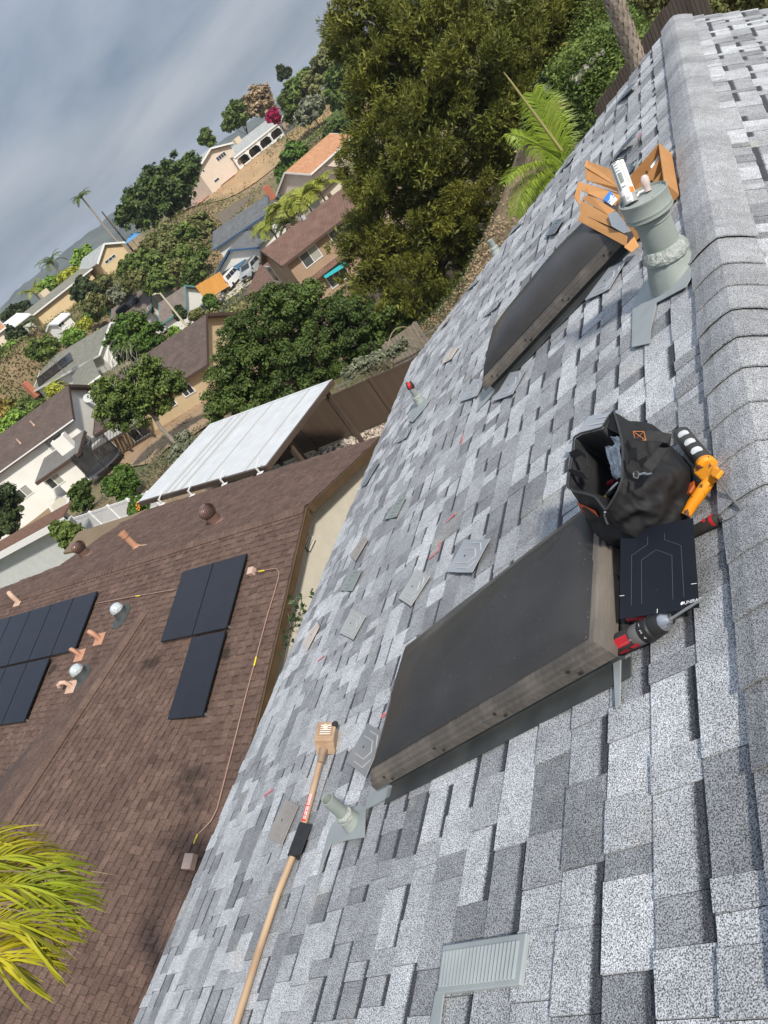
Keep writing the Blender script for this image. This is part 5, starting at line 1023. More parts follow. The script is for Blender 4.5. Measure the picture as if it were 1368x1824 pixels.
# white vinyl fence and its posts
M_WV = mat('white_vinyl', (0.70, 0.71, 0.72), (0.75, 0.76, 0.77), scale=3, rough=.5)
a = zat(128, 923, -9.75); b = zat(262, 877, -9.75); wf = thing('white_fence', 'white vinyl privacy fence left of the patio cover', 'fence', V(((a.x + b.x) / 2, (a.y + b.y) / 2, -11.6)))
nseg = 4; d = (b - a).normalized(); sd = V((-d.y, d.x, 0))
for k in range(nseg + 1):
    p = lerp(a, b, k / nseg); MB().box(V((p.x, p.y, -10.7)), d, sd, (0, 0, 1), .065, .065, 1.0).build('post', M_WV, wf)
    if k < nseg:
        q = lerp(a, b, (k + 1) / nseg)
        for zz in (-9.82, -10.65, -11.45): MB().beam((p.x, p.y, zz), (q.x, q.y, zz), .05, .13).build('rail', M_WV, wf)
        for j in range(9):
            u = lerp(p, q, (j + .5) / 9); MB().box(V((u.x, u.y, -10.64)), d, sd, (0, 0, 1), (q - p).length / 18 - .004, .012, .78).build('board', M_WV, wf)
# weathered panel and wire fence past the brown fence
M_GW = mat('weathered_wood', (0.17, 0.145, 0.12), (0.24, 0.205, 0.17), scale=2, rough=.9, stretch=(6, 6, .5))
q = [dist(u, v, D) for u, v, D in ((679, 616, 28.5), (742, 572, 29.5))]; t = thing('plank_fence', 'weathered grey plank panel standing behind the brown fence', 'fence', V((q[0].x, q[0].y, gz(q[0].x, q[0].y))))
for k in range(11):
    u0, u1 = k / 11 + .004, (k + 1) / 11 - .004; p0, p1 = lerp(q[0], q[1], u0), lerp(q[0], q[1], u1); MB().slab([p0, p1, p1 - V((0, 0, 1.15)), p0 - V((0, 0, 1.15))], (.3, -1, 0), .02).build('plank', M_GW, t)
for u in (.1, .9): p = lerp(q[0], q[1], u) + V((0, .05, 0)); MB().abox((p.x - .05, p.y, gz(p.x, p.y) - .3), (p.x + .05, p.y + .09, p.z)).build('post', M_GW, t)
M_WIRE = mat('wire_grey', (0.25, 0.25, 0.23), rough=.5, metal=.5)
q = [dist(600, 690, 26.5), dist(655, 660, 27.2), dist(682, 640, 27.8), dist(745, 602, 28.5), dist(790, 575, 29.5)]; t = thing('wire_fence', 'low wire mesh garden fence on timber posts above the brown fence', 'fence', V((q[0].x, q[0].y, gz(q[0].x, q[0].y))))
for i, p in enumerate(q): MB().abox((p.x - .04, p.y - .04, gz(p.x, p.y) - .3), (p.x + .04, p.y + .04, p.z + .05)).build('post', M_GW, t)
for i in range(4):
    a, b = q[i], q[i + 1]; mb = MB(); mb.beam(a, b, .04, .05)
    for k in range(9): zz = V((0, 0, -.11 * k)); mb.tube([a + zz, b + zz], .004, 4)
    for k in range(16): p = lerp(a, b, k / 16); mb.tube([p, p - V((0, 0, .95))], .004, 4)
    mb.build('mesh_panel', M_WIRE, t)
for i, (u0, v0, u1, v1, D) in enumerate(((690, 640, 752, 590, 27.6), (700, 660, 757, 610, 27.2))):
    a, b = dist(u0, v0, D), dist(u1, v1, D + .8); pts = [lerp(a, b, k / 10) + V((0, 0, .75 * math.sin(math.pi * k / 10))) for k in range(11)]
    o = MB().tube(pts, .018, 6).build('bean_arch', mat('bamboo', (0.28, 0.24, 0.15), rough=.8), None, smooth=True); rebase(o, a); tag(o, ['nearer', 'lower'][i] + ' thin bent garden hoop in the netted bed', 'hoop', 'garden hoops')
# grey house at the left edge (only its wall top and eave show)
M_LG = mat('pale_grey_stucco', (0.50, 0.52, 0.51), (0.55, 0.57, 0.56), scale=3, rough=.9, bump=.2, bscale=30)
M_BT = mat('rust_brown_roof', (0.11, 0.055, 0.035), (0.16, 0.085, 0.055), scale=6, rough=.9, bump=.3)
M_WT = mat('white_trim', (0.74, 0.74, 0.73), (0.78, 0.78, 0.77), scale=4, rough=.5)
A, B = zat(-25, 999, -8.7), zat(113, 924, -8.7); d = (B - A).normalized(); aw = V((-d.y, d.x, 0)); aw = aw if aw.dot(A) > 0 else -aw
A = A - d * 6
t = thing('grey_side_house', 'pale grey house wall with white eave at the left edge', 'house', V(((A.x + B.x) / 2, (A.y + B.y) / 2, -11.4)))
MB().slab([A + aw * .55, B + aw * .55 - d * .35, B + aw * .55 - d * .35 - V((0, 0, 2.9)), A + aw * .55 - V((0, 0, 2.9))], aw, .25).build('wall', M_LG, t)
MB().slab([A, B, B + aw * 1.15 + V((0, 0, .10)), A + aw * 1.15 + V((0, 0, .10))], (0, 0, 1), .10).build('roof', M_BT, t)
MB().beam(A - V((0, 0, .10)), B + d * .05 - V((0, 0, .10)), .06, .34).build('fascia', M_WT, t)
MB().slab([A + aw * .03 - V((0, 0, .26)), B + aw * .03 - V((0, 0, .26)), B + aw * .54 - V((0, 0, .26)), A + aw * .54 - V((0, 0, .26))], (0, 0, 1), .03).build('soffit', M_LG, t)
MB().tube([B - V((0, 0, .2)) - d * .02, B + aw * .3 - V((0, 0, .6)) - d * .15, B + aw * .5 - V((0, 0, .9)) - d * .32, B + aw * .5 - V((0, 0, 2.8)) - d * .32], .045, 8).build('downpipe', M_WT, t, smooth=True)
# low olive side roof beyond the brown roof
q = [zat(u, v, -8.3) for u, v in ((112, 985), (140, 947), (232, 918), (262, 906), (215, 948), (160, 975))]
o = MB().slab(q, (0, 0, 1), -.1).build('carport_roof', mat('olive_felt', (0.16, 0.115, 0.07), (0.20, 0.145, 0.09), scale=1, rough=.95)); rebase(o, q[0]); tag(o, 'flat olive brown side roof beyond the left end of the brown roof', 'roof')
# ================================================================ the houses across the valley
M_WIN = mat('window_glass', (0.03, 0.035, 0.04), (0.07, 0.08, 0.085), scale=.7, rough=.12, spec=.7); M_CURT = mat('window_blind', (0.33, 0.33, 0.29), rough=.5)
M_WHT = mat('white_stucco', (0.76, 0.745, 0.70), (0.80, 0.785, 0.74), scale=1.2, rough=.9, bump=.2, bscale=12)
M_BEI = mat('beige_stucco', (0.50, 0.385, 0.23), (0.56, 0.44, 0.275), scale=1.0, rough=.9, bump=.2, bscale=12)
M_TAN = mat('tan_stucco', (0.33, 0.225, 0.15), (0.37, 0.26, 0.18), scale=.8, rough=.9, bump=.2, bscale=12)
M_YLW = mat('yellow_stucco', (0.60, 0.45, 0.26), (0.64, 0.49, 0.29), scale=1, rough=.9); M_PNK = mat('pink_beige_stucco', (0.64, 0.535, 0.44), (0.68, 0.575, 0.48), scale=1, rough=.9)
M_BRT = mat('dark_brown_trim', (0.07, 0.042, 0.032), rough=.6); M_BLU = mat('blue_trim', (0.035, 0.10, 0.20), (0.045, 0.12, 0.235), scale=2, rough=.5); M_TEAL = mat('teal_trim', (0.09, 0.27, 0.28), rough=.5)
def roofmat(name, c1, c2, row=.28, tile=.0, dark=.6):
    """composition roof too far away to tell tabs apart: courses as fine relief and tone, in the roof's own slope coordinates"""
    if name in MATS: return MATS[name]
    m = mat(name, c1, c2, scale=1.4, rough=.9, detail=6); t = m.node_tree; b = t.nodes['Principled BSDF']
    uv = t.nodes.new('ShaderNodeUVMap'); bk = t.nodes.new('ShaderNodeTexBrick'); t.links.new(uv.outputs[0], bk.inputs['Vector'])
    bk.inputs['Scale'].default_value = 1; bk.inputs['Brick Width'].default_value = row * (1.7 if not tile else .9); bk.inputs['Row Height'].default_value = row; bk.inputs['Mortar Size'].default_value = row * .09; bk.inputs['Mortar Smooth'].default_value = .4
    bk.inputs['Color1'].default_value = (1, 1, 1, 1); bk.inputs['Color2'].default_value = (.82, .82, .82, 1); bk.inputs['Mortar'].default_value = (dark, dark, dark, 1)
    mu = t.nodes.new('ShaderNodeMix'); mu.data_type = 'RGBA'; mu.blend_type = 'MULTIPLY'; mu.inputs[0].default_value = 1; src = b.inputs['Base Color'].links[0].from_socket
    t.links.new(src, mu.inputs[6]); t.links.new(bk.outputs['Color'], mu.inputs[7]); t.links.new(mu.outputs[2], b.inputs['Base Color'])
    bp_ = t.nodes.new('ShaderNodeBump'); bp_.inputs['Strength'].default_value = .5; bp_.inputs['Distance'].default_value = .03; t.links.new(bk.outputs['Color'], bp_.inputs['Height']); t.links.new(bp_.outputs[0], b.inputs['Normal']); return m
def slope_uv(o, dx):
    me = o.data; u = me.uv_layers.new(name='UVMap'); dx = V(dx).normalized()
    for p in me.polygons:
        n = p.normal; dy = n.cross(dx)
        for li in p.loop_indices: c = me.vertices[me.loops[li].vertex_index].co; u.data[li].uv = (c.dot(dx), c.dot(dy))
R_BRN = roofmat('brown_comp_roof', (0.095, 0.066, 0.055), (0.125, 0.088, 0.073)); R_GRY = roofmat('olive_grey_roof', (0.19, 0.185, 0.15), (0.235, 0.23, 0.19)); R_SLT = roofmat('slate_roof', (0.115, 0.12, 0.125), (0.15, 0.155, 0.16))
R_TILE = roofmat('brown_tile_roof', (0.155, 0.085, 0.062), (0.21, 0.12, 0.088), .36, 1, .42); R_TAUPE = roofmat('taupe_roof', (0.17, 0.135, 0.115), (0.21, 0.17, 0.145)); R_LGT = roofmat('pale_grey_roof', (0.36, 0.375, 0.365), (0.42, 0.435, 0.425)); R_ORG = roofmat('orange_tile_roof', (0.46, 0.22, 0.11), (0.54, 0.28, 0.15), .36, 1, .6); R_GRN = roofmat('grey_green_roof', (0.24, 0.27, 0.24), (0.29, 0.32, 0.28))
class House: pass
PADS = []
def pad(pts, z):
    for p in pts: PADS.append((p.x, p.y, z))
def gable(label, A, B, depth, rise, base, wallm, roofm, trim, over=.45, cat='house', name='house', rear=None, th=.14, ext=0.0):
    """front eave corners A (left) B (right) seen from the camera; ridge parallel to the eave, gables at both ends"""
    h = House(); A = V(A); B = V(B); B = V((B.x, B.y, A.z)); d = (B - A).normalized(); A = A - d * ext; n = V((-d.y, d.x, 0)); n = n if n.dot((A + B) / 2) > 0 else -n
    Z = V((0, 0, 1)); h.d, h.n, h.A, h.B = d, n, A, B; tot = depth + 2 * over; R_ = tot / 2; tanp = rise / R_
    h.o = thing(name, label, cat, V(((A.x + B.x) / 2, (A.y + B.y) / 2, base)) + n * R_)
    a, b = A + d * over, B - d * over; zo = over * tanp - .10
    k = [a + n * over + Z * zo, a + n * R_ + Z * (rise - .12), a + n * (tot - over) + Z * zo]
    pts = [V((k[0].x, k[0].y, base))] + k + [V((k[2].x, k[2].y, base))]
    h.wall = MB().slab(pts, d, (b - a).length).build('wall', wallm, h.o)
    for i, (p, q) in enumerate(((A, B), (A + n * tot, B + n * tot))):
        rr = A + n * R_ + Z * rise; r2 = B + n * R_ + Z * rise; nn = (q - p).cross(rr - p).normalized(); nn = nn if nn.z > 0 else -nn
        o_ = MB().slab([p, q, r2, rr], nn, -th).build('roof', roofm, h.o); slope_uv(o_, d)
        if i == 0: h.roof = o_; h.rn = nn
    for p, q in ((A, B), (A + n * tot, B + n * tot)): MB().beam(p - Z * .10 - n * (.03 if p == A else -.03), q - Z * .10 - n * (.03 if p == A else -.03), .05, .22).build('fascia', trim, h.o)
    for e, sg in ((A, -1), (B, 1)):
        for p in (e, e + n * tot): MB().beam(p - Z * .07 + d * .03 * sg, e + n * R_ + Z * (rise - .07) + d * .03 * sg, .05, .24).build('rake_board', trim, h.o)
    pad([a, b, (a + b) / 2, a + n * tot, b + n * tot, (a + b) / 2 + n * R_, a - n * 1.5, b - n * 1.5, b + d * 1.5 + n * R_], base + .25)
    h.fp = a + n * over; h.rp = b; h.lp = a; h.R_ = R_; h.tot = tot; h.rise = rise; h.base = base; h.ridge = (A + n * R_ + Z * rise, B + n * R_ + Z * rise)
    return h
def wpl(h, u, v, side='f', off=0.0):
    p, n = {'f': (h.fp, -h.n), 'r': (h.rp, h.d), 'l': (h.lp, -h.d)}[side]; return hit(u, v, p + n * off, n)
def win(h, quad, side='f', mull=1, frame=None, glass=None, off=0.0, name='window', blind=None, par=None):
    p, n = (h.fp, -h.n) if side == 'f' else ((h.rp, h.d) if side == 'r' else (h.lp, -h.d))
    P = [hit(u, v, p + n * (off + .02), n) for u, v in quad]      # make it an upright rectangle on the wall
    hd = n.cross(V((0, 0, 1))).normalized(); xs = sorted(q.dot(hd) for q in P); zs = sorted(q.z for q in P); x0, x1 = (xs[0] + xs[1]) / 2, (xs[2] + xs[3]) / 2; z0, z1 = (zs[0] + zs[1]) / 2, (zs[2] + zs[3]) / 2
    pn = (p + n * off).dot(n); pt = lambda x, z, o_=0.0: hd * x + n * (pn + o_) + V((0, 0, z)); fr = frame or M_WT; w_ = .07
    w0 = MB()
    for (xa, xb, za, zb_) in ((x0 - w_, x1 + w_, z1, z1 + w_), (x0 - w_, x1 + w_, z0 - w_, z0), (x0 - w_, x0, z0, z1), (x1, x1 + w_, z0, z1)) + tuple((lerp(x0, x1, k / (mull + 1)) - .03, lerp(x0, x1, k / (mull + 1)) + .03, z0, z1) for k in range(1, mull + 1)):
        w0.hexa([pt(xa, za, .0), pt(xb, za, .0), pt(xb, zb_, .0), pt(xa, zb_, .0)], [pt(xa, za, .06), pt(xb, za, .06), pt(xb, zb_, .06), pt(xa, zb_, .06)])
    wo = w0.build(name, fr, par or h.o)
    for k in range(mull + 1):
        xa, xb = lerp(x0, x1, k / (mull + 1)) + .03, lerp(x0, x1, (k + 1) / (mull + 1)) - .03; MB().hexa([pt(xa, z0, .004), pt(xb, z0, .004), pt(xb, z1, .004), pt(xa, z1, .004)], [pt(xa, z0, .02), pt(xb, z0, .02), pt(xb, z1, .02), pt(xa, z1, .02)]).build('pane', (M_CURT if blind is not None and k == blind else (glass or M_WIN)), wo)
    return wo
def rpv(h, pts, nx, ny, label, grp, ln=1.6):
    """solar panels laid on the front roof slope between pixel corners (upper left, upper right, lower left)"""
    o0 = hit(*pts[0], h.A, h.rn); x = hit(*pts[1], h.A, h.rn) - o0; y = hit(*pts[2], h.A, h.rn) - o0
    for j in range(ny):
        for i in range(nx):
            a = o0 + x * (i / nx) + y * (j / ny); q = [a + x * (.02 / nx), a + x * (.98 / nx), a + x * (.98 / nx) + y * (.96 / ny), a + x * (.02 / nx) + y * (.96 / ny)]
            o_ = MB().slab([p + h.rn * .10 for p in q], h.rn, .04).build('solar_panel', M_PV, None); rebase(o_, q[0]); tag(o_, label(i, j), 'solar panel', grp)
ORD = ['leftmost', 'second', 'third', 'fourth', 'fifth', 'sixth']
# ---- white two storey house at the left
zW = -9.3
hw_ = gable('white two storey stucco house with brown roof at the left edge', zat(0, 839, zW), zat(130, 746, zW), 7.4, 1.75, -14.3, M_WHT, R_BRN, M_BRT, ext=6, over=.5)
MB().beam(hw_.A - V((0, 0, .06)) - hw_.n * .07, hw_.B - V((0, 0, .06)) - hw_.n * .07, .08, .10).build('gutter', M_WT, hw_.o)
win(hw_, [(24, 878.6), (46, 863), (58.7, 877), (37.8, 890.6)], 'f', 1, blind=0); win(hw_, [(78, 787), (91.7, 777), (107, 794), (93, 804)], 'f', 1, glass=M_CURT)
for q in ([(26, 821), (40, 811), (42, 813), (28, 823)], [(49, 804), (62, 796), (63.5, 799), (51, 807)]): win(hw_, q, 'f', 0)
# lean-to with chimney
offs = 2.6
FP = lambda u, v: hit(u, v, hw_.fp - hw_.n * offs, hw_.n)
tl, tr = wpl(hw_, 79.6, 818), wpl(hw_, 152, 768); f0, f1 = FP(63, 861), FP(141, 808); zf = (f0.z + f1.z) / 2; f0.z = f1.z = zf; zt_ = (tl.z + tr.z) / 2; tl.z = tr.z = zt_
MB().slab([f0, f1, tr, tl], (0, 0, 1), .12).build('lower_roof', mat('grey_felt_roof', (0.13, 0.125, 0.12), (0.16, 0.155, 0.148), scale=2, rough=.9), hw_.o)
MB().beam(f0 - V((0, 0, .06)), f1 - V((0, 0, .06)), .08, .26).build('lower_fascia', M_BRT, hw_.o); MB().beam(f1 - V((0, 0, .06)), tr - V((0, 0, .06)), .08, .26).build('lower_fascia', M_BRT, hw_.o)
iw = hw_.n * .4; g0 = f0 + hw_.d * 1.1 + iw; g1 = f1 - hw_.d * .4 + iw
MB().slab([g0 - V((0, 0, .12)), g1 - V((0, 0, .12)), V((g1.x, g1.y, -14.3)), V((g0.x, g0.y, -14.3))], hw_.n, offs - .42).build('lower_wall', M_WHT, hw_.o)
win(hw_, [(79.6, 857.7), (100.5, 842.7), (115, 856), (93, 871)], 'f', 1, off=offs - .4, blind=0)
cc_ = hit(120, 797, hw_.fp - hw_.n * 1.2, hw_.n); ch = MB().box(V((cc_.x, cc_.y, cc_.z - .7)), hw_.d, hw_.n, (0, 0, 1), .62, .42, 1.75).build('chimney', M_WHT, hw_.o); MB().box(V((cc_.x, cc_.y, cc_.z + 1.1)), hw_.d, hw_.n, (0, 0, 1), .32, .24, .14).build('chimney_cap', M_BLACK, ch)
for u, v in ((60.5, 757), (36, 789)):
    p = hit(u, v, hw_.A, hw_.rn); MB().lathe(p, (0, 0, 1), [(.12, -.05), (.06, .08), (.06, .45), (0, .45)], 10).build('roof_pipe', M_PEACHP, hw_.o, smooth=True)
win(hw_, [(156, 792), (161.6, 783), (169, 791), (163, 800)], 'r', 0); 
dsh = thing('satellite_dish', 'small satellite dish on the white gable wall', 'satellite dish', wpl(hw_, 157, 712, 'r', .3)); p = wpl(hw_, 157, 710, 'r', .45); MB().lathe(p, (.6, -.5, .5), [(0, 0), (.2, .02), (.34, .08), (.40, .13)], 16).build('reflector', mat('dish_grey', (0.4, 0.42, 0.44), rough=.5), dsh, smooth=True); MB().tube([p, wpl(hw_, 158, 716, 'r')], .03, 6).build('mount_arm', M_WIRE, dsh)
# ---- beige house with brown roof and patio cover
zB = -11.1
hb = gable('beige stucco house with brown roof behind the grey branched tree', zat(167, 775, zB), zat(369, 649, zB), 9.6, 2.15, -13.8, M_BEI, R_BRN, M_BRT, over=.5)
win(hb, [(322, 692), (338, 683), (345, 697), (329, 708)], 'f', 1); win(hb, [(288, 716), (305, 705), (313, 720), (296, 731)], 'f', 1); win(hb, [(228, 770), (256, 752), (267, 770), (240, 788)], 'f', 1)
q = [zat(u, v, z_) for u, v, z_ in ((164, 803, -11.75), (254, 748, -11.75), (257, 728, -11.3), (163, 776, -11.3))]
pcv = thing('slatted_patio_cover', 'weathered slatted patio cover on the beige house', 'patio cover', V((q[0].x, q[0].y, -13.6)))
for k in range(16): 
    u0, u1 = k / 16 + .006, (k + 1) / 16 - .006; MB().slab([lerp(q[0], q[1], u0), lerp(q[0], q[1], u1), lerp(q[3], q[2], u1), lerp(q[3], q[2], u0)], (0, 0, 1), .05).build('slat', mat('grey_slat', (0.30, 0.29, 0.27), (0.36, 0.35, 0.33), scale=1.5, rough=.9), pcv)
MB().beam(q[0] - V((0, 0, .08)), q[1] - V((0, 0, .08)), .09, .18).build('beam', M_BRT, pcv)
for u in (.04, .5, .96): p = lerp(q[0], q[1], u) + V((0, .1, 0)); MB().abox((p.x - .06, p.y - .06, gz(p.x, p.y) - .2), (p.x + .06, p.y + .06, p.z - .05)).build('post', M_BRT, pcv)
# ---- tan two storey house with tile roof
zT = -10.8
ht = gable('tan two storey house with brown tile roof beside the big pine', zat(502, 474, zT), zat(655, 355, zT), 7.6, 1.55, -16.0, M_TAN, R_TILE, M_BRT, over=.55)
win(ht, [(533, 458), (560, 434.8), (573, 454.7), (547, 478)], 'f', 1, blind=0); win(ht, [(584, 417), (612, 395), (624, 414), (597, 434)], 'f', 1); win(ht, [(474.6, 476.6), (482.7, 474.6), (496.5, 498.5), (490, 501.5)], 'l', 0, off=.0)
for u, v in ((514, 405), (542, 390), (588, 350)):
    p = hit(u, v, ht.A, ht.rn); MB().box(p + V((0, 0, .12)), ht.d, ht.n, (0, 0, 1), .18, .18, .18).build('roof_vent', M_TURB if u != 542 else MATS['dish_grey'], ht.o)
q = [wpl(ht, 552, 494), wpl(ht, 604, 460)]; z0_ = (q[0].z + q[1].z) / 2; q = [V((p.x, p.y, z0_)) for p in q]
o_ = MB().slab([q[0], q[1] + ht.d * 2, q[1] + ht.d * 2 - ht.n * .7 - V((0, 0, .3)), q[0] - ht.n * .7 - V((0, 0, .3))], (0, 0, 1), .1).build('lower_roof', R_TILE, ht.o); slope_uv(o_, ht.d)
win(ht, [(580, 495), (612, 473), (622, 492), (592, 512)], 'f', 2)
aw_ = MB(); a0 = wpl(ht, 570, 487, 'f', .05); a1 = wpl(ht, 609, 463, 'f', .05); aw_.slab([a0, a1, a1 - ht.n * .9 - V((0, 0, .5)), a0 - ht.n * .9 - V((0, 0, .5))], (0, 0, 1), .03); aw_.build('awning', mat('turquoise_canvas', (0.02, 0.33, 0.36), rough=.8), ht.o)
# its low tiled wing
q = [zat(u, v, z_) for u, v, z_ in ((442, 518, -13.9), (482, 506, -13.9), (475, 482, -12.6), (464, 484, -12.6))]
tw = thing('tiled_garage_wing', 'low brown tiled garage roof in front of the tan gable', 'garage', V((q[0].x, q[0].y, -16)))
pw = [zat(436, 528, -14.2), zat(500, 508, -14.2)]; dd = (pw[1] - pw[0]).normalized(); ln_ = V((-dd.y, dd.x, 0)); ln_ = ln_ if ln_.dot(pw[0]) > 0 else -ln_
o_ = MB().slab([pw[0], pw[1], pw[1] + ln_ * 4.2 + V((0, 0, 1.5)), pw[0] + ln_ * 4.2 + V((0, 0, 1.5))], (0, 0, 1), .12).build('roof', R_TILE, tw); slope_uv(o_, dd)
MB().slab([pw[0] + ln_ * .4 + dd * .3, pw[1] + ln_ * .4, V((pw[1].x, pw[1].y, -16.3)) + ln_ * .4, V((pw[0].x, pw[0].y, -16.3)) + ln_ * .4 + dd * .3], ln_, 3.6).build('wall', M_TAN, tw)
# ---- white house with blue trim, gabled garage
zU = -10.6
hu = gable('white house with slate roof and blue trim above the parked van', zat(379, 445, zU), zat(478, 378, zU), 6.6, 1.7, -15.0, M_WHT, R_SLT, M_BLU, over=.5)
win(hu, [(434, 412), (449, 402), (456, 411), (441, 421)], 'f', 1, blind=0)
# garage wing: gable faces us
ga = zat(383, 491, -12.55); gb_ = zat(463, 441, -12.55); gd = (gb_ - ga).normalized(); gn = V((-gd.y, gd.x, 0)); gn = gn if gn.dot(ga) > 0 else -gn
gw = MB(); wdt = (gb_ - ga).length; zr = 1.75; e0 = ga + gd * .4 + gn * .5; e1_ = gb_ - gd * .4 + gn * .5
gw.slab([V((e0.x, e0.y, -15)), V((e1_.x, e1_.y, -15)), e1_ , (e0 + e1_) / 2 + V((0, 0, zr - .25)), e0], gn, 6); gw.build('garage_wall', M_WHT, hu.o)
pad([ga, gb_, (ga + gb_) / 2, ga - gn * 3, gb_ - gn * 3], -14.85)
rdg = (ga + gb_) / 2 + V((0, 0, zr))
for p, sgn in ((ga, 1), (gb_, -1)):
    o_ = MB().slab([p, p + gn * 6.5, rdg + gn * 6.5, rdg], (0, 0, 1), .13).build('garage_roof', R_SLT, hu.o); slope_uv(o_, gn); MB().beam(p + V((0, 0, .0)) - gn * .03, rdg - gn * .03, .06, .26).build('garage_rake_board', M_BLU, hu.o)
gp = e0 - gn * .02
GQ = lambda u, v: hit(u, v, gp, gn)
d0, d1 = GQ(412, 489), GQ(438, 458); gl = GQ(408, 480); 
gz0 = -15; gtop = -12.85; xa_ = (GQ(405, 500) - gp).dot(gd); xb_ = (GQ(448, 476) - gp).dot(gd); xa_, xb_ = min(xa_, xb_), max(xa_, xb_)
gdo = MB().slab([gp + gd * xa_ + V((0, 0, gz0 - gp.z)), gp + gd * xb_ + V((0, 0, gz0 - gp.z)), gp + gd * xb_ + V((0, 0, gtop - gp.z)), gp + gd * xa_ + V((0, 0, gtop - gp.z))], -gn, .05).build('garage_door', mat('blue_door', (0.09, 0.20, 0.34), (0.10, 0.22, 0.37), scale=2, rough=.5), hu.o)
for k in range(1, 4): zz = lerp(gz0, gtop, k / 4) - gp.z; MB().beam(gp + gd * xa_ + V((0, 0, zz)) - gn * .055, gp + gd * xb_ + V((0, 0, zz)) - gn * .055, .012, .03).build('door_groove', M_BLU, gdo)
chm = hit(480, 343, hu.ridge[0], hu.n); MB().box(chm, hu.d, hu.n, (0, 0, 1), .45, .35, 1.0).build('chimney', mat('brick_red', (0.42, 0.14, 0.08), (0.48, 0.18, 0.10), scale=4, rough=.9), hu.o)
# ---- olive roofed house with a row of solar panels
zG = -11.2
hg = gable('olive grey roofed house with a row of black solar panels', zat(58, 697, zG), zat(178, 668, zG) if False else zat(176, 632, zG), 8.5, 2.0, -13.9, M_WHT, R_GRY, M_WT, over=.5)
rpv(hg, [(66, 675), (126, 628), (70, 690)], 6, 1, lambda i, j: ORD[i] + ' solar panel in the row on the olive roof', 'solar panels on the olive roof')
p = hit(49, 688, hg.A, hg.n); MB().box(V((p.x, p.y, p.z - .6)), hg.d, hg.n, (0, 0, 1), .4, .4, 1.3).build('chimney', MATS['brick_red'], hg.o)
# front wing
wa = zat(136, 701, -12.2); wb = zat(178, 668, -12.2); wd_ = (wb - wa).normalized()
rt = [hit(127, 668, hg.A, hg.rn), hit(166, 640, hg.A, hg.rn)]
wt = MB().slab([wa, wb, rt[1] + V((0, 0, .06)), rt[0] + V((0, 0, .06))], (0, 0, 1), .12).build('wing_roof', R_GRY, hg.o); slope_uv(wt, wd_)
MB().beam(wa - V((0, 0, .08)), wb - V((0, 0, .08)), .07, .24).build('fascia', M_WT, hg.o); nw = V((-wd_.y, wd_.x, 0)); nw = nw if nw.dot(wa) > 0 else -nw
MB().slab([wa + nw * .4, wb + nw * .4, V((wb.x, wb.y, -14.3)) + nw * .4, V((wa.x, wa.y, -14.3)) + nw * .4], nw, 3).build('wing_wall', M_WHT, hg.o)
# ---- two teal trimmed houses
zA = -12.3
h1 = gable('pale house with teal trim and solar panels behind the round tree', zat(196, 600, zA), zat(268, 553, zA), 9.0, 2.7, -15.2, M_WHT, R_TAUPE, M_TEAL, over=.5)
rpv(h1, [(206, 556), (244, 527), (212, 566)], 4, 2, lambda i, j: ORD[i] + (' upper' if j == 0 else ' lower') + ' solar panel of the grid on the teal trimmed roof', 'solar panels on the teal trimmed house')
win(h1, [(262, 548), (268, 543), (277, 554), (271, 560)], 'r', 0)
h2 = gable('smaller pale house with teal eaves beside the lamp post', zat(284, 578, -12.6), zat(331, 547, -12.6), 6.4, 1.8, -15.2, M_WHT, R_TAUPE, M_TEAL, over=.45)
# ---- yellow house and its long low neighbour on the hillside
Dy = 146; b0_, b1_ = dist(188, 486, Dy), dist(224.5, 451, Dy + 3); yb = min(b0_.z, b1_.z)
hy = House(); yd_ = (V((b1_.x, b1_.y, 0)) - V((b0_.x, b0_.y, 0))).normalized(); yn = V((-yd_.y, yd_.x, 0)); yn = yn if yn.dot(b0_) > 0 else -yn
pl_ = lambda u, v: hit(u, v, b0_, yn)
e0, e1_, pk = pl_(173, 465.5), pl_(216, 435), pl_(189, 444); e0.z = e1_.z = (e0.z + e1_.z) / 2; pk = (e0 + e1_) / 2 + V((0, 0, 1.5))
yh = thing('yellow_house', 'yellow gabled house with white trim on the hillside', 'house', V((b0_.x, b0_.y, e0.z - 3.0)))
MB().slab([e0 - V((0, 0, 3.2)), e1_ - V((0, 0, 3.2)), e1_, pk, e0], yn, 9).build('wall', M_YLW, yh)
for p, s_ in ((e0, -1), (e1_, 1)):
    w0 = p + yd_ * .6 * s_ - V((0, 0, .25)); o_ = MB().slab([w0 - yn * .5, w0 + yn * 9, pk + yn * 9 + V((0, 0, .1)), pk - yn * .5 + V((0, 0, .1))], (0, 0, 1), .14).build('roof', R_LGT, yh); slope_uv(o_, yn); MB().beam(w0 - yn * .55, pk - yn * .55 + V((0, 0, .1)), .06, .32).build('rake_board', M_WT, yh)
hy.fp = e0; hy.n = yn; hy.o = yh
win(hy, [(186, 466), (204, 453), (207, 457), (189, 470)], 'f', 2, frame=M_WT)
lo0 = e0 - yd_ * 15 - V((0, 0, .3)) + yn * 2; lo1 = e0 - yd_ * .5 - V((0, 0, .3)) + yn * 2
hl = gable('long low wing with grey roof and white eave left of the yellow house', lo0, lo1, 6, 1.0, e0.z - 3.4, M_YLW, R_GRY, M_WT, over=.6)
pch = pl_(128, 495); MB().box(hl.A + hl.d * 6 + hl.n * 4 + V((0, 0, .6)), hl.d, hl.n, (0, 0, 1), .8, .6, 1.3).build('chimney', mat('cream_chimney', (0.6, 0.5, 0.36), rough=.9), hl.o)
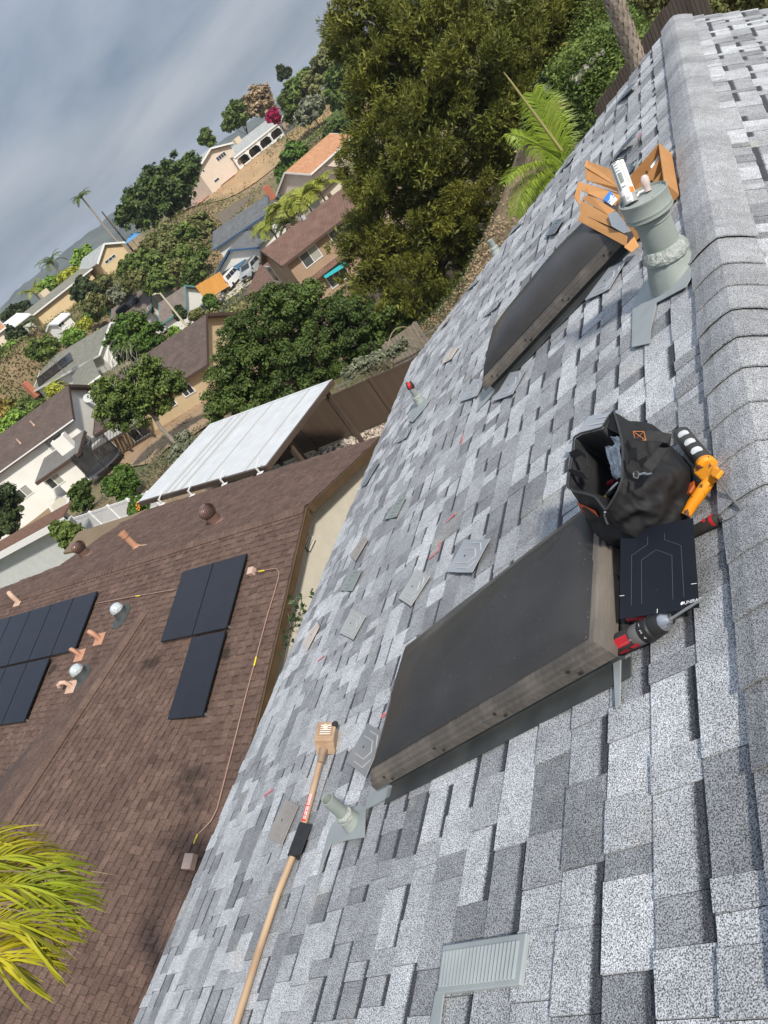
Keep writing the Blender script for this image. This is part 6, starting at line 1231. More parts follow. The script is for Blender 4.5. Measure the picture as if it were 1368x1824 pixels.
# canopy and clutter right of it
c = dist(237, 425, 150); t = thing('blue_canopy', 'blue shade canopy on poles beside the dark trees', 'canopy', V((c.x, c.y, gz(c.x, c.y))))
MB().add([c + V((-1.6, -1, 0)), c + V((1.6, -1, 0)), c + V((1.6, 1.5, 0)), c + V((-1.6, 1.5, 0)), c + V((0, .2, .9))], [(0, 1, 4), (1, 2, 4), (2, 3, 4), (3, 0, 4), (3, 2, 1, 0)]).build('cover', mat('blue_canvas', (0.10, 0.30, 0.58), rough=.7), t)
for sx in (-1.5, 1.5):
    for sy in (-.9, 1.4): MB().tube([c + V((sx, sy, 0)), V((c.x + sx, c.y + sy, gz(c.x, c.y) - .2))], .04, 6).build('pole', M_WIRE, t)
# ---- long white house
Dl = 143; a_, b_ = dist(57, 563, Dl), dist(103, 533, Dl + 2); b_.z = a_.z = (a_.z + b_.z) / 2
hlw = gable('long white house with grey green roof below the hazy ridge', a_, b_, 7, 1.3, a_.z - 3.3, M_WHT, R_GRN, M_WT, over=.5)
win(hlw, [(69, 561), (78, 555), (80, 557), (71, 563)], 'f', 0)
a_, b_ = dist(9, 590, 136), dist(55, 561, 138); b_.z = a_.z = (a_.z + b_.z) / 2
hl2 = gable('bright white roofed house at the far left of the hillside', a_, b_, 7, 1.2, a_.z - 3.2, M_WHT, mat('white_coated_roof', (0.62, 0.63, 0.62), (0.68, 0.69, 0.68), scale=1, rough=.8), M_WT, over=.5)
a_, b_ = dist(-20, 600, 128), dist(12, 585, 128); b_.z = a_.z = (a_.z + b_.z) / 2
hl3 = gable('small house with salmon tile roof at the left edge', a_, b_, 5, 1.6, a_.z - 3, M_PNK, R_ORG, M_WT, over=.4)
# little white shed by the hedge
a_, b_ = dist(101, 577, 122), dist(122, 556, 124); b_.z = a_.z; sh = gable('little open white shed above the rust coloured hedge', a_, b_, 2.6, .6, a_.z - 2.2, M_WHT, M_WHT, M_WT, over=.25, cat='shed', name='shed'); win(sh, [(103, 579), (112, 572), (115, 577), (107, 584)], 'f', 1)
# ---- hill house with patio arcade
Dh = 160
h0 = dist(374, 338, Dh); h1_ = dist(398, 322, Dh + 4); hd_ = (V((h1_.x, h1_.y, 0)) - V((h0.x, h0.y, 0)))
A3 = dist(350, 306, Dh + 1); B3 = dist(410, 268, Dh + 12)
gf0, gf1 = dist(348, 306, Dh), dist(412, 257, Dh + 10); gdx = V((gf1.x - gf0.x, gf1.y - gf0.y, 0)); gW = gdx.length; gdx.normalize(); gnx = V((-gdx.y, gdx.x, 0)); gnx = gnx if gnx.dot(gf0) > 0 else -gnx
hz = gf0.z; hh = thing('hill_house', 'white and pink two storey house with verandah on the hilltop', 'house', V((gf0.x, gf0.y, hz - 5.4)))
pkh = gf0 + gdx * gW * .5 + V((0, 0, 1.6))
MB().slab([gf0 + gdx * .5 - V((0, 0, 6)), gf0 + gdx * (gW - .5) - V((0, 0, 6)), gf0 + gdx * (gW - .5), pkh - V((0, 0, .2)), gf0 + gdx * .5], gnx, 10).build('wall', M_PNK, hh)
for s_, p in ((0, gf0), (1, gf0 + gdx * gW)):
    o_ = MB().slab([p - gnx * .6, p + gnx * 10, pkh + gnx * 10, pkh - gnx * .6], (0, 0, 1), .15).build('roof', R_LGT, hh); slope_uv(o_, gnx); MB().beam(p - gnx * .65, pkh - gnx * .65, .08, .32).build('rake_board', M_WT, hh)
    if s_ == 0:
        nn_r = (gnx).cross(pkh - p).normalized(); nn_r = nn_r if nn_r.z > 0 else -nn_r
        for i in range(5):
            q0 = p + gnx * (1 + i * 1.6) + (pkh - p) * .2; o2 = MB().slab([x_ + nn_r * .22 for x_ in (q0, q0 + gnx * 1.5, q0 + gnx * 1.5 + (pkh - p) * .6, q0 + (pkh - p) * .6)], nn_r, .05).build('solar_panel', mat('pale_solar', (0.10, 0.12, 0.15), rough=.15, spec=.8)); rebase(o2, q0); tag(o2, ['nearest', 'second', 'third', 'fourth', 'farthest'][i] + ' solar panel on the hill house gable roof', 'solar panel', 'solar panels on the hill house')
hv = House(); hv.fp = gf0; hv.n = gnx; hv.o = hh
win(hv, [(384, 281), (400, 270), (403, 276), (388, 288)], 'f', 3, frame=M_WT); win(hv, [(381, 322), (389, 316), (391, 319), (383, 326)], 'f', 0); win(hv, [(360, 304), (363, 302), (365, 305), (362, 307)], 'f', 0)
# long wing with arcade to the right
w0_ = gf0 + gdx * gW * .80 + gnx * 1.5; Lw = (dist(503, 216, Dh + 24) - w0_); Lw = V((Lw.x, Lw.y, 0)); LwL = Lw.length; wv = Lw.normalized(); wn = V((-wv.y, wv.x, 0)); wn = wn if wn.dot(w0_) > 0 else -wn
ez_ = hit(440, 263, w0_ - wn * 2.5, wn).z
E0 = V((w0_.x, w0_.y, ez_)) - wn * 2.5
hwg = thing('hill_house_wing', 'long grey roofed wing with white arcaded verandah on the hilltop', 'house', V((E0.x, E0.y, ez_ - 4)))
o_ = MB().slab([E0, E0 + wv * LwL, E0 + wv * LwL + wn * 6 + V((0, 0, 1.6)), E0 + wn * 6 + V((0, 0, 1.6))], (0, 0, 1), .15).build('roof', R_LGT, hwg); slope_uv(o_, wv)
o_ = MB().slab([E0 + wn * 12, E0 + wv * LwL + wn * 12, E0 + wv * LwL + wn * 6 + V((0, 0, 1.6)), E0 + wn * 6 + V((0, 0, 1.6))], (0, 0, 1), .15).build('roof', R_LGT, hwg); slope_uv(o_, wv)
MB().beam(E0 - wn * .05, E0 + wv * LwL - wn * .05, .08, .34).build('fascia', M_WT, hwg)
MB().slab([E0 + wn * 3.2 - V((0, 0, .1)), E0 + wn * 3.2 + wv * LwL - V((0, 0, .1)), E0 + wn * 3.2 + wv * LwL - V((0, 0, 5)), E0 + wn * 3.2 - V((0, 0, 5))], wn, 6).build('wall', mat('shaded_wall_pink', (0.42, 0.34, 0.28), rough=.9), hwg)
MB().slab([E0 - V((0, 0, 2.9)), E0 + wv * LwL - V((0, 0, 2.9)), E0 + wv * LwL - V((0, 0, 6)), E0 - V((0, 0, 6))], wn, 3.1).build('terrace', mat('terrace_white', (0.6, 0.57, 0.52), rough=.9), hwg)
for k in range(6):
    p = E0 + wv * (LwL * k / 5); MB().box(p + wn * .2 - V((0, 0, 1.5)), wv, wn, (0, 0, 1), .16, .16, 1.42).build('column', M_WT, hwg)
    if k < 5:
        q = E0 + wv * (LwL * (k + 1) / 5); MB().beam(p + wn * .2 - V((0, 0, .35)), q + wn * .2 - V((0, 0, .35)), .12, .45).build('arch_beam', M_WT, hwg); MB().beam(p + wn * .2 - V((0, 0, 2.45)), q + wn * .2 - V((0, 0, 2.45)), .08, .8).build('balustrade', M_WT, hwg)
        for e_, s_ in ((p, 1), (q, -1)): MB().slab([e_ + wn * .14 - V((0, 0, .55)), e_ + wn * .14 + wv * .9 * s_ - V((0, 0, .55)), e_ + wn * .14 - V((0, 0, 1.25))], wn, .12).build('arch_spandrel', M_WT, hwg)
        win_q = MB().slab([lerp(p, q, .2) + wn * 3.15 - V((0, 0, .6)), lerp(p, q, .8) + wn * 3.15 - V((0, 0, .6)), lerp(p, q, .8) + wn * 3.15 - V((0, 0, 2.7)), lerp(p, q, .2) + wn * 3.15 - V((0, 0, 2.7))], wn, -.04).build('window', M_WIN, hwg)
MB().box(E0 + wv * LwL * .42 + wn * 5.4 + V((0, 0, 1.9)), wv, wn, (0, 0, 1), .9, .5, .7).build('chimney', MATS['cream_chimney'], hwg)
# orange tile house peeping behind the pine
a_, b_ = dist(552, 310, 116), dist(600, 268, 122); b_.z = a_.z = (a_.z + b_.z) / 2
ho = gable('terracotta tiled house half hidden behind the pine', a_, b_ + (b_ - a_) * .7, 7, 2.0, a_.z - 3, M_PNK, R_ORG, M_WT, over=.5)
a_, b_ = dist(565, 352, 100), dist(598, 318, 104); b_.z = a_.z = (a_.z + b_.z) / 2
hp = gable('cream gabled house corner behind the feathery palms', a_, b_ + (b_ - a_) * .6, 5, 1.6, a_.z - 4, M_CRM, R_BRN, M_BRT, over=.4)
TP = np.concatenate([TP, np.array(PADS)]); make_ground()
# ---- orange fence, grey fences, street
M_OF = mat('new_orange_wood', (0.60, 0.28, 0.06), (0.66, 0.33, 0.08), scale=3, rough=.8, stretch=(1, 1, .3))
def plank_fence(label, A, B, hgt, m, n, name='wood_fence', gap=.012):
    A = V(A); B = V(B); t = thing(name, label, 'fence', (A + B) / 2)
    d = (B - A).normalized(); sd = d.cross(V((0, 0, 1)))
    for k in range(n):
        p, q = lerp(A, B, k / n), lerp(A, B, (k + 1) / n); p = p + d * gap; hh_ = hgt * random.uniform(.985, 1.01); MB().slab([p - V((0, 0, .25)), q - V((0, 0, .25)), q + V((0, 0, hh_)), p + V((0, 0, hh_))], sd, .025).build('plank', m, t)
    for zz in (.3, hgt - .3): MB().beam(A + V((0, 0, zz)) - sd * .03, B + V((0, 0, zz)) - sd * .03, .04, .09).build('rail', m, t)
    return t
f0 = dist(356, 521, 100); f1 = dist(399, 495, 103)
plank_fence('bright orange new wood fence beside the white van', (f0.x, f0.y, f0.z - .95), (f1.x, f1.y, f1.z - .95), 1.9, M_OF, 22)
f0 = dist(391, 393, 138); f1 = dist(460, 353, 146); plank_fence('weathered grey paling fence below the dirt slope', f0 - V((0, 0, .7)), f1 - V((0, 0, .7)), 1.9, M_GW, 40)
f0 = dist(300, 550, 100)
# road sheet
M_ASP = mat('asphalt', (0.055, 0.055, 0.057), (0.075, 0.074, 0.074), scale=2, rough=.9); 
rl = [(-54, 66, 5.5), (-58, 74, 6), (-60, 82, 5), (-59, 90, 4.5)]
def strip(name, pts, m, lift, kind='structure'):
    mb = MB(); pl = []
    for i, (x, y, w_) in enumerate(pts):
        d = V((pts[min(i + 1, len(pts) - 1)][0] - pts[max(0, i - 1)][0], pts[min(i + 1, len(pts) - 1)][1] - pts[max(0, i - 1)][1], 0)).normalized(); s_ = V((-d.y, d.x, 0)); pl.append((V((x, y, 0)), s_, w_))
    N = 6; vs = []; M_ = []
    for i in range(len(pl) - 1):
        for k in range(N + (1 if i == len(pl) - 2 else 0)):
            f_ = k / N; c = lerp(pl[i][0], pl[i + 1][0], f_); s_ = lerp(pl[i][1], pl[i + 1][1], f_).normalized(); w_ = lerp(pl[i][2], pl[i + 1][2], f_)
            for j in range(-3, 4): p = c + s_ * (w_ * j / 6); vs.append(V((p.x, p.y, gz(p.x, p.y) + lift)))
    nr_ = len(vs) // 7; mb.add(vs, [(r * 7 + j, r * 7 + j + 1, (r + 1) * 7 + j + 1, (r + 1) * 7 + j) for r in range(nr_ - 1) for j in range(6)]); o = mb.build(name, m, None, smooth=True); return tag(o, kind=kind)
strip('road', [(-66, 62, 7), (-62, 70, 7), (-59, 76, 7), (-52, 80, 7), (-44, 82, 7)], M_ASP, .12)
strip('driveway', [(-57.5, 79.5, 6.5), (-60, 85, 6.5), (-62.5, 91, 6.5)], mat('driveway_concrete', (0.44, 0.40, 0.33), (0.50, 0.455, 0.38), scale=.8, rough=.9), .20)
strip('hill_path', [(-98, 117, 3), (-90, 122, 3), (-84, 128, 3.2), (-80, 136, 3)], mat('gravel_path', (0.40, 0.38, 0.33), (0.46, 0.43, 0.38), scale=1, rough=.95), .15)
strip('dirt_slope', [(-86, 130, 9), (-80, 142, 15), (-72, 152, 15), (-66, 160, 10)], mat('bare_dirt', (0.34, 0.215, 0.11), (0.42, 0.28, 0.15), scale=.35, rough=.95, bump=.5, bscale=2.0, c3=(0.30, 0.21, 0.12), s3=.2), .18)
strip('brick_terrace', [(-91, 133, 4), (-85, 143, 4)], mat('brick_paving', (0.42, 0.20, 0.13), (0.48, 0.25, 0.17), scale=2, rough=.9), .30)
strip('hill_lawn', [(-66, 140, 12), (-56, 152, 16), (-44, 160, 14)], mat('lawn_green', (0.06, 0.11, 0.02), (0.10, 0.16, 0.035), scale=.8, rough=.95), .16)
strip('dirt_yard', [(-52, 42, 7), (-44, 41, 9), (-36, 38, 10), (-31, 36, 8)], mat('yard_dirt', (0.26, 0.175, 0.105), (0.34, 0.235, 0.145), scale=.4, rough=.95, bump=.4, bscale=2), .12)
# ---- lamp post
bl = dist(329, 577, 93); tl_ = V((bl.x, bl.y, bl.z)); Hh = vert_h(tl_, 283, 523); lp_ = thing('street_lamp', 'tall pale street lamp post by the teal trimmed house', 'street lamp', tl_)
M_LP = mat('lamp_cream', (0.55, 0.50, 0.36), rough=.6); MB().tube([tl_ - V((0, 0, .5)), tl_ + V((0, 0, Hh))], [.14, .10], 10).build('pole', M_LP, lp_, smooth=True); MB().tube([tl_ + V((0, 0, Hh - .1)), tl_ + V((-1.2, .6, Hh + .1))], .05, 8).build('arm', M_LP, lp_, smooth=True); MB().box(tl_ + V((-1.4, .7, Hh + .1)), (-1, .5, 0), (.5, 1, 0), (0, 0, 1), .35, .14, .08).build('lamp_head', M_LP, lp_, bevel=.03)
# ---- utility pole
ub_ = dist(236, 446, 152); Hu = vert_h(V((ub_.x, ub_.y, ub_.z)), 181, 377); up = thing('utility_pole', 'dark wooden utility pole leaning beside the tall palm', 'utility pole', ub_)
MB().tube([ub_ - V((0, 0, 1)), ub_ + V((0, 0, Hu))], [.18, .13], 8).build('pole', mat('dark_pole', (0.09, 0.065, 0.055), rough=.9), up, smooth=True); MB().beam(ub_ + V((-.9, .4, Hu * .62)), ub_ + V((.9, -.4, Hu * .62)), .1, .12).build('crossarm', MATS['bamboo'], up)
# ---- trampoline
tc_ = gpt(196, 838); tr_ = thing('trampoline', 'black trampoline with safety net beside the white house', 'trampoline', tc_); Rt = 1.6
M_NET = mat('black_net', (0.02, 0.02, 0.02), rough=.8); tnt = M_NET.node_tree; mxs = tnt.nodes.new('ShaderNodeMixShader'); trp = tnt.nodes.new('ShaderNodeBsdfTransparent'); mxs.inputs[0].default_value = .28
tnt.links.new(tnt.nodes['Principled BSDF'].outputs[0], mxs.inputs[1]); tnt.links.new(trp.outputs[0], mxs.inputs[2]); tnt.links.new(mxs.outputs[0], tnt.nodes['Material Output'].inputs[0])
MB().lathe(tc_, (0, 0, 1), [(0, .78), (Rt, .80), (Rt, .76), (0, .74)], 24).build('mat', mat('trampoline_mat', (0.03, 0.032, 0.036), rough=.6), tr_)
MB().lathe(tc_, (0, 0, 1), [(Rt, .82), (Rt + .12, .82), (Rt + .12, .74), (Rt, .74)], 24).build('pad_ring', mat('pad_blue_grey', (0.07, 0.08, 0.10), rough=.6), tr_)
MB().add([tc_ + V((Rt * math.cos(k * .2618), Rt * math.sin(k * .2618), z)) for k in range(24) for z in (.82, 2.5)], [(2 * k, 2 * ((k + 1) % 24), 2 * ((k + 1) % 24) + 1, 2 * k + 1) for k in range(24)]).build('safety_net', M_NET, tr_)
for k in range(6):
    a = k * math.pi / 3 + .3; p = tc_ + V((math.cos(a) * (Rt + .1), math.sin(a) * (Rt + .1), 0)); MB().tube([p, p + V((0, 0, 2.55))], .03, 6).build('net_pole', M_BLACK, tr_)
# ---- playhouse slide, hot tub slab, boat-shaped sandpit by the white house
c = gpt(33, 915); t = thing('garden_slide', 'pale mint plastic slide in the white house garden', 'slide', c)
pts = [dist(24, 899, c.xy.length + .4), dist(31, 908, c.xy.length + .2), dist(42, 918, c.xy.length), dist(53, 925, c.xy.length - .1)]
ribbon(pts, .45, (.6, -.6, .3), .04).build('chute', mat('mint_plastic', (0.55, 0.70, 0.62), rough=.4), t, smooth=True); MB().tube([pts[0], pts[0] - V((0, 0, 1.4))], .05, 6).build('ladder', mat('dark_green_plastic', (0.03, 0.09, 0.07), rough=.5), t)
c = gpt(110, 905); t = thing('paddling_pool', 'empty white kidney shaped pool edge in the white house garden', 'pool', c)
q = [gpt(u, v) + V((0, 0, .12)) for u, v in ((91, 907), (108, 890), (124, 886), (131, 892), (128, 901), (112, 915), (98, 920))]
MB().slab(q, (0, 0, 1), .2).build('rim', mat('pool_white', (0.62, 0.60, 0.54), rough=.6), t); MB().slab([lerp(p, c, .3) + V((0, 0, .22)) for p in q], (0, 0, 1), .03).build('basin', mat('pool_sand', (0.5, 0.46, 0.38), rough=.8), t)
# ---- hut, gate and fence behind the ridge end (upper right)
c = dist(1004, 189, 29); t = thing('garden_hut', 'tiny brown roofed hut at the foot of the ivy slope', 'hut', c - V((0, 0, .7)))
MB().box(c - V((0, 0, .3)), (1, 0, 0), (0, 1, 0), (0, 0, 1), .42, .34, .32).build('wall', M_WT, t)
for s_ in (-1, 1): MB().slab([c + V((-.55, 0, .32)), c + V((.55, 0, .32)), c + V((.55, .48 * s_, -.02)), c + V((-.55, .48 * s_, -.02))], (0, 0, 1), .05).build('roof', mat('red_brown_board', (0.16, 0.07, 0.05), rough=.8), t)
c2_ = c + V((-.55, -.35, -.35)); MB().box(c2_, (1, 0, 0), (0, 1, 0), (0, 0, 1), .40, .03, .14).build('fascia', MATS['red_brown_board'], t)
for i, (u, v) in enumerate(((988, 160), (1018, 188))):
    p = dist(u, v, 29.5); o = MB().box(p, (.8, .3, -.5), (0, .8, .6), (.5, -.5, .7), .38, .22, .02).build('cold_frame', mat('dark_glass_lid', (0.03, 0.045, 0.045), rough=.3)); rebase(o, p - V((0, 0, .2))); tag(o, ['dark glazed lid left of the tiny hut', 'dark glazed lid right of the tiny hut'][i], 'cold frame')
fa = dist(1058, 192, 13.2); fb_ = dist(1240, -70, 12.6)
t = plank_fence('dark weathered plank fence rising behind the far rake', V((fa.x, fa.y, fa.z - 1.75)), V((fb_.x, fb_.y, fb_.z - 1.75)), 1.75, mat('dark_fence_wood', (0.075, 0.058, 0.048), (0.115, 0.09, 0.075), scale=2, rough=.9, stretch=(4, 4, .5)), 36, gap=.008)
o = thing('retaining_stones', 'short row of pale stones on the ivy slope', 'stones', dist(1040, 150, 26))
rk = mat('pale_stone', (0.28, 0.25, 0.21), (0.36, 0.33, 0.28), scale=2, rough=.9)
for k in range(14):
    f_ = k / 13; u, v = lerp(1076, 1030, f_), lerp(104, 152, f_); p = gpt(u, v) + V((0, 0, .1)); st_ = MB().lathe(p, (random.uniform(-.3, .3), random.uniform(-.3, .3), 1), [(0, -.15), (.16, -.1), (.22, 0), (.15, .12), (0, .15)], 7, wob=lambda j, k_: random.uniform(-.25, .25)).build('stone', rk, o)
# ================================================================ vegetation
def pxm(u, v, D, r): return r * dist(u, v, D).length / FPX
def leaf_quads(C, size, aspect=.5, up=.3, outward=None, droop=0.0, rs_=RS):
    n = len(C); nrm = rs_.normal(size=(n, 3)); nrm[:, 2] = np.abs(nrm[:, 2]) + up
    if outward is not None: nrm = nrm * .75 + outward * 1.0
    nrm /= np.linalg.norm(nrm, axis=1, keepdims=True); t = np.cross(nrm, rs_.normal(size=(n, 3))); t /= np.linalg.norm(t, axis=1, keepdims=True) + 1e-9; b = np.cross(nrm, t)
    s = size * rs_.uniform(.6, 1.35, (n, 1)); a, w_ = t * s, b * s * aspect
    bend = nrm * s * .18
    Vv = np.stack([C - a, C - w_ + bend, C + a, C + w_ + bend], 1).reshape(-1, 3); return Vv, np.arange(4 * n).reshape(n, 4)
def lobe_points(lobes, n, sub=(26, .34), inner=.12, flat=.8):
    """lobes: (centre, radius). Leaves gather in many small clumps spread over each lobe's shell"""
    P = []; O = []; tot = sum(r ** 2 for _, r in lobes)
    for c, r in lobes:
        c = np.array(c); m = max(40, int(n * r * r / tot)); k = max(6, int(sub[0])); d = RS.normal(size=(k, 3)); d[:, 2] += .15; d /= np.linalg.norm(d, axis=1, keepdims=True)
        rad = np.where(RS.rand(k) < inner, RS.uniform(.2, .7, k), RS.uniform(.72, 1.02, k)); cc = c + d * (rad * r)[:, None] * np.array([1, 1, flat]); cr = r * sub[1] * RS.uniform(.6, 1.25, k)
        i = RS.randint(0, k, m); q = RS.normal(size=(m, 3)); q /= np.linalg.norm(q, axis=1, keepdims=True); rr = RS.rand(m) ** .45
        P.append(cc[i] + q * (rr * cr[i])[:, None] * np.array([1, 1, .75])); O.append(q * .6 + d[i] * .6)
    return np.concatenate(P), np.concatenate(O)
def trunk_path(p0, p1, bend=.1, n=6): 
    L_ = (p1 - p0).length; o_ = V((random.uniform(-1, 1), random.uniform(-1, 1), 0)) * bend * L_
    return [lerp(p0, p1, k / n) + o_ * math.sin(math.pi * k / n) + V((random.uniform(-1, 1), random.uniform(-1, 1), 0)) * .01 * L_ for k in range(n + 1)]
M_BARK = mat('bark', (0.11, 0.085, 0.065), (0.17, 0.135, 0.105), scale=3, rough=.95, bump=.6, bscale=10, stretch=(1, 1, .3)); M_BARKG = mat('pale_bark', (0.24, 0.215, 0.18), (0.32, 0.29, 0.25), scale=3, rough=.95, bump=.5, bscale=10)
LM = {'pine': leafmat('pine_needles', (0.068, 0.083, 0.014), (0.235, 0.235, 0.036), .55, trans=.15, rand=.45, third=(0.10, 0.12, 0.018)), 'dense': leafmat('dense_leaves', (0.035, 0.063, 0.014), (0.108, 0.161, 0.032), .5, trans=.15, rand=.45),
 'round': leafmat('round_tree_leaves', (0.052, 0.108, 0.018), (0.131, 0.219, 0.035), .5, rand=.4), 'olive': leafmat('olive_leaves', (0.115, 0.13, 0.042), (0.25, 0.255, 0.09), .4, rand=.4), 'grey': leafmat('grey_green_leaves', (0.149, 0.166, 0.105), (0.298, 0.315, 0.210), .6, rand=.35),
 'bright': leafmat('bright_leaves', (0.123, 0.228, 0.032), (0.280, 0.420, 0.070), .4, rand=.4), 'yellow': leafmat('yellow_green_leaves', (0.280, 0.333, 0.044), (0.595, 0.578, 0.088), .4, rand=.35), 'dark': leafmat('dark_leaves', (0.028, 0.045, 0.016), (0.079, 0.108, 0.035), .4, rand=.4),
 'rust': leafmat('rust_hedge_leaves', (0.193, 0.175, 0.038), (0.420, 0.263, 0.070), .35, rand=.4, third=(0.158, 0.210, 0.044)), 'magenta': leafmat('magenta_flowers', (0.30, 0.01, 0.06), (0.48, 0.02, 0.12), .8, rand=.3), 'brown': leafmat('dry_leaves', (0.280, 0.210, 0.123), (0.490, 0.367, 0.228), .5, rand=.4), 'mid': leafmat('mid_green_leaves', (0.070, 0.114, 0.025), (0.184, 0.245, 0.052), .4, rand=.45)}
def tree(name, label, cat, lobes_px, D, n, kind, base=None, size=None, group=None, trunk=.18, bark=None, spread=.6, flat=.85, sub=(26, .34), aspect=.5, limbs=5, up=.3):
    lobes = []
    for q in lobes_px:
        u, v, r = q[:3]; DD = D + (q[3] if len(q) > 3 else 0); R_ = pxm(u, v, DD, r); c = dist(u, v, DD + RS.uniform(-.3, .3) * R_ * spread); lobes.append((c, R_))
    cx = sum((c * r for c, r in lobes), V((0, 0, 0))) / sum(r for _, r in lobes)
    if base is None: b0 = V((cx.x, cx.y, gz(cx.x, cx.y)))
    else: b0 = dist(*base, D); b0.z = min(b0.z, gz(b0.x, b0.y) + .6)
    t = thing(name, label, cat, b0, group)
    sz = size or D * .0026
    P, O = lobe_points(lobes, n, sub, flat=flat)
    Vv, Q = leaf_quads(P, sz, aspect, up, O)
    Pi, Oi = lobe_points([(c, r * .72) for c, r in lobes], n // 4, (14, .45), inner=.5, flat=flat); Vi, Qi = leaf_quads(Pi, sz * 1.5, .6, up); Vv = np.concatenate([Vv, Vi]); Q = np.concatenate([Q, Qi + 4 * len(P)])
    cr = npmesh('crown', Vv, Q, LM[kind], t)
    if trunk:
        mid = lerp(b0, cx, .75); pth = trunk_path(b0 - V((0, 0, .4)), mid, .06); MB().tube(pth, [trunk * (1 - .5 * k / 6) for k in range(7)], 8).build('trunk', bark or M_BARK, t, smooth=True)
        for c, r in sorted(lobes, key=lambda q: -q[1])[:limbs]:
            MB().tube(trunk_path(lerp(b0, mid, random.uniform(.55, .9)), V(c) + V((0, 0, -.1 * r)), .08), [trunk * .5 * (1 - .8 * k / 6) for k in range(7)], 6).build('limb', bark or M_BARK, t, smooth=True)
    return t, b0, lobes
def needles(name, label, lobes_px, D, n, kind, base, trunkpx, trunk=.35):
    """pine: upswept tufts of needles gathered in tiers of clumps round the limbs"""
    lobes = [(dist(u, v, D + dd), pxm(u, v, D + dd, r)) for u, v, r, dd in lobes_px]
    b0 = dist(*base, D); b0.z = min(b0.z, gz(b0.x, b0.y) + .5); t = thing(name, label, 'tree', b0)
    ntuft = n // 14; P, O = lobe_points(lobes, ntuft, (20, .30), inner=.08, flat=.72)
    k = 14; C = np.repeat(P, k, 0); ax = O + np.array([0, 0, .55]); ax /= np.linalg.norm(ax, axis=1, keepdims=True); ax = np.repeat(ax, k, 0); d = ax * .8 + RS.normal(size=(len(C), 3)) * .55; d /= np.linalg.norm(d, axis=1, keepdims=True)
    sd = np.cross(d, RS.normal(size=d.shape)); sd /= np.linalg.norm(sd, axis=1, keepdims=True); Ln = RS.uniform(.14, .30, (len(C), 1)); W2 = .021
    C = C + RS.normal(size=C.shape) * .05
    Vv = np.stack([C - sd * W2 * .6, C + d * Ln * .6 - sd * W2, C + d * Ln, C + d * Ln * .6 + sd * W2], 1).reshape(-1, 3); Pi, Oi = lobe_points([(c, r * .75) for c, r in lobes], 46000, (14, .5), inner=.5); Vi, Qi = leaf_quads(Pi, .15, .28, .3); Vv = np.concatenate([Vv, Vi]); npmesh('crown', Vv, np.arange(len(Vv)).reshape(-1, 4), LM[kind], t)
    pts = [b0 - V((0, 0, .5))] + [dist(u, v, D) for u, v in trunkpx]; MB().tube(pts, [trunk * (1 - .75 * i / (len(pts) - 1)) for i in range(len(pts))], 10).build('trunk', M_BARK, t, smooth=True)
    for c, r in lobes:
        j = min(range(1, len(pts)), key=lambda q: (pts[q] - V(c)).length + max(0, pts[q].z - c.z) * 2); MB().tube(trunk_path(lerp(pts[j - 1], pts[j], .5), V(c), .07), [.11 - .014 * q for q in range(7)], 6).build('limb', M_BARKG if random.random() < .4 else M_BARK, t, smooth=True)
    return t
# ---- the big pine and its companions
PL = [(640,30,52,0),(700,45,60,1),(775,40,70,-1),(860,50,75,1),(935,60,62,2),(985,30,45,3),(655,110,46,-1),(625,75,35,2),(720,125,70,0),(810,130,75,-2),(900,140,72,0),(968,120,50,2),(680,200,62,-1),(765,215,75,-2),(855,225,75,-1),(935,205,55,1),(660,280,55,0),(725,300,70,-2),(815,310,72,-2),(890,290,55,0),(655,350,45,-1),(700,385,65,-1),(785,395,66,-2),(850,385,55,-1),(640,425,48,0),(690,465,60,-1),(760,470,58,-2),(825,460,48,-1),(650,500,45,-1),(715,530,48,-2),(780,535,45,-2),(840,515,35,-1)]
needles('pine_tree', 'huge dark olive pine tree filling the top centre behind the roof', PL, 38, 210000, 'pine', (792, 590), [(788, 540), (775, 430), (768, 300), (770, 170), (775, 60)], .42)
DL = [(432,600,42),(480,555,45),(545,540,48),(610,555,45),(670,575,40),(720,580,28),(410,650,42),(460,640,55),(530,615,60),(600,615,55),(660,630,40),(395,705,34),(440,700,48),(505,690,52),(570,675,48),(625,670,34),(385,738,22),(430,728,22),(480,730,25)]
tree('spreading_tree', 'broad dense dark green tree behind the white patio cover', 'tree', DL, 36, 90000, 'dense', (592, 706), size=.07, trunk=.30, spread=.5, sub=(36, .30), limbs=8)
tree('round_tree', 'round clipped bright crowned tree in front of the teal trimmed house', 'tree', [(240,602,42),(218,604,28),(264,602,31),(240,582,24),(228,622,26),(260,622,24)], 74, 16000, 'round', (255, 648), size=.17, trunk=.22, spread=.3, sub=(40, .25))
GT = [(235,690,38),(200,705,34),(275,685,38),(305,678,22),(250,720,36),(215,735,30),(185,735,18),(320,690,14),(262,655,24),(290,720,20),(180,690,18)]
t_, b_g, lb = tree('grey_branched_tree', 'grey branched leafy tree in the dirt yard', 'tree', GT, 50, 22000, 'mid', (308, 783), size=.105, trunk=.17, bark=M_BARKG, limbs=9, sub=(30, .32))
tw_ = MB()
for k in range(70):
    u, v = random.uniform(190, 262), random.uniform(630, 690); p = dist(u, v, 49.5 + random.uniform(-1, 1)); q = dist(u + random.uniform(-16, 12), v + random.uniform(-34, -12), 49.5 + random.uniform(-1, 1)); tw_.tube([p, lerp(p, q, .5) + V((random.uniform(-.1, .1), 0, .08)), q], [.018, .012, .005], 4, cap=False)
tw_.build('bare_twigs', M_BARKG, t_)
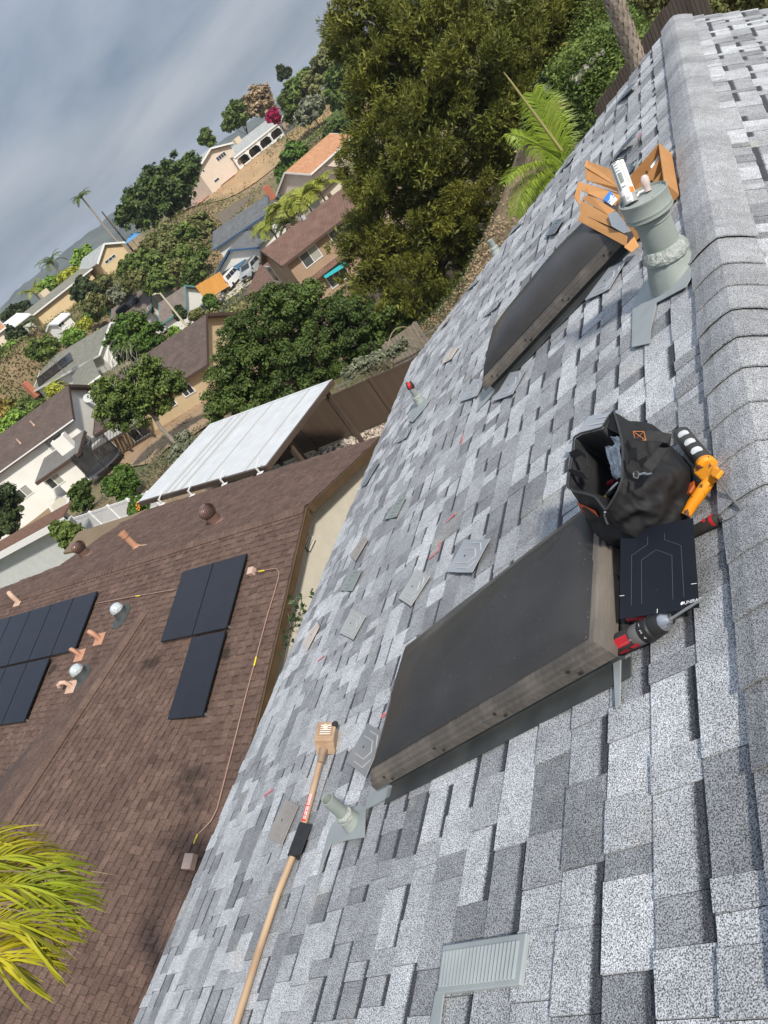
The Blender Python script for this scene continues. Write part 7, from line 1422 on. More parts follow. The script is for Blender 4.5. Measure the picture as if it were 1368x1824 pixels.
# ---- yard shrubs
for lbl, L_, D_, n_, kd, bs_ in [
 ('bushy green shrub beside the trampoline', [(215,855,24),(200,865,18),(232,862,18),(222,880,16)], 43, 7000, 'round', (222, 893)),
 ('grey green shrub at the edge of the dirt yard', [(330,785,18),(322,800,16),(340,800,14),(312,815,12)], 41, 4500, 'grey', (325, 822)),
 ('leafy shrub between the white fence and grey house', [(112,945,18),(128,948,17),(118,962,14),(100,940,12)], 36, 6000, 'mid', (122, 975)),
 ('vine covered bush with reddish stems by the pool', [(142,880,17),(150,895,15),(136,898,12),(150,865,12)], 49, 5000, 'dense', (142, 912)),
 ('small citrus tree against the patio cover corner', [(245,896,13),(240,908,12),(252,903,11)], 31, 4200, 'round', (243, 918)),
 ('dark shrub at the left edge by the slide', [(6,890,24),(14,915,20),(2,935,24),(20,940,12)], 60, 6000, 'dark', (10, 955)),
 ('sprawling tomato like plant in the netted bed', [(640,650,14),(622,664,13),(665,640,12),(700,628,12),(715,615,12),(680,632,10)], 27, 5000, 'grey', (650, 672)),
 ('clipped round bush beside the orange fence', [(374,536,10),(370,534,8.5),(379,539,8.5)], 97, 3500, 'round', (377, 548)),
 ('pale green bush at the end of the driveway', [(318,600,12),(310,592,10),(326,608,10)], 92, 2500, 'bright', (318, 612)),
 ('dark bush against the small teal trimmed gable', [(321,560,10),(317,553,8)], 96, 2200, 'dark', (324, 572)),
 ('yellow shrub by the olive roofed house porch', [(92,695,10),(100,700,9),(105,706,8)], 100, 2500, 'yellow', (100, 716)),
 ('climbing shrub with pale flowers above the driveway fence', [(345,470,16),(352,485,15),(338,488,14),(360,455,12),(335,505,12)], 112, 5000, 'mid', (350, 500))]:
    tree('shrub', lbl, 'shrub', L_, D_, n_, kd, bs_, trunk=.05, limbs=3, spread=.4)
for k in range(9):
    p = dist(random.uniform(238, 252), random.uniform(890, 910), 30.4); o = MB().lathe(p, (0, 0, 1), [(0, -.04), (.03, -.02), (.04, 0), (.03, .025), (0, .035)], 8).build('orange_fruit', mat('orange_fruit', (0.75, 0.30, 0.02), rough=.5), None, smooth=True); rebase(o, p); tag(o, 'ripe orange hanging on the small citrus tree', 'orange', 'oranges on the citrus tree')
# ---- hillside bushes
hb_ = [(268,470,30),(300,445,30),(238,496,20),(330,420,26),(355,400,24),(312,480,24),(285,500,24),(255,455,22),(345,445,22),(232,470,20),(300,415,20),(270,430,16),(322,455,22)]
BL = ['big scrub bush in the middle of the slope below the yellow house', 'scrub bush below the gravel path bend', 'lowest left scrub bush above the teal solar roof', 'scrub bush right under the gravel path', 'topmost scrub bush beside the paling fence', 'scrub bush straight above the small teal gable', 'scrub bush straight above the teal solar gable', 'scrub bush nearest the utility pole foot', 'scrub bush left of the blue trimmed roof', 'leftmost scrub bush under the yellow house wall', 'scrub bush below the dark tree clump', 'small scrub bush beside the blue canopy', 'scrub bush between the path and the driveway fence']
for i, (u, v, r) in enumerate(hb_): tree('hillside_bush', BL[i], 'bush', [(u, v, r * .8), (u - r * .6, v + r * .5, r * .55), (u + r * .6, v + r * .25, r * .55)], 118 + (470 - v) * .20, 3600, 'olive' if i % 3 else 'mid', None, group='scrub bushes on the slope', trunk=.06, limbs=2)
for i, (u, v, r, D_, kd, lbl) in enumerate([(25,640,30,128,'bright','bright leafy shrub mass at the left edge'), (58,650,26,128,'bright','bright leafy shrub right of the one at the left edge'), (18,605,22,130,'dark','dark round shrub below the salmon roof'), (25,765,30,84,'bright','light green garden bush above the white house roof'), (50,735,24,88,'mid','leafy bush beside the olive roof chimney'), (10,735,22,90,'rust','rusty bush at the left edge garden'), (75,620,20,105,'mid','green bush below the skirted palm'), (130,600,14,118,'bright','pale bush beside the little white shed'), (170,556,13,124,'bright','fresh green bush above the teal trimmed roof'), (150,577,10,120,'yellow','yellow green bush above the round tree'), (215,520,16,124,'grey','grey green agave clump below the yellow house'), (165,540,16,120,'olive','olive coloured bush under the small white trunked tree'), (182,505,14,132,'olive','rounded bush beside the yellow house verandah'), (350,560,10,94,'olive','low bush at the road bend')]):
    tree('garden_bush', lbl, 'bush', [(u, v, r), (u - r * .7, v + r * .3, r * .65), (u + r * .6, v - r * .2, r * .7), (u + r * .1, v + r * .6, r * .6)], D_, 4200, kd, None, trunk=.05, limbs=2)
HL = [(lerp(78, 218, k / 15), lerp(660, 530, k / 15) + (6 if k % 2 else -5), 15 + (k % 3) * 2.5, lerp(-6, 10, k / 15)) for k in range(16)]
tree('hedge', 'long rust and olive coloured hedge running up the bank', 'hedge', HL + [(u + 10, v + 8, r * .8, dd - 2) for u, v, r, dd in HL[3:]], 130, 22000, 'rust', None, trunk=0, spread=.3)
# ---- hilltop trees
for L_, D_, n_, kd, lbl in [
 ([(322,305,30),(285,325,34),(245,365,30),(300,355,34),(340,292,18),(225,385,20),(265,345,30),(320,340,26),(262,385,22)], 150, 14000, 'dense', 'dark spreading tree clump left of the hill house'),
 ([(415,208,17),(425,190,14),(408,222,12),(436,205,13)], 190, 4000, 'mid', 'tall green tree behind the hill house'),
 ([(458,178,18),(470,165,13),(448,195,15),(476,190,14)], 190, 4500, 'brown', 'half dead brown tree behind the hill house'),
 ([(366,240,9),(374,252,8),(360,250,6)], 186, 1400, 'mid', 'thin tree beside the hill house chimney'),
 ([(505,133,9),(500,124,6),(512,128,6)], 195, 1300, 'dark', 'lone wispy tree on the skyline'),
 ([(488,203,9),(482,210,7),(493,212,6)], 168, 1500, 'magenta', 'magenta bougainvillea beside the hill house'),
 ([(530,160,20),(515,180,18),(545,145,18),(520,205,14)], 176, 6500, 'mid', 'green trees right of the bougainvillea'),
 ([(575,125,22),(590,95,24),(605,70,20),(560,150,18)], 172, 7000, 'olive', 'tall olive trees on the skyline left of the pine'),
 ([(620,130,30),(640,165,26),(600,165,24),(625,100,20)], 150, 8000, 'mid', 'leafy trees hugging the pine on the hilltop'),
 ([(552,195,18),(540,210,14),(565,185,13)], 160, 4000, 'grey', 'pale grey bush beside the hilltop lawn'),
 ([(602,235,20),(590,250,15),(615,225,16)], 140, 4500, 'dense', 'dark bush above the terracotta roof'),
 ([(525,290,26),(510,310,20),(540,305,20),(522,272,18)], 132, 6500, 'round', 'rounded green tree at the foot of the dirt slope'),
 ([(152,455,16),(140,465,13),(160,468,12)], 168, 3500, 'bright', 'bright feathery tree on the skyline left of the yellow house'),
 ([(122,492,12),(132,485,10),(112,500,9)], 160, 3000, 'yellow', 'yellow tree left of the yellow house'),
 ([(88,505,12),(98,500,10),(78,512,10)], 170, 2500, 'bright', 'light green tree above the long white house'),
 ([(30,555,14),(45,548,12),(18,562,12)], 175, 3200, 'dark', 'dark tree on the far left skyline'),
 ([(150,514,17),(142,522,14),(160,518,14),(148,504,12)], 130, 5000, 'dark', 'small dark tree with white trunk below the yellow house')]:
    tree('hill_tree', lbl, 'tree', L_, D_, n_, kd, None, trunk=.16 if D_ > 140 else .12, bark=M_BARKG if 'white trunk' in lbl else None, limbs=4)
# ---- palms
def frond(mb, base, d, ln, droop, nleaf, lw, ll, rachis=.012, tipd=.6, hang=.5, sidev=None):
    d = V(d).normalized(); pts = []; p = V(base); dd = V(d); n = 12
    for k in range(n + 1):
        pts.append(V(p)); p = p + dd * (ln / n); dd = (dd + V((0, 0, -droop / n * (.4 + 1.4 * k / n)))).normalized()
    mb.tube(pts, [rachis * (1 - .8 * k / n) for k in range(n + 1)], 4, cap=False)
    for k in range(nleaf):
        t = .12 + .86 * k / (nleaf - 1); x = t * n; i = min(n - 1, int(x)); c = lerp(pts[i], pts[i + 1], x - i); tan = (pts[i + 1] - pts[i]).normalized(); sd = tan.cross(V((0, 0, 1))); sd = sd.normalized() if sd.length > .01 else V((1, 0, 0)); L_ = ll * (math.sin(math.pi * (.12 + .8 * t)) ** .6) * random.uniform(.85, 1.1)
        for s_ in (-1, 1):
            g = (sd * s_ + tan * tipd + V((0, 0, random.uniform(-.1, .25)))).normalized(); m_ = c + g * L_ * .55; e = m_ + (g + V((0, 0, -hang * random.uniform(.5, 1.4)))).normalized() * L_ * .45; wv = tan * lw * .5 if abs(g.dot(tan)) < .9 else V((0, 0, 1)) * lw * .5
            mb.add([c - wv * .5, c + wv * .5, m_ + wv, m_ - wv, e], [(0, 1, 2, 3), (3, 2, 4)])
def feather_palm(label, crownp, n, ln, mm, trunk_r, droop=1.2, nleaf=34, lw=.03, ll=.35, dirs=None, group=None, base=None, name='palm_tree', tipd=.6, hang=.5):
    b0 = base or V((crownp.x, crownp.y, gz(crownp.x, crownp.y))); t = thing(name, label, 'palm tree', b0, group)
    MB().tube(trunk_path(b0 - V((0, 0, .4)), crownp, .01, 8), [trunk_r * (1.15 - .3 * k / 8) for k in range(9)], 10).build('trunk', M_BARKG, t, smooth=True)
    for k in range(n):
        a = 2 * math.pi * k / n + random.uniform(-.25, .25); el = random.uniform(.1, 1.2); d = V((math.cos(a), math.sin(a), el)) if dirs is None else V(dirs[k]); mb = MB(); frond(mb, crownp, d, ln * random.uniform(.85, 1.1), droop * random.uniform(.8, 1.3), nleaf, lw, ll, rachis=max(.012, lw * .5), tipd=tipd, hang=hang); mb.build('frond', mm, t)
    return t
PM = leafmat('fresh_palm', (0.16, 0.25, 0.02), (0.30, 0.38, 0.04), 1.5, rough=.4, trans=.35, rand=.25); PM2 = leafmat('ageing_palm', (0.24, 0.27, 0.015), (0.62, 0.47, 0.03), 2.5, rough=.4, trans=.35, rand=.5, third=(0.30, 0.36, 0.03)); PM3 = leafmat('far_palm', (0.07, 0.11, 0.02), (0.16, 0.20, 0.045), .6, rand=.35); PM4 = leafmat('feathery_palm', (0.20, 0.24, 0.03), (0.36, 0.38, 0.06), .6, rand=.35)
# bright palm just past the far rake
def toward(u0, v0, u1, v1, D): return dist(u1, v1, D) - dist(u0, v0, D)
cp = dist(1010, 300, 10.2)
tpm = thing('young_palm', 'bright yellow green palm just past the far roof edge', 'palm tree', V((cp.x, cp.y, gz(cp.x, cp.y))))
MB().tube(trunk_path(V((cp.x, cp.y, gz(cp.x, cp.y) - .4)), cp, .01, 8), [.09] * 9, 10).build('trunk', M_BARKG, tpm, smooth=True)
for (u, v, D_, ln, dr, nl_) in ((915, 300, 9.7, 1.15, 1.6, 46), (950, 245, 10.3, .85, .9, 40), (960, 190, 10.4, 1.0, .35, 36), (1005, 260, 10.8, .7, .8, 30), (930, 340, 9.9, .8, 1.8, 36), (895, 330, 9.6, 1.1, 2.2, 46), (925, 275, 9.9, 1.0, 1.2, 44), (985, 215, 10.5, .9, .3, 30)):
    mb = MB(); frond(mb, cp, dist(u, v, D_) - cp, ln, dr, nl_ * 2, .013, .36, .010, .75, .8); mb.build('frond', PM, tpm)
sp = MB(); a, b = dist(1000, 268, 10.2), dist(897, 128, 10.0); sp.tube([a, lerp(a, b, .5), lerp(a, b, .9), b], [.022, .018, .012, .004], 6); sp.build('spear_leaf', leafmat('spear_tan', (0.30, 0.28, 0.10), (0.38, 0.34, 0.14), 2, trans=0), tpm, smooth=True)
# yellowing palm at the lower left
def rpt(u, v, r): return ray(u, v).normalized() * r
cp = rpt(-190, 1840, 7.6)
tp2 = thing('yellowing_palm', 'yellowing palm fronds reaching in at the lower left', 'palm tree', V((cp.x, cp.y, gz(cp.x, cp.y))))
MB().tube(trunk_path(V((cp.x, cp.y, gz(cp.x, cp.y) - .4)), cp, .01, 8), [.15] * 9, 10).build('trunk', M_BARKG, tp2, smooth=True)
def strap_frond(path, nleaf, ll, lw, mm):
    pts = [rpt(*p) for p in path]; mb = MB(); fine = []
    for i in range(len(pts) - 1):
        p0 = pts[max(0, i - 1)]; p1, p2 = pts[i], pts[i + 1]; p3 = pts[min(len(pts) - 1, i + 2)]
        for k in range(8):
            t = k / 8; fine.append((p1 * 2 + (p2 - p0) * t + (p0 * 2 - p1 * 5 + p2 * 4 - p3) * t * t + (p1 * 3 - p0 - p2 * 3 + p3) * t ** 3) * .5)
    fine.append(pts[-1]); n = len(fine); mb.tube(fine, [.016 * (1 - .8 * k / n) for k in range(n)], 5, cap=False)
    for k in range(nleaf):
        t = (.30 + .70 * k / (nleaf - 1)) * (n - 1); i = min(n - 2, int(t)); c = lerp(fine[i], fine[i + 1], t - i); tan = (fine[i + 1] - fine[i]).normalized(); sd = tan.cross(V((0, 0, 1))).normalized()
        for s_ in (-1, 1):
            L_ = ll * random.uniform(.65, 1.15) * (1 if k < nleaf * .8 else .8); g = (sd * s_ * random.uniform(.25, .7) + tan * random.uniform(.7, 1.2) + V((0, 0, random.uniform(-.1, .4)))).normalized(); p = V(c); segs = []; N = 6
            for q in range(N + 1):
                w_ = lw * (.5 + 1.2 * math.sin(math.pi * min(1, q / N * .9 + .08))) * .5 * (0.12 if q == N else 1); bn = g.cross(V((.3, .2, 1))).normalized(); segs.append((p - bn * w_, p + bn * w_)); p = p + g * (L_ / N); g = (g + V((random.uniform(-.05, .05), random.uniform(-.05, .05), -.34 * random.uniform(.5, 1.3)))).normalized()
            mb.add([x for s in segs for x in s], [(2 * q, 2 * q + 1, 2 * q + 3, 2 * q + 2) for q in range(N)])
    mb.build('frond', mm, tp2)
for path, nl_ in ([[(-190, 1840, 7.6), (-120, 1640, 7.5), (-60, 1560, 7.4), (0, 1528, 7.3), (55, 1525, 7.3), (95, 1545, 7.2)], 30], [[(-190, 1840, 7.6), (-110, 1680, 7.4), (-50, 1600, 7.3), (10, 1575, 7.2), (70, 1580, 7.1), (110, 1600, 7.1)], 32], [[(-190, 1840, 7.6), (-100, 1720, 7.3), (-50, 1660, 7.2), (0, 1640, 7.1), (45, 1648, 7.0), (75, 1668, 7.0)], 24], [[(-190, 1840, 7.6), (-110, 1750, 7.3), (-60, 1710, 7.2), (-15, 1700, 7.1), (20, 1712, 7.0)], 20], [[(-190, 1840, 7.6), (-150, 1640, 7.7), (-90, 1530, 7.7), (-30, 1500, 7.6), (25, 1503, 7.6)], 24], [[(-190, 1840, 7.6), (-120, 1660, 7.5), (-70, 1590, 7.5), (-10, 1556, 7.5), (50, 1556, 7.4), (90, 1572, 7.4)], 26]): strap_frond(path, nl_ + 14, .50, .0115, PM2)
for path in ([(-190, 1840, 7.6), (-110, 1660, 7.5), (-40, 1570, 7.4), (30, 1548, 7.3), (100, 1575, 7.2)], [(-190, 1840, 7.6), (-100, 1700, 7.4), (-40, 1625, 7.3), (20, 1610, 7.2), (90, 1640, 7.1)]): strap_frond(path, 16, .62, .006, leafmat('dry_strands', (0.22, 0.15, 0.08), (0.36, 0.27, 0.17), 2, trans=.1))
# textured palm trunk behind the ridge end
pa, pb_ = dist(1137, 118, 11.6), dist(1096, -30, 11.6); pt_ = thing('scaly_palm', 'thick scaly palm trunk behind the far end of the ridge', 'palm tree', V((pa.x, pa.y, gz(pa.x, pa.y))))
axp = V((0, 0, 1)); M_SC = mat('palm_scale', (0.25, 0.21, 0.175), (0.42, 0.36, 0.30), scale=6, rough=.95, bump=.5, bscale=25, rand=.3); bz = V((pa.x, pa.y, gz(pa.x, pa.y) - .3)); Htot = pb_.z + 1.2 - bz.z
MB().tube([bz, bz + V((0, 0, Htot))], .10, 16).build('core', M_BARK, pt_, smooth=True)
for row in range(int(Htot / .085)):
    for k in range(11):
        a = 2 * math.pi * (k + .5 * (row % 2)) / 11 + random.uniform(-.08, .08); z = row * .085 + random.uniform(-.012, .012); o_ = V((math.cos(a), math.sin(a), 0)); s_ = V((-math.sin(a), math.cos(a), 0)); c = bz + V((0, 0, z))
        w_ = .038
        MB().add([c + o_ * .095 - s_ * w_, c + o_ * .095 + s_ * w_, c + o_ * .120 + s_ * w_ * .75 + V((0, 0, .09)), c + o_ * .130 + V((0, 0, .135)), c + o_ * .120 - s_ * w_ * .75 + V((0, 0, .09)), c + o_ * .098 + V((0, 0, .10))], [(0, 1, 2, 3, 4), (0, 5, 1), (1, 5, 2), (2, 5, 3), (3, 5, 4), (4, 5, 0)]).build('leaf_scar', M_SC, pt_) if c.z > pa.z - 1.2 else None
feather_palm('tall thin palm standing on the left skyline', dist(146, 352, 165), 16, 2.6, PM3, .22, 1.7, 12, .16, .7)
feather_palm('palm with drooping crown on the left skyline', dist(92, 468, 172), 16, 3.6, PM3, .25, 1.6, 12, .18, .9)
feather_palm('palm above the bright white roof at far left', dist(60, 520, 160), 15, 3.0, PM4, .25, 1.5, 12, .18, .8)
for i, (u, v) in enumerate(((540, 352), (505, 372), (565, 335), (520, 395), (480, 405))): feather_palm(['middle feathery palm of the clump beside the blue trimmed house', 'feathery palm nearest the blue trimmed chimney', 'feathery palm nearest the tan roof ridge', 'lower feathery palm in front of the blue trimmed wall', 'lowest feathery palm beside the garage roof'][i], dist(u, v, 92 + i * 2), 24, 3.1, PM4, .12, 1.5, 22, .13, .9, group='feathery palm clump')
feather_palm('small yellow palm in front of the olive roofed house', dist(96, 690, 101), 12, 1.8, PM4, .14, 1.6, 14, .10, .5)
# fan palm with a skirt of dead fronds
cp = dist(56, 584, 130); fpm = thing('skirted_palm', 'fan palm with a shaggy skirt of dead fronds', 'palm tree', V((cp.x, cp.y, gz(cp.x, cp.y)))); b0 = V((cp.x, cp.y, gz(cp.x, cp.y)))
MB().tube([b0, cp], [.3, .25], 8).build('trunk', M_BARKG, fpm)
mb = MB()
for k in range(260): 
    a = random.uniform(0, 6.28); f_ = random.uniform(.1, 1); c = cp - V((0, 0, 4.6 * f_)); r0 = .4 + .9 * (1 - f_); o_ = V((math.cos(a), math.sin(a), 0)); s_ = V((-math.sin(a), math.cos(a), 0)) * .10; mb.add([c + o_ * .3 + V((0, 0, .8)) - s_, c + o_ * .3 + V((0, 0, .8)) + s_, c + o_ * r0 - V((0, 0, .6))], [(0, 1, 2)])
mb.build('dead_skirt', LM['brown'], fpm)
mb = MB()
for k in range(26):
    a = random.uniform(0, 6.28); el = random.uniform(-.3, 1.2); d = V((math.cos(a), math.sin(a), el)).normalized(); c = cp + d * 1.2; mb.tube([cp, c], .03, 4)
    u_ = d.cross(V((0, 0, 1))).normalized(); w_ = d.cross(u_)
    for j in range(11): th = (j - 5) * .26; g = (d * math.cos(th) + u_ * math.sin(th)).normalized(); n_ = w_.cross(g) * .06; mb.add([c - n_, c + n_, c + g * random.uniform(.9, 1.25) - V((0, 0, .15))], [(0, 1, 2)])
mb.build('fan_frond', PM3, fpm)
# ---- leafy stems between the two houses
st_t = thing('wall_shrub', 'dark leafy shrub stems against the cream gable wall', 'shrub', V((-8.2, 8.2, -10)))
LP_ = [(515,1068),(524,1066),(519,1075),(538,1062),(535,1075),(528,1082),(540,1078),(512,1092),(518,1088),(524,1098),(531,1092),(537,1090),(520,1100),(527,1105),(534,1100),(540,1100),(530,1110),(536,1114),(522,1112),(511,1121),(518,1124),(525,1120),(513,1136),(518,1140),(510,1148),(515,1144),(509,1160),(513,1165),(555,1056),(540,1066)]
Pn = []
for u, v in LP_:
    p = hit(u, v, V((-8.55, 0, 0)), V((1, 0, 0)))
    for k in range(3): Pn.append(np.array(p) + RS.normal(size=3) * .05)
Vv, Q = leaf_quads(np.array(Pn), .06, .55, .2); npmesh('leaves', Vv, Q, leafmat('glossy_dark_leaves', (0.022, 0.042, 0.012), (0.05, 0.085, 0.025), 2, rough=.3, trans=.1), st_t)
mb = MB(); root = V((-8.5, 8.6, -9.9))
for path in ([(505, 1190), (520, 1125), (528, 1085), (519, 1070)], [(520, 1125), (535, 1090), (538, 1064)], [(505, 1190), (512, 1150), (516, 1122)], [(520, 1125), (513, 1093)]):
    pp = [hit(u, v, V((-8.56, 0, 0)), V((1, 0, 0))) for u, v in path]; mb.tube(pp, .008, 5)
pp = hit(505, 1190, V((-8.56, 0, 0)), V((1, 0, 0))); mb.tube([root, pp], .012, 5); mb.build('stem', M_BARK, st_t)
# ---- ivy slope behind the ridge end, grass, weeds
def scatter(name, label, cat, pxs, n, size, kind, jitter=1.2, lift=.12, mm=None, thick=.3, aspect=.5):
    P = []
    while len(P) < n:
        u, v = random.choice(pxs); g = gpt(u + random.uniform(-26, 26), v + random.uniform(-26, 26)); m_ = 30
        q = RS.normal(size=(m_, 3)) * np.array([jitter, jitter, 0]) + np.array(g); 
        for x in q: x[2] = gz(x[0], x[1]) + abs(RS.normal()) * thick * .5 + lift * RS.rand()
        P += list(q)
    Vv, Q = leaf_quads(np.array(P), size, aspect, .8); o = npmesh(name, Vv, Q, mm or LM[kind]); return tag(o, label, cat, kind='stuff')
scatter('ivy_cover', 'dark ivy ground cover on the slope behind the ridge end', 'ivy', [(1030, 60), (1060, 110), (1040, 150), (1015, 110), (1080, 60), (1000, 140), (1080, 20), (1170, 15), (1220, 8), (1130, 60), (1020, 180)], 26000, .075, 'mid', 1.0, thick=.35)
scatter('weeds', 'scrubby weeds and ground cover across the valley', 'weeds', [(random.uniform(0, 620), 0) for _ in range(0)] + [(120, 640), (170, 600), (215, 560), (60, 700), (100, 620), (400, 380), (420, 400), (360, 430), (300, 400), (250, 480), (340, 500), (560, 250), (580, 220), (600, 280), (470, 400), (330, 620), (380, 580), (140, 560), (220, 510), (640, 240), (560, 340), (20, 700), (30, 680), (420, 560), (250, 540), (300, 560), (340, 530), (530, 240), (450, 420)], 40000, .22, 'olive', 4.0, thick=.7)
scatter('yard_weeds', 'sparse weeds on the bank behind the brown fence', 'weeds', [(640, 655), (700, 620), (740, 590), (770, 570), (800, 545), (300, 820), (270, 870), (160, 930), (345, 770)], 9000, .07, 'dark', 1.6, thick=.25)
scatter('dry_litter', 'dry pine needles and leaf litter under the pine', 'litter', [(760, 575), (790, 555), (820, 535), (730, 600), (850, 510)], 7000, .07, 'brown', 1.5, thick=.05, lift=.04)
# trees on the slope at the top right
for L_, D_, n_, kd, lbl in [([(1010,20,30),(985,60,26),(1030,45,22),(990,100,22)], 46, 9000, 'mid', 'leafy shrub on the ivy slope beside the pine'), ([(1050,20,24),(1062,50,16),(1040,5,22)], 52, 6000, 'olive', 'dark bush behind the scaly palm trunk'), ([(975,160,22),(960,205,22),(985,240,18),(945,235,20)], 30, 7000, 'dark', 'dark shrub below the ivy slope beside the young palm'), ([(1180,0,26),(1230,-10,30),(1290,-15,30),(1350,-20,30),(1140,-10,20)], 22, 12000, 'olive', 'brown green scrub along the top edge above the fence')]:
    tree('slope_shrub', lbl, 'shrub', L_, D_, n_, kd, None, size=D_ * .0022, trunk=.08, limbs=3)
# ---- far ridge
def ridge(name, D_, u0, u1, zf, m, seed):
    r0, r1 = ray(*u0), ray(*u1); a0, a1 = math.atan2(r0.y, r0.x), math.atan2(r1.y, r1.x); vs = []; N = 160
    from mathutils import noise
    for k in range(N + 1):
        a = lerp(a0, a1, k / N); z = zf(k / N) + 10 * noise.noise(V((k * .09, seed, 0))) + 5 * noise.noise(V((k * .35, seed, 3))) + 2.5 * noise.noise(V((k * 1.1, seed, 5)))
        for q, (dd, zz) in enumerate(((-500, -90), (-260, -60 + (z + 60) * .45), (0, z), (500, -90))): vs.append(V((math.cos(a) * (D_ + dd), math.sin(a) * (D_ + dd), zz)))
    o = MB().add(vs, [(4 * k + q, 4 * k + 4 + q, 4 * k + 5 + q, 4 * k + 1 + q) for k in range(N) for q in range(3)]).build(name, m, None, smooth=True, sharp=180); return tag(o, kind='structure')
M_HILL = mat('far_scrub_hill', (0.018, 0.028, 0.016), (0.06, 0.07, 0.045), scale=.012, rough=1, detail=8, lo=.4, hi=.62)
ridge('hills', 2300, (-700, 900), (760, -160), lambda f: -2 + 20 * math.sin(min(1, max(0, (f - .35) / .3)) * math.pi) , M_HILL, 1.3)

# ---- the air: pale haze that fades the far ridge
hz_ = MB().abox((-4300, -1700, -95), (4300, 4300, 75)).build('haze', None); tag(hz_, 'thin pale haze over the valley', 'haze', kind='stuff')
vm = bpy.data.materials.new('haze_air'); vm.use_nodes = True; vn = vm.node_tree; vn.nodes.clear(); vo_ = vn.nodes.new('ShaderNodeOutputMaterial'); vp = vn.nodes.new('ShaderNodeVolumePrincipled'); vp.inputs['Color'].default_value = (0.80, 0.88, 1.0, 1); vp.inputs['Density'].default_value = 0.00016; vn.links.new(vp.outputs[0], vo_.inputs['Volume'])
hz_.data.materials.clear(); hz_.data.materials.append(vm)
# ================================================================ vehicles
M_TYRE = mat('tyre', (0.02, 0.02, 0.02), rough=.9); M_RIM = mat('alloy_rim', (0.4, 0.4, 0.41), rough=.35, metal=.8); M_AGL = mat('car_glass', (0.015, 0.018, 0.02), rough=.06, spec=.9); M_TAIL = mat('tail_lamp', (0.4, 0.02, 0.02), rough=.25); M_HEAD = mat('head_lamp', (0.65, 0.66, 0.66), rough=.15)
def car(label, pos, ang, L_, W_, prof, glass, paint, wheels, wr=.34, name='parked_car', cat='car', rear_win=None, front_win=None, extra=None, tumble=.12, zt=.95):
    """prof: side outline (x forward from centre, z); glass: side window polygons; body lofted over five sections with tumblehome"""
    t = thing(name, label, cat, pos, 'cars parked by the driveway'); ca, sa = math.cos(ang), math.sin(ang); F = V((ca, sa, 0)); S = V((-sa, ca, 0))
    def pt(x, y, z): return V(pos) + F * x + S * y + V((0, 0, z))
    def yw(z, f): return W_ / 2 * f * (1 - tumble * max(0, (z - zt)) / 1.0)
    mb = MB(); n = len(prof); vs = []; secs = [(-1, .965), (-.86, 1.0), (.86, 1.0), (1, .965)]
    ys = [-1, -.94, 0, .94, 1]; sc = [.93, 1, 1.02, 1, .93]; cx, cz = 0, .8
    for y, s_ in zip(ys, sc):
        for x, z in prof: vs.append(pt(x * (s_ if abs(y) == 1 else 1), yw(z, y), cz + (z - cz) * (s_ if abs(y) == 1 else 1)))
    mb.add(vs, [(r * n + i, r * n + (i + 1) % n, (r + 1) * n + (i + 1) % n, (r + 1) * n + i) for r in range(4) for i in range(n)] + [tuple(range(n))[::-1], tuple(range(4 * n, 5 * n))])
    body = mb.build('body', paint, t, smooth=True, sharp=35)
    for g in glass:
        for s_ in (-1, 1): MB().slab([pt(x, yw(z, s_ * .985), z) for x, z in g], S * s_, .035).build('side_window', M_AGL, t)
    for wdef, nm in ((rear_win, 'rear_window'), (front_win, 'windscreen')):
        if wdef:
            (x0, z0), (x1, z1) = wdef; P = [pt(x0, -yw(z0, .80), z0), pt(x0, yw(z0, .80), z0), pt(x1, yw(z1, .80), z1), pt(x1, -yw(z1, .80), z1)]; nn = (P[1] - P[0]).cross(P[2] - P[0]).normalized(); nn = nn if nn.dot(F) * (-1 if nm == 'rear_window' else 1) > 0 else -nn; MB().slab([p + nn * .005 for p in P], nn, .02).build(nm, M_AGL, t)
    for x in wheels:
        for s_ in (-1, 1):
            w_ = MB().lathe(pt(x, s_ * (W_ / 2 - .20), wr), S * s_, [(0, 0), (wr * .96, 0), (wr, .03), (wr, .19), (wr * .94, .215), (wr * .62, .215)], 20).build('wheel', M_TYRE, t, smooth=True); MB().lathe(pt(x, s_ * (W_ / 2 - .20), wr), S * s_, [(wr * .62, .212), (wr * .55, .19), (wr * .18, .20), (0, .21)], 14).build('rim', M_RIM, w_, smooth=True)
    xs = [p[0] for p in prof]; xr, xf = min(xs), max(xs)
    for s_ in (-1, 1):
        MB().box(pt(xf - .06, s_ * W_ * .36, .72), F, S, (0, 0, 1), .05, .17, .075).build('headlight', M_HEAD, t); MB().box(pt(xr + .05, s_ * W_ * .43, 1.0 if L_ > 4.8 else .85), F, S, (0, 0, 1), .05, .07, .20).build('tail_light', M_TAIL, t)
    for xx, nm in ((xr, 'rear_bumper'), (xf, 'front_bumper')): MB().box(pt(xx, 0, .45), F, S, (0, 0, 1), .06, W_ * .44, .11).build(nm, mat('bumper_dark', (0.04, 0.04, 0.042), rough=.6), t)
    MB().box(pt(xr - .01, 0, .78), F, S, (0, 0, 1), .02, .17, .06).build('number_plate', M_WT, t)
    for s_ in (-1, 1): MB().box(pt(.9 if L_ < 4.8 else 1.35, s_ * (W_ / 2 + .07), 1.02 if L_ < 4.8 else 1.25), F, S, (0, 0, 1), .07, .09, .10).build('mirror', M_BLACK, t, bevel=.02)
    if extra: extra(pt, t, yw)
    return t
def ppaint(name, c, r=.25): return mat(name, c, rough=r, spec=.6, metal=.0)
pv = gpt(411, 523); dgar = V((gn.x, gn.y, 0)); ang = math.atan2(dgar.y, dgar.x)
c = pv + dgar * 2.0; c.z = gz(c.x, c.y) + .22
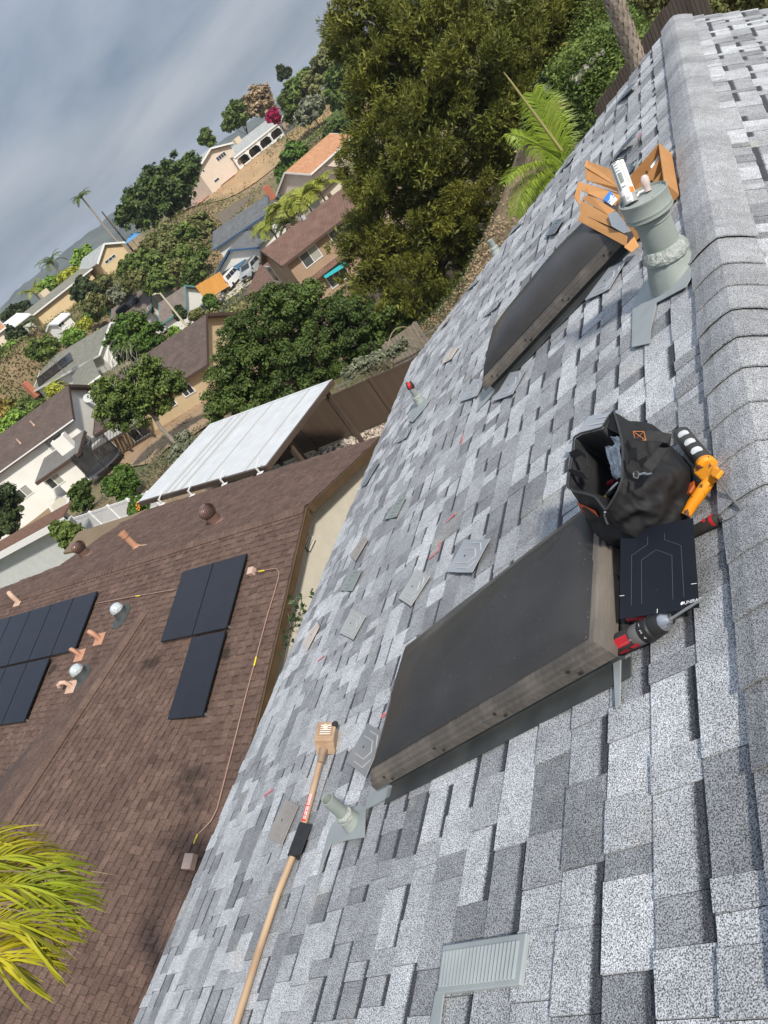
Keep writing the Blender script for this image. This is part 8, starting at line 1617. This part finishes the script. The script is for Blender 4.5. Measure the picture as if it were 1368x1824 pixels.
def vanx(pt, t, yw):
    MB().box(pt(-.6, 0, 2.02), (pt(1, 0, 0) - pt(0, 0, 0)), (pt(0, 1, 0) - pt(0, 0, 0)), (0, 0, 1), 1.2, .62, .02).build('roof_panel', M_BLACK, t)
    for s_ in (-1, 1): MB().tube([pt(-1.9, s_ * .75, 2.03), pt(.9, s_ * .75, 2.03)], .03, 6).build('roof_rail', M_RIM, t)
    MB().box(pt(-2.42, 0, 1.02), (pt(1, 0, 0) - pt(0, 0, 0)), (pt(0, 1, 0) - pt(0, 0, 0)), (0, 0, 1), .015, .30, .04).build('door_handle', M_RIM, t)
car('white van with black rear window parked nose to the blue garage', c, ang, 4.9, 1.95, [(-2.38, .32), (-2.42, 1.0), (-2.30, 1.55), (-2.18, 1.95), (-1.9, 2.02), (.6, 2.0), (.95, 1.9), (1.65, 1.28), (2.3, 1.05), (2.42, .75), (2.40, .32)], [[(-2.0, 1.25), (-.75, 1.25), (-.75, 1.78), (-1.9, 1.78)], [(-.65, 1.25), (.3, 1.25), (.3, 1.78), (-.65, 1.78)], [(.4, 1.25), (1.4, 1.28), (.95, 1.75), (.4, 1.78)]], ppaint('van_white', (0.68, 0.68, 0.68)), (-1.5, 1.5), name='parked_van', cat='van', rear_win=((-2.40, 1.18), (-2.22, 1.80)), front_win=((1.62, 1.30), (1.0, 1.86)), extra=vanx)
p2 = gpt(447, 503); c = p2 + dgar * 1.6; c.z = gz(c.x, c.y) + .22
def suvx(pt, t, yw):
    for x in (-1.2, -.3, .4): MB().beam(pt(x, -.7, 1.86), pt(x, .7, 1.86), .04, .04).build('rack_bar', M_BLACK, t)
    for s_ in (-1, 1): MB().beam(pt(-1.5, s_ * .66, 1.86), pt(.5, s_ * .66, 1.86), .04, .04).build('rack_rail', M_BLACK, t)
    MB().box(pt(2.06, 0, .75), (pt(1, 0, 0) - pt(0, 0, 0)), (pt(0, 1, 0) - pt(0, 0, 0)), (0, 0, 1), .02, .40, .13).build('grille', M_BLACK, t)
car('silver off road wagon with roof rack facing out of the driveway', c, ang + math.pi, 4.5, 1.85, [(-2.08, .42), (-2.12, 1.0), (-2.0, 1.75), (-1.85, 1.82), (.35, 1.80), (.95, 1.22), (1.95, 1.08), (2.08, .85), (2.06, .42)], [[(-1.85, 1.18), (-.75, 1.18), (-.75, 1.66), (-1.8, 1.66)], [(-.65, 1.18), (.75, 1.18), (.35, 1.66), (-.65, 1.66)]], ppaint('wagon_silver', (0.36, 0.38, 0.39), .3), (-1.35, 1.38), wr=.39, name='parked_wagon', rear_win=((-2.11, 1.2), (-2.02, 1.66)), front_win=((.93, 1.25), (.40, 1.74)), extra=suvx)
p3 = gpt(381, 552); p3b = gpt(372, 560); dcar = (gpt(397, 543) - gpt(365, 565)); dcar.z = 0; dcar.normalize(); c = gpt(380, 556); c.z = gz(c.x, c.y) + .14
car('dark grey saloon parked at the kerb below the round bush', c, math.atan2(dcar.y, dcar.x), 4.5, 1.8, [(-2.2, .35), (-2.25, .78), (-1.95, .98), (-1.35, 1.05), (-.75, 1.42), (.25, 1.45), (1.05, 1.02), (2.05, .85), (2.2, .6), (2.18, .35)], [[(-1.2, 1.0), (-.25, 1.0), (-.25, 1.34), (-.72, 1.34)], [(-.18, 1.0), (.92, 1.0), (.3, 1.36), (-.18, 1.36)]], ppaint('saloon_grey', (0.07, 0.075, 0.08), .18), (-1.35, 1.35), wr=.32, name='parked_saloon', rear_win=((-1.38, 1.08), (-.80, 1.40)), front_win=((1.03, 1.06), (.32, 1.43)))
c = gpt(306, 590); c.z = gz(c.x, c.y) + .1
car('white hatchback half hidden under the lamp post', c, math.atan2(dcar.y, dcar.x) + .3, 4.0, 1.75, [(-1.9, .35), (-1.95, .9), (-1.7, 1.3), (-1.3, 1.45), (.2, 1.45), (1.0, 1.0), (1.85, .85), (1.95, .6), (1.93, .35)], [[(-1.45, 1.0), (-.45, 1.0), (-.45, 1.34), (-1.25, 1.34)], [(-.38, 1.0), (.85, 1.0), (.25, 1.36), (-.38, 1.36)]], ppaint('hatch_white', (0.66, 0.66, 0.66)), (-1.2, 1.25), wr=.31, name='parked_hatchback', rear_win=((-1.88, .95), (-1.6, 1.36)), front_win=((.98, 1.04), (.28, 1.42)))
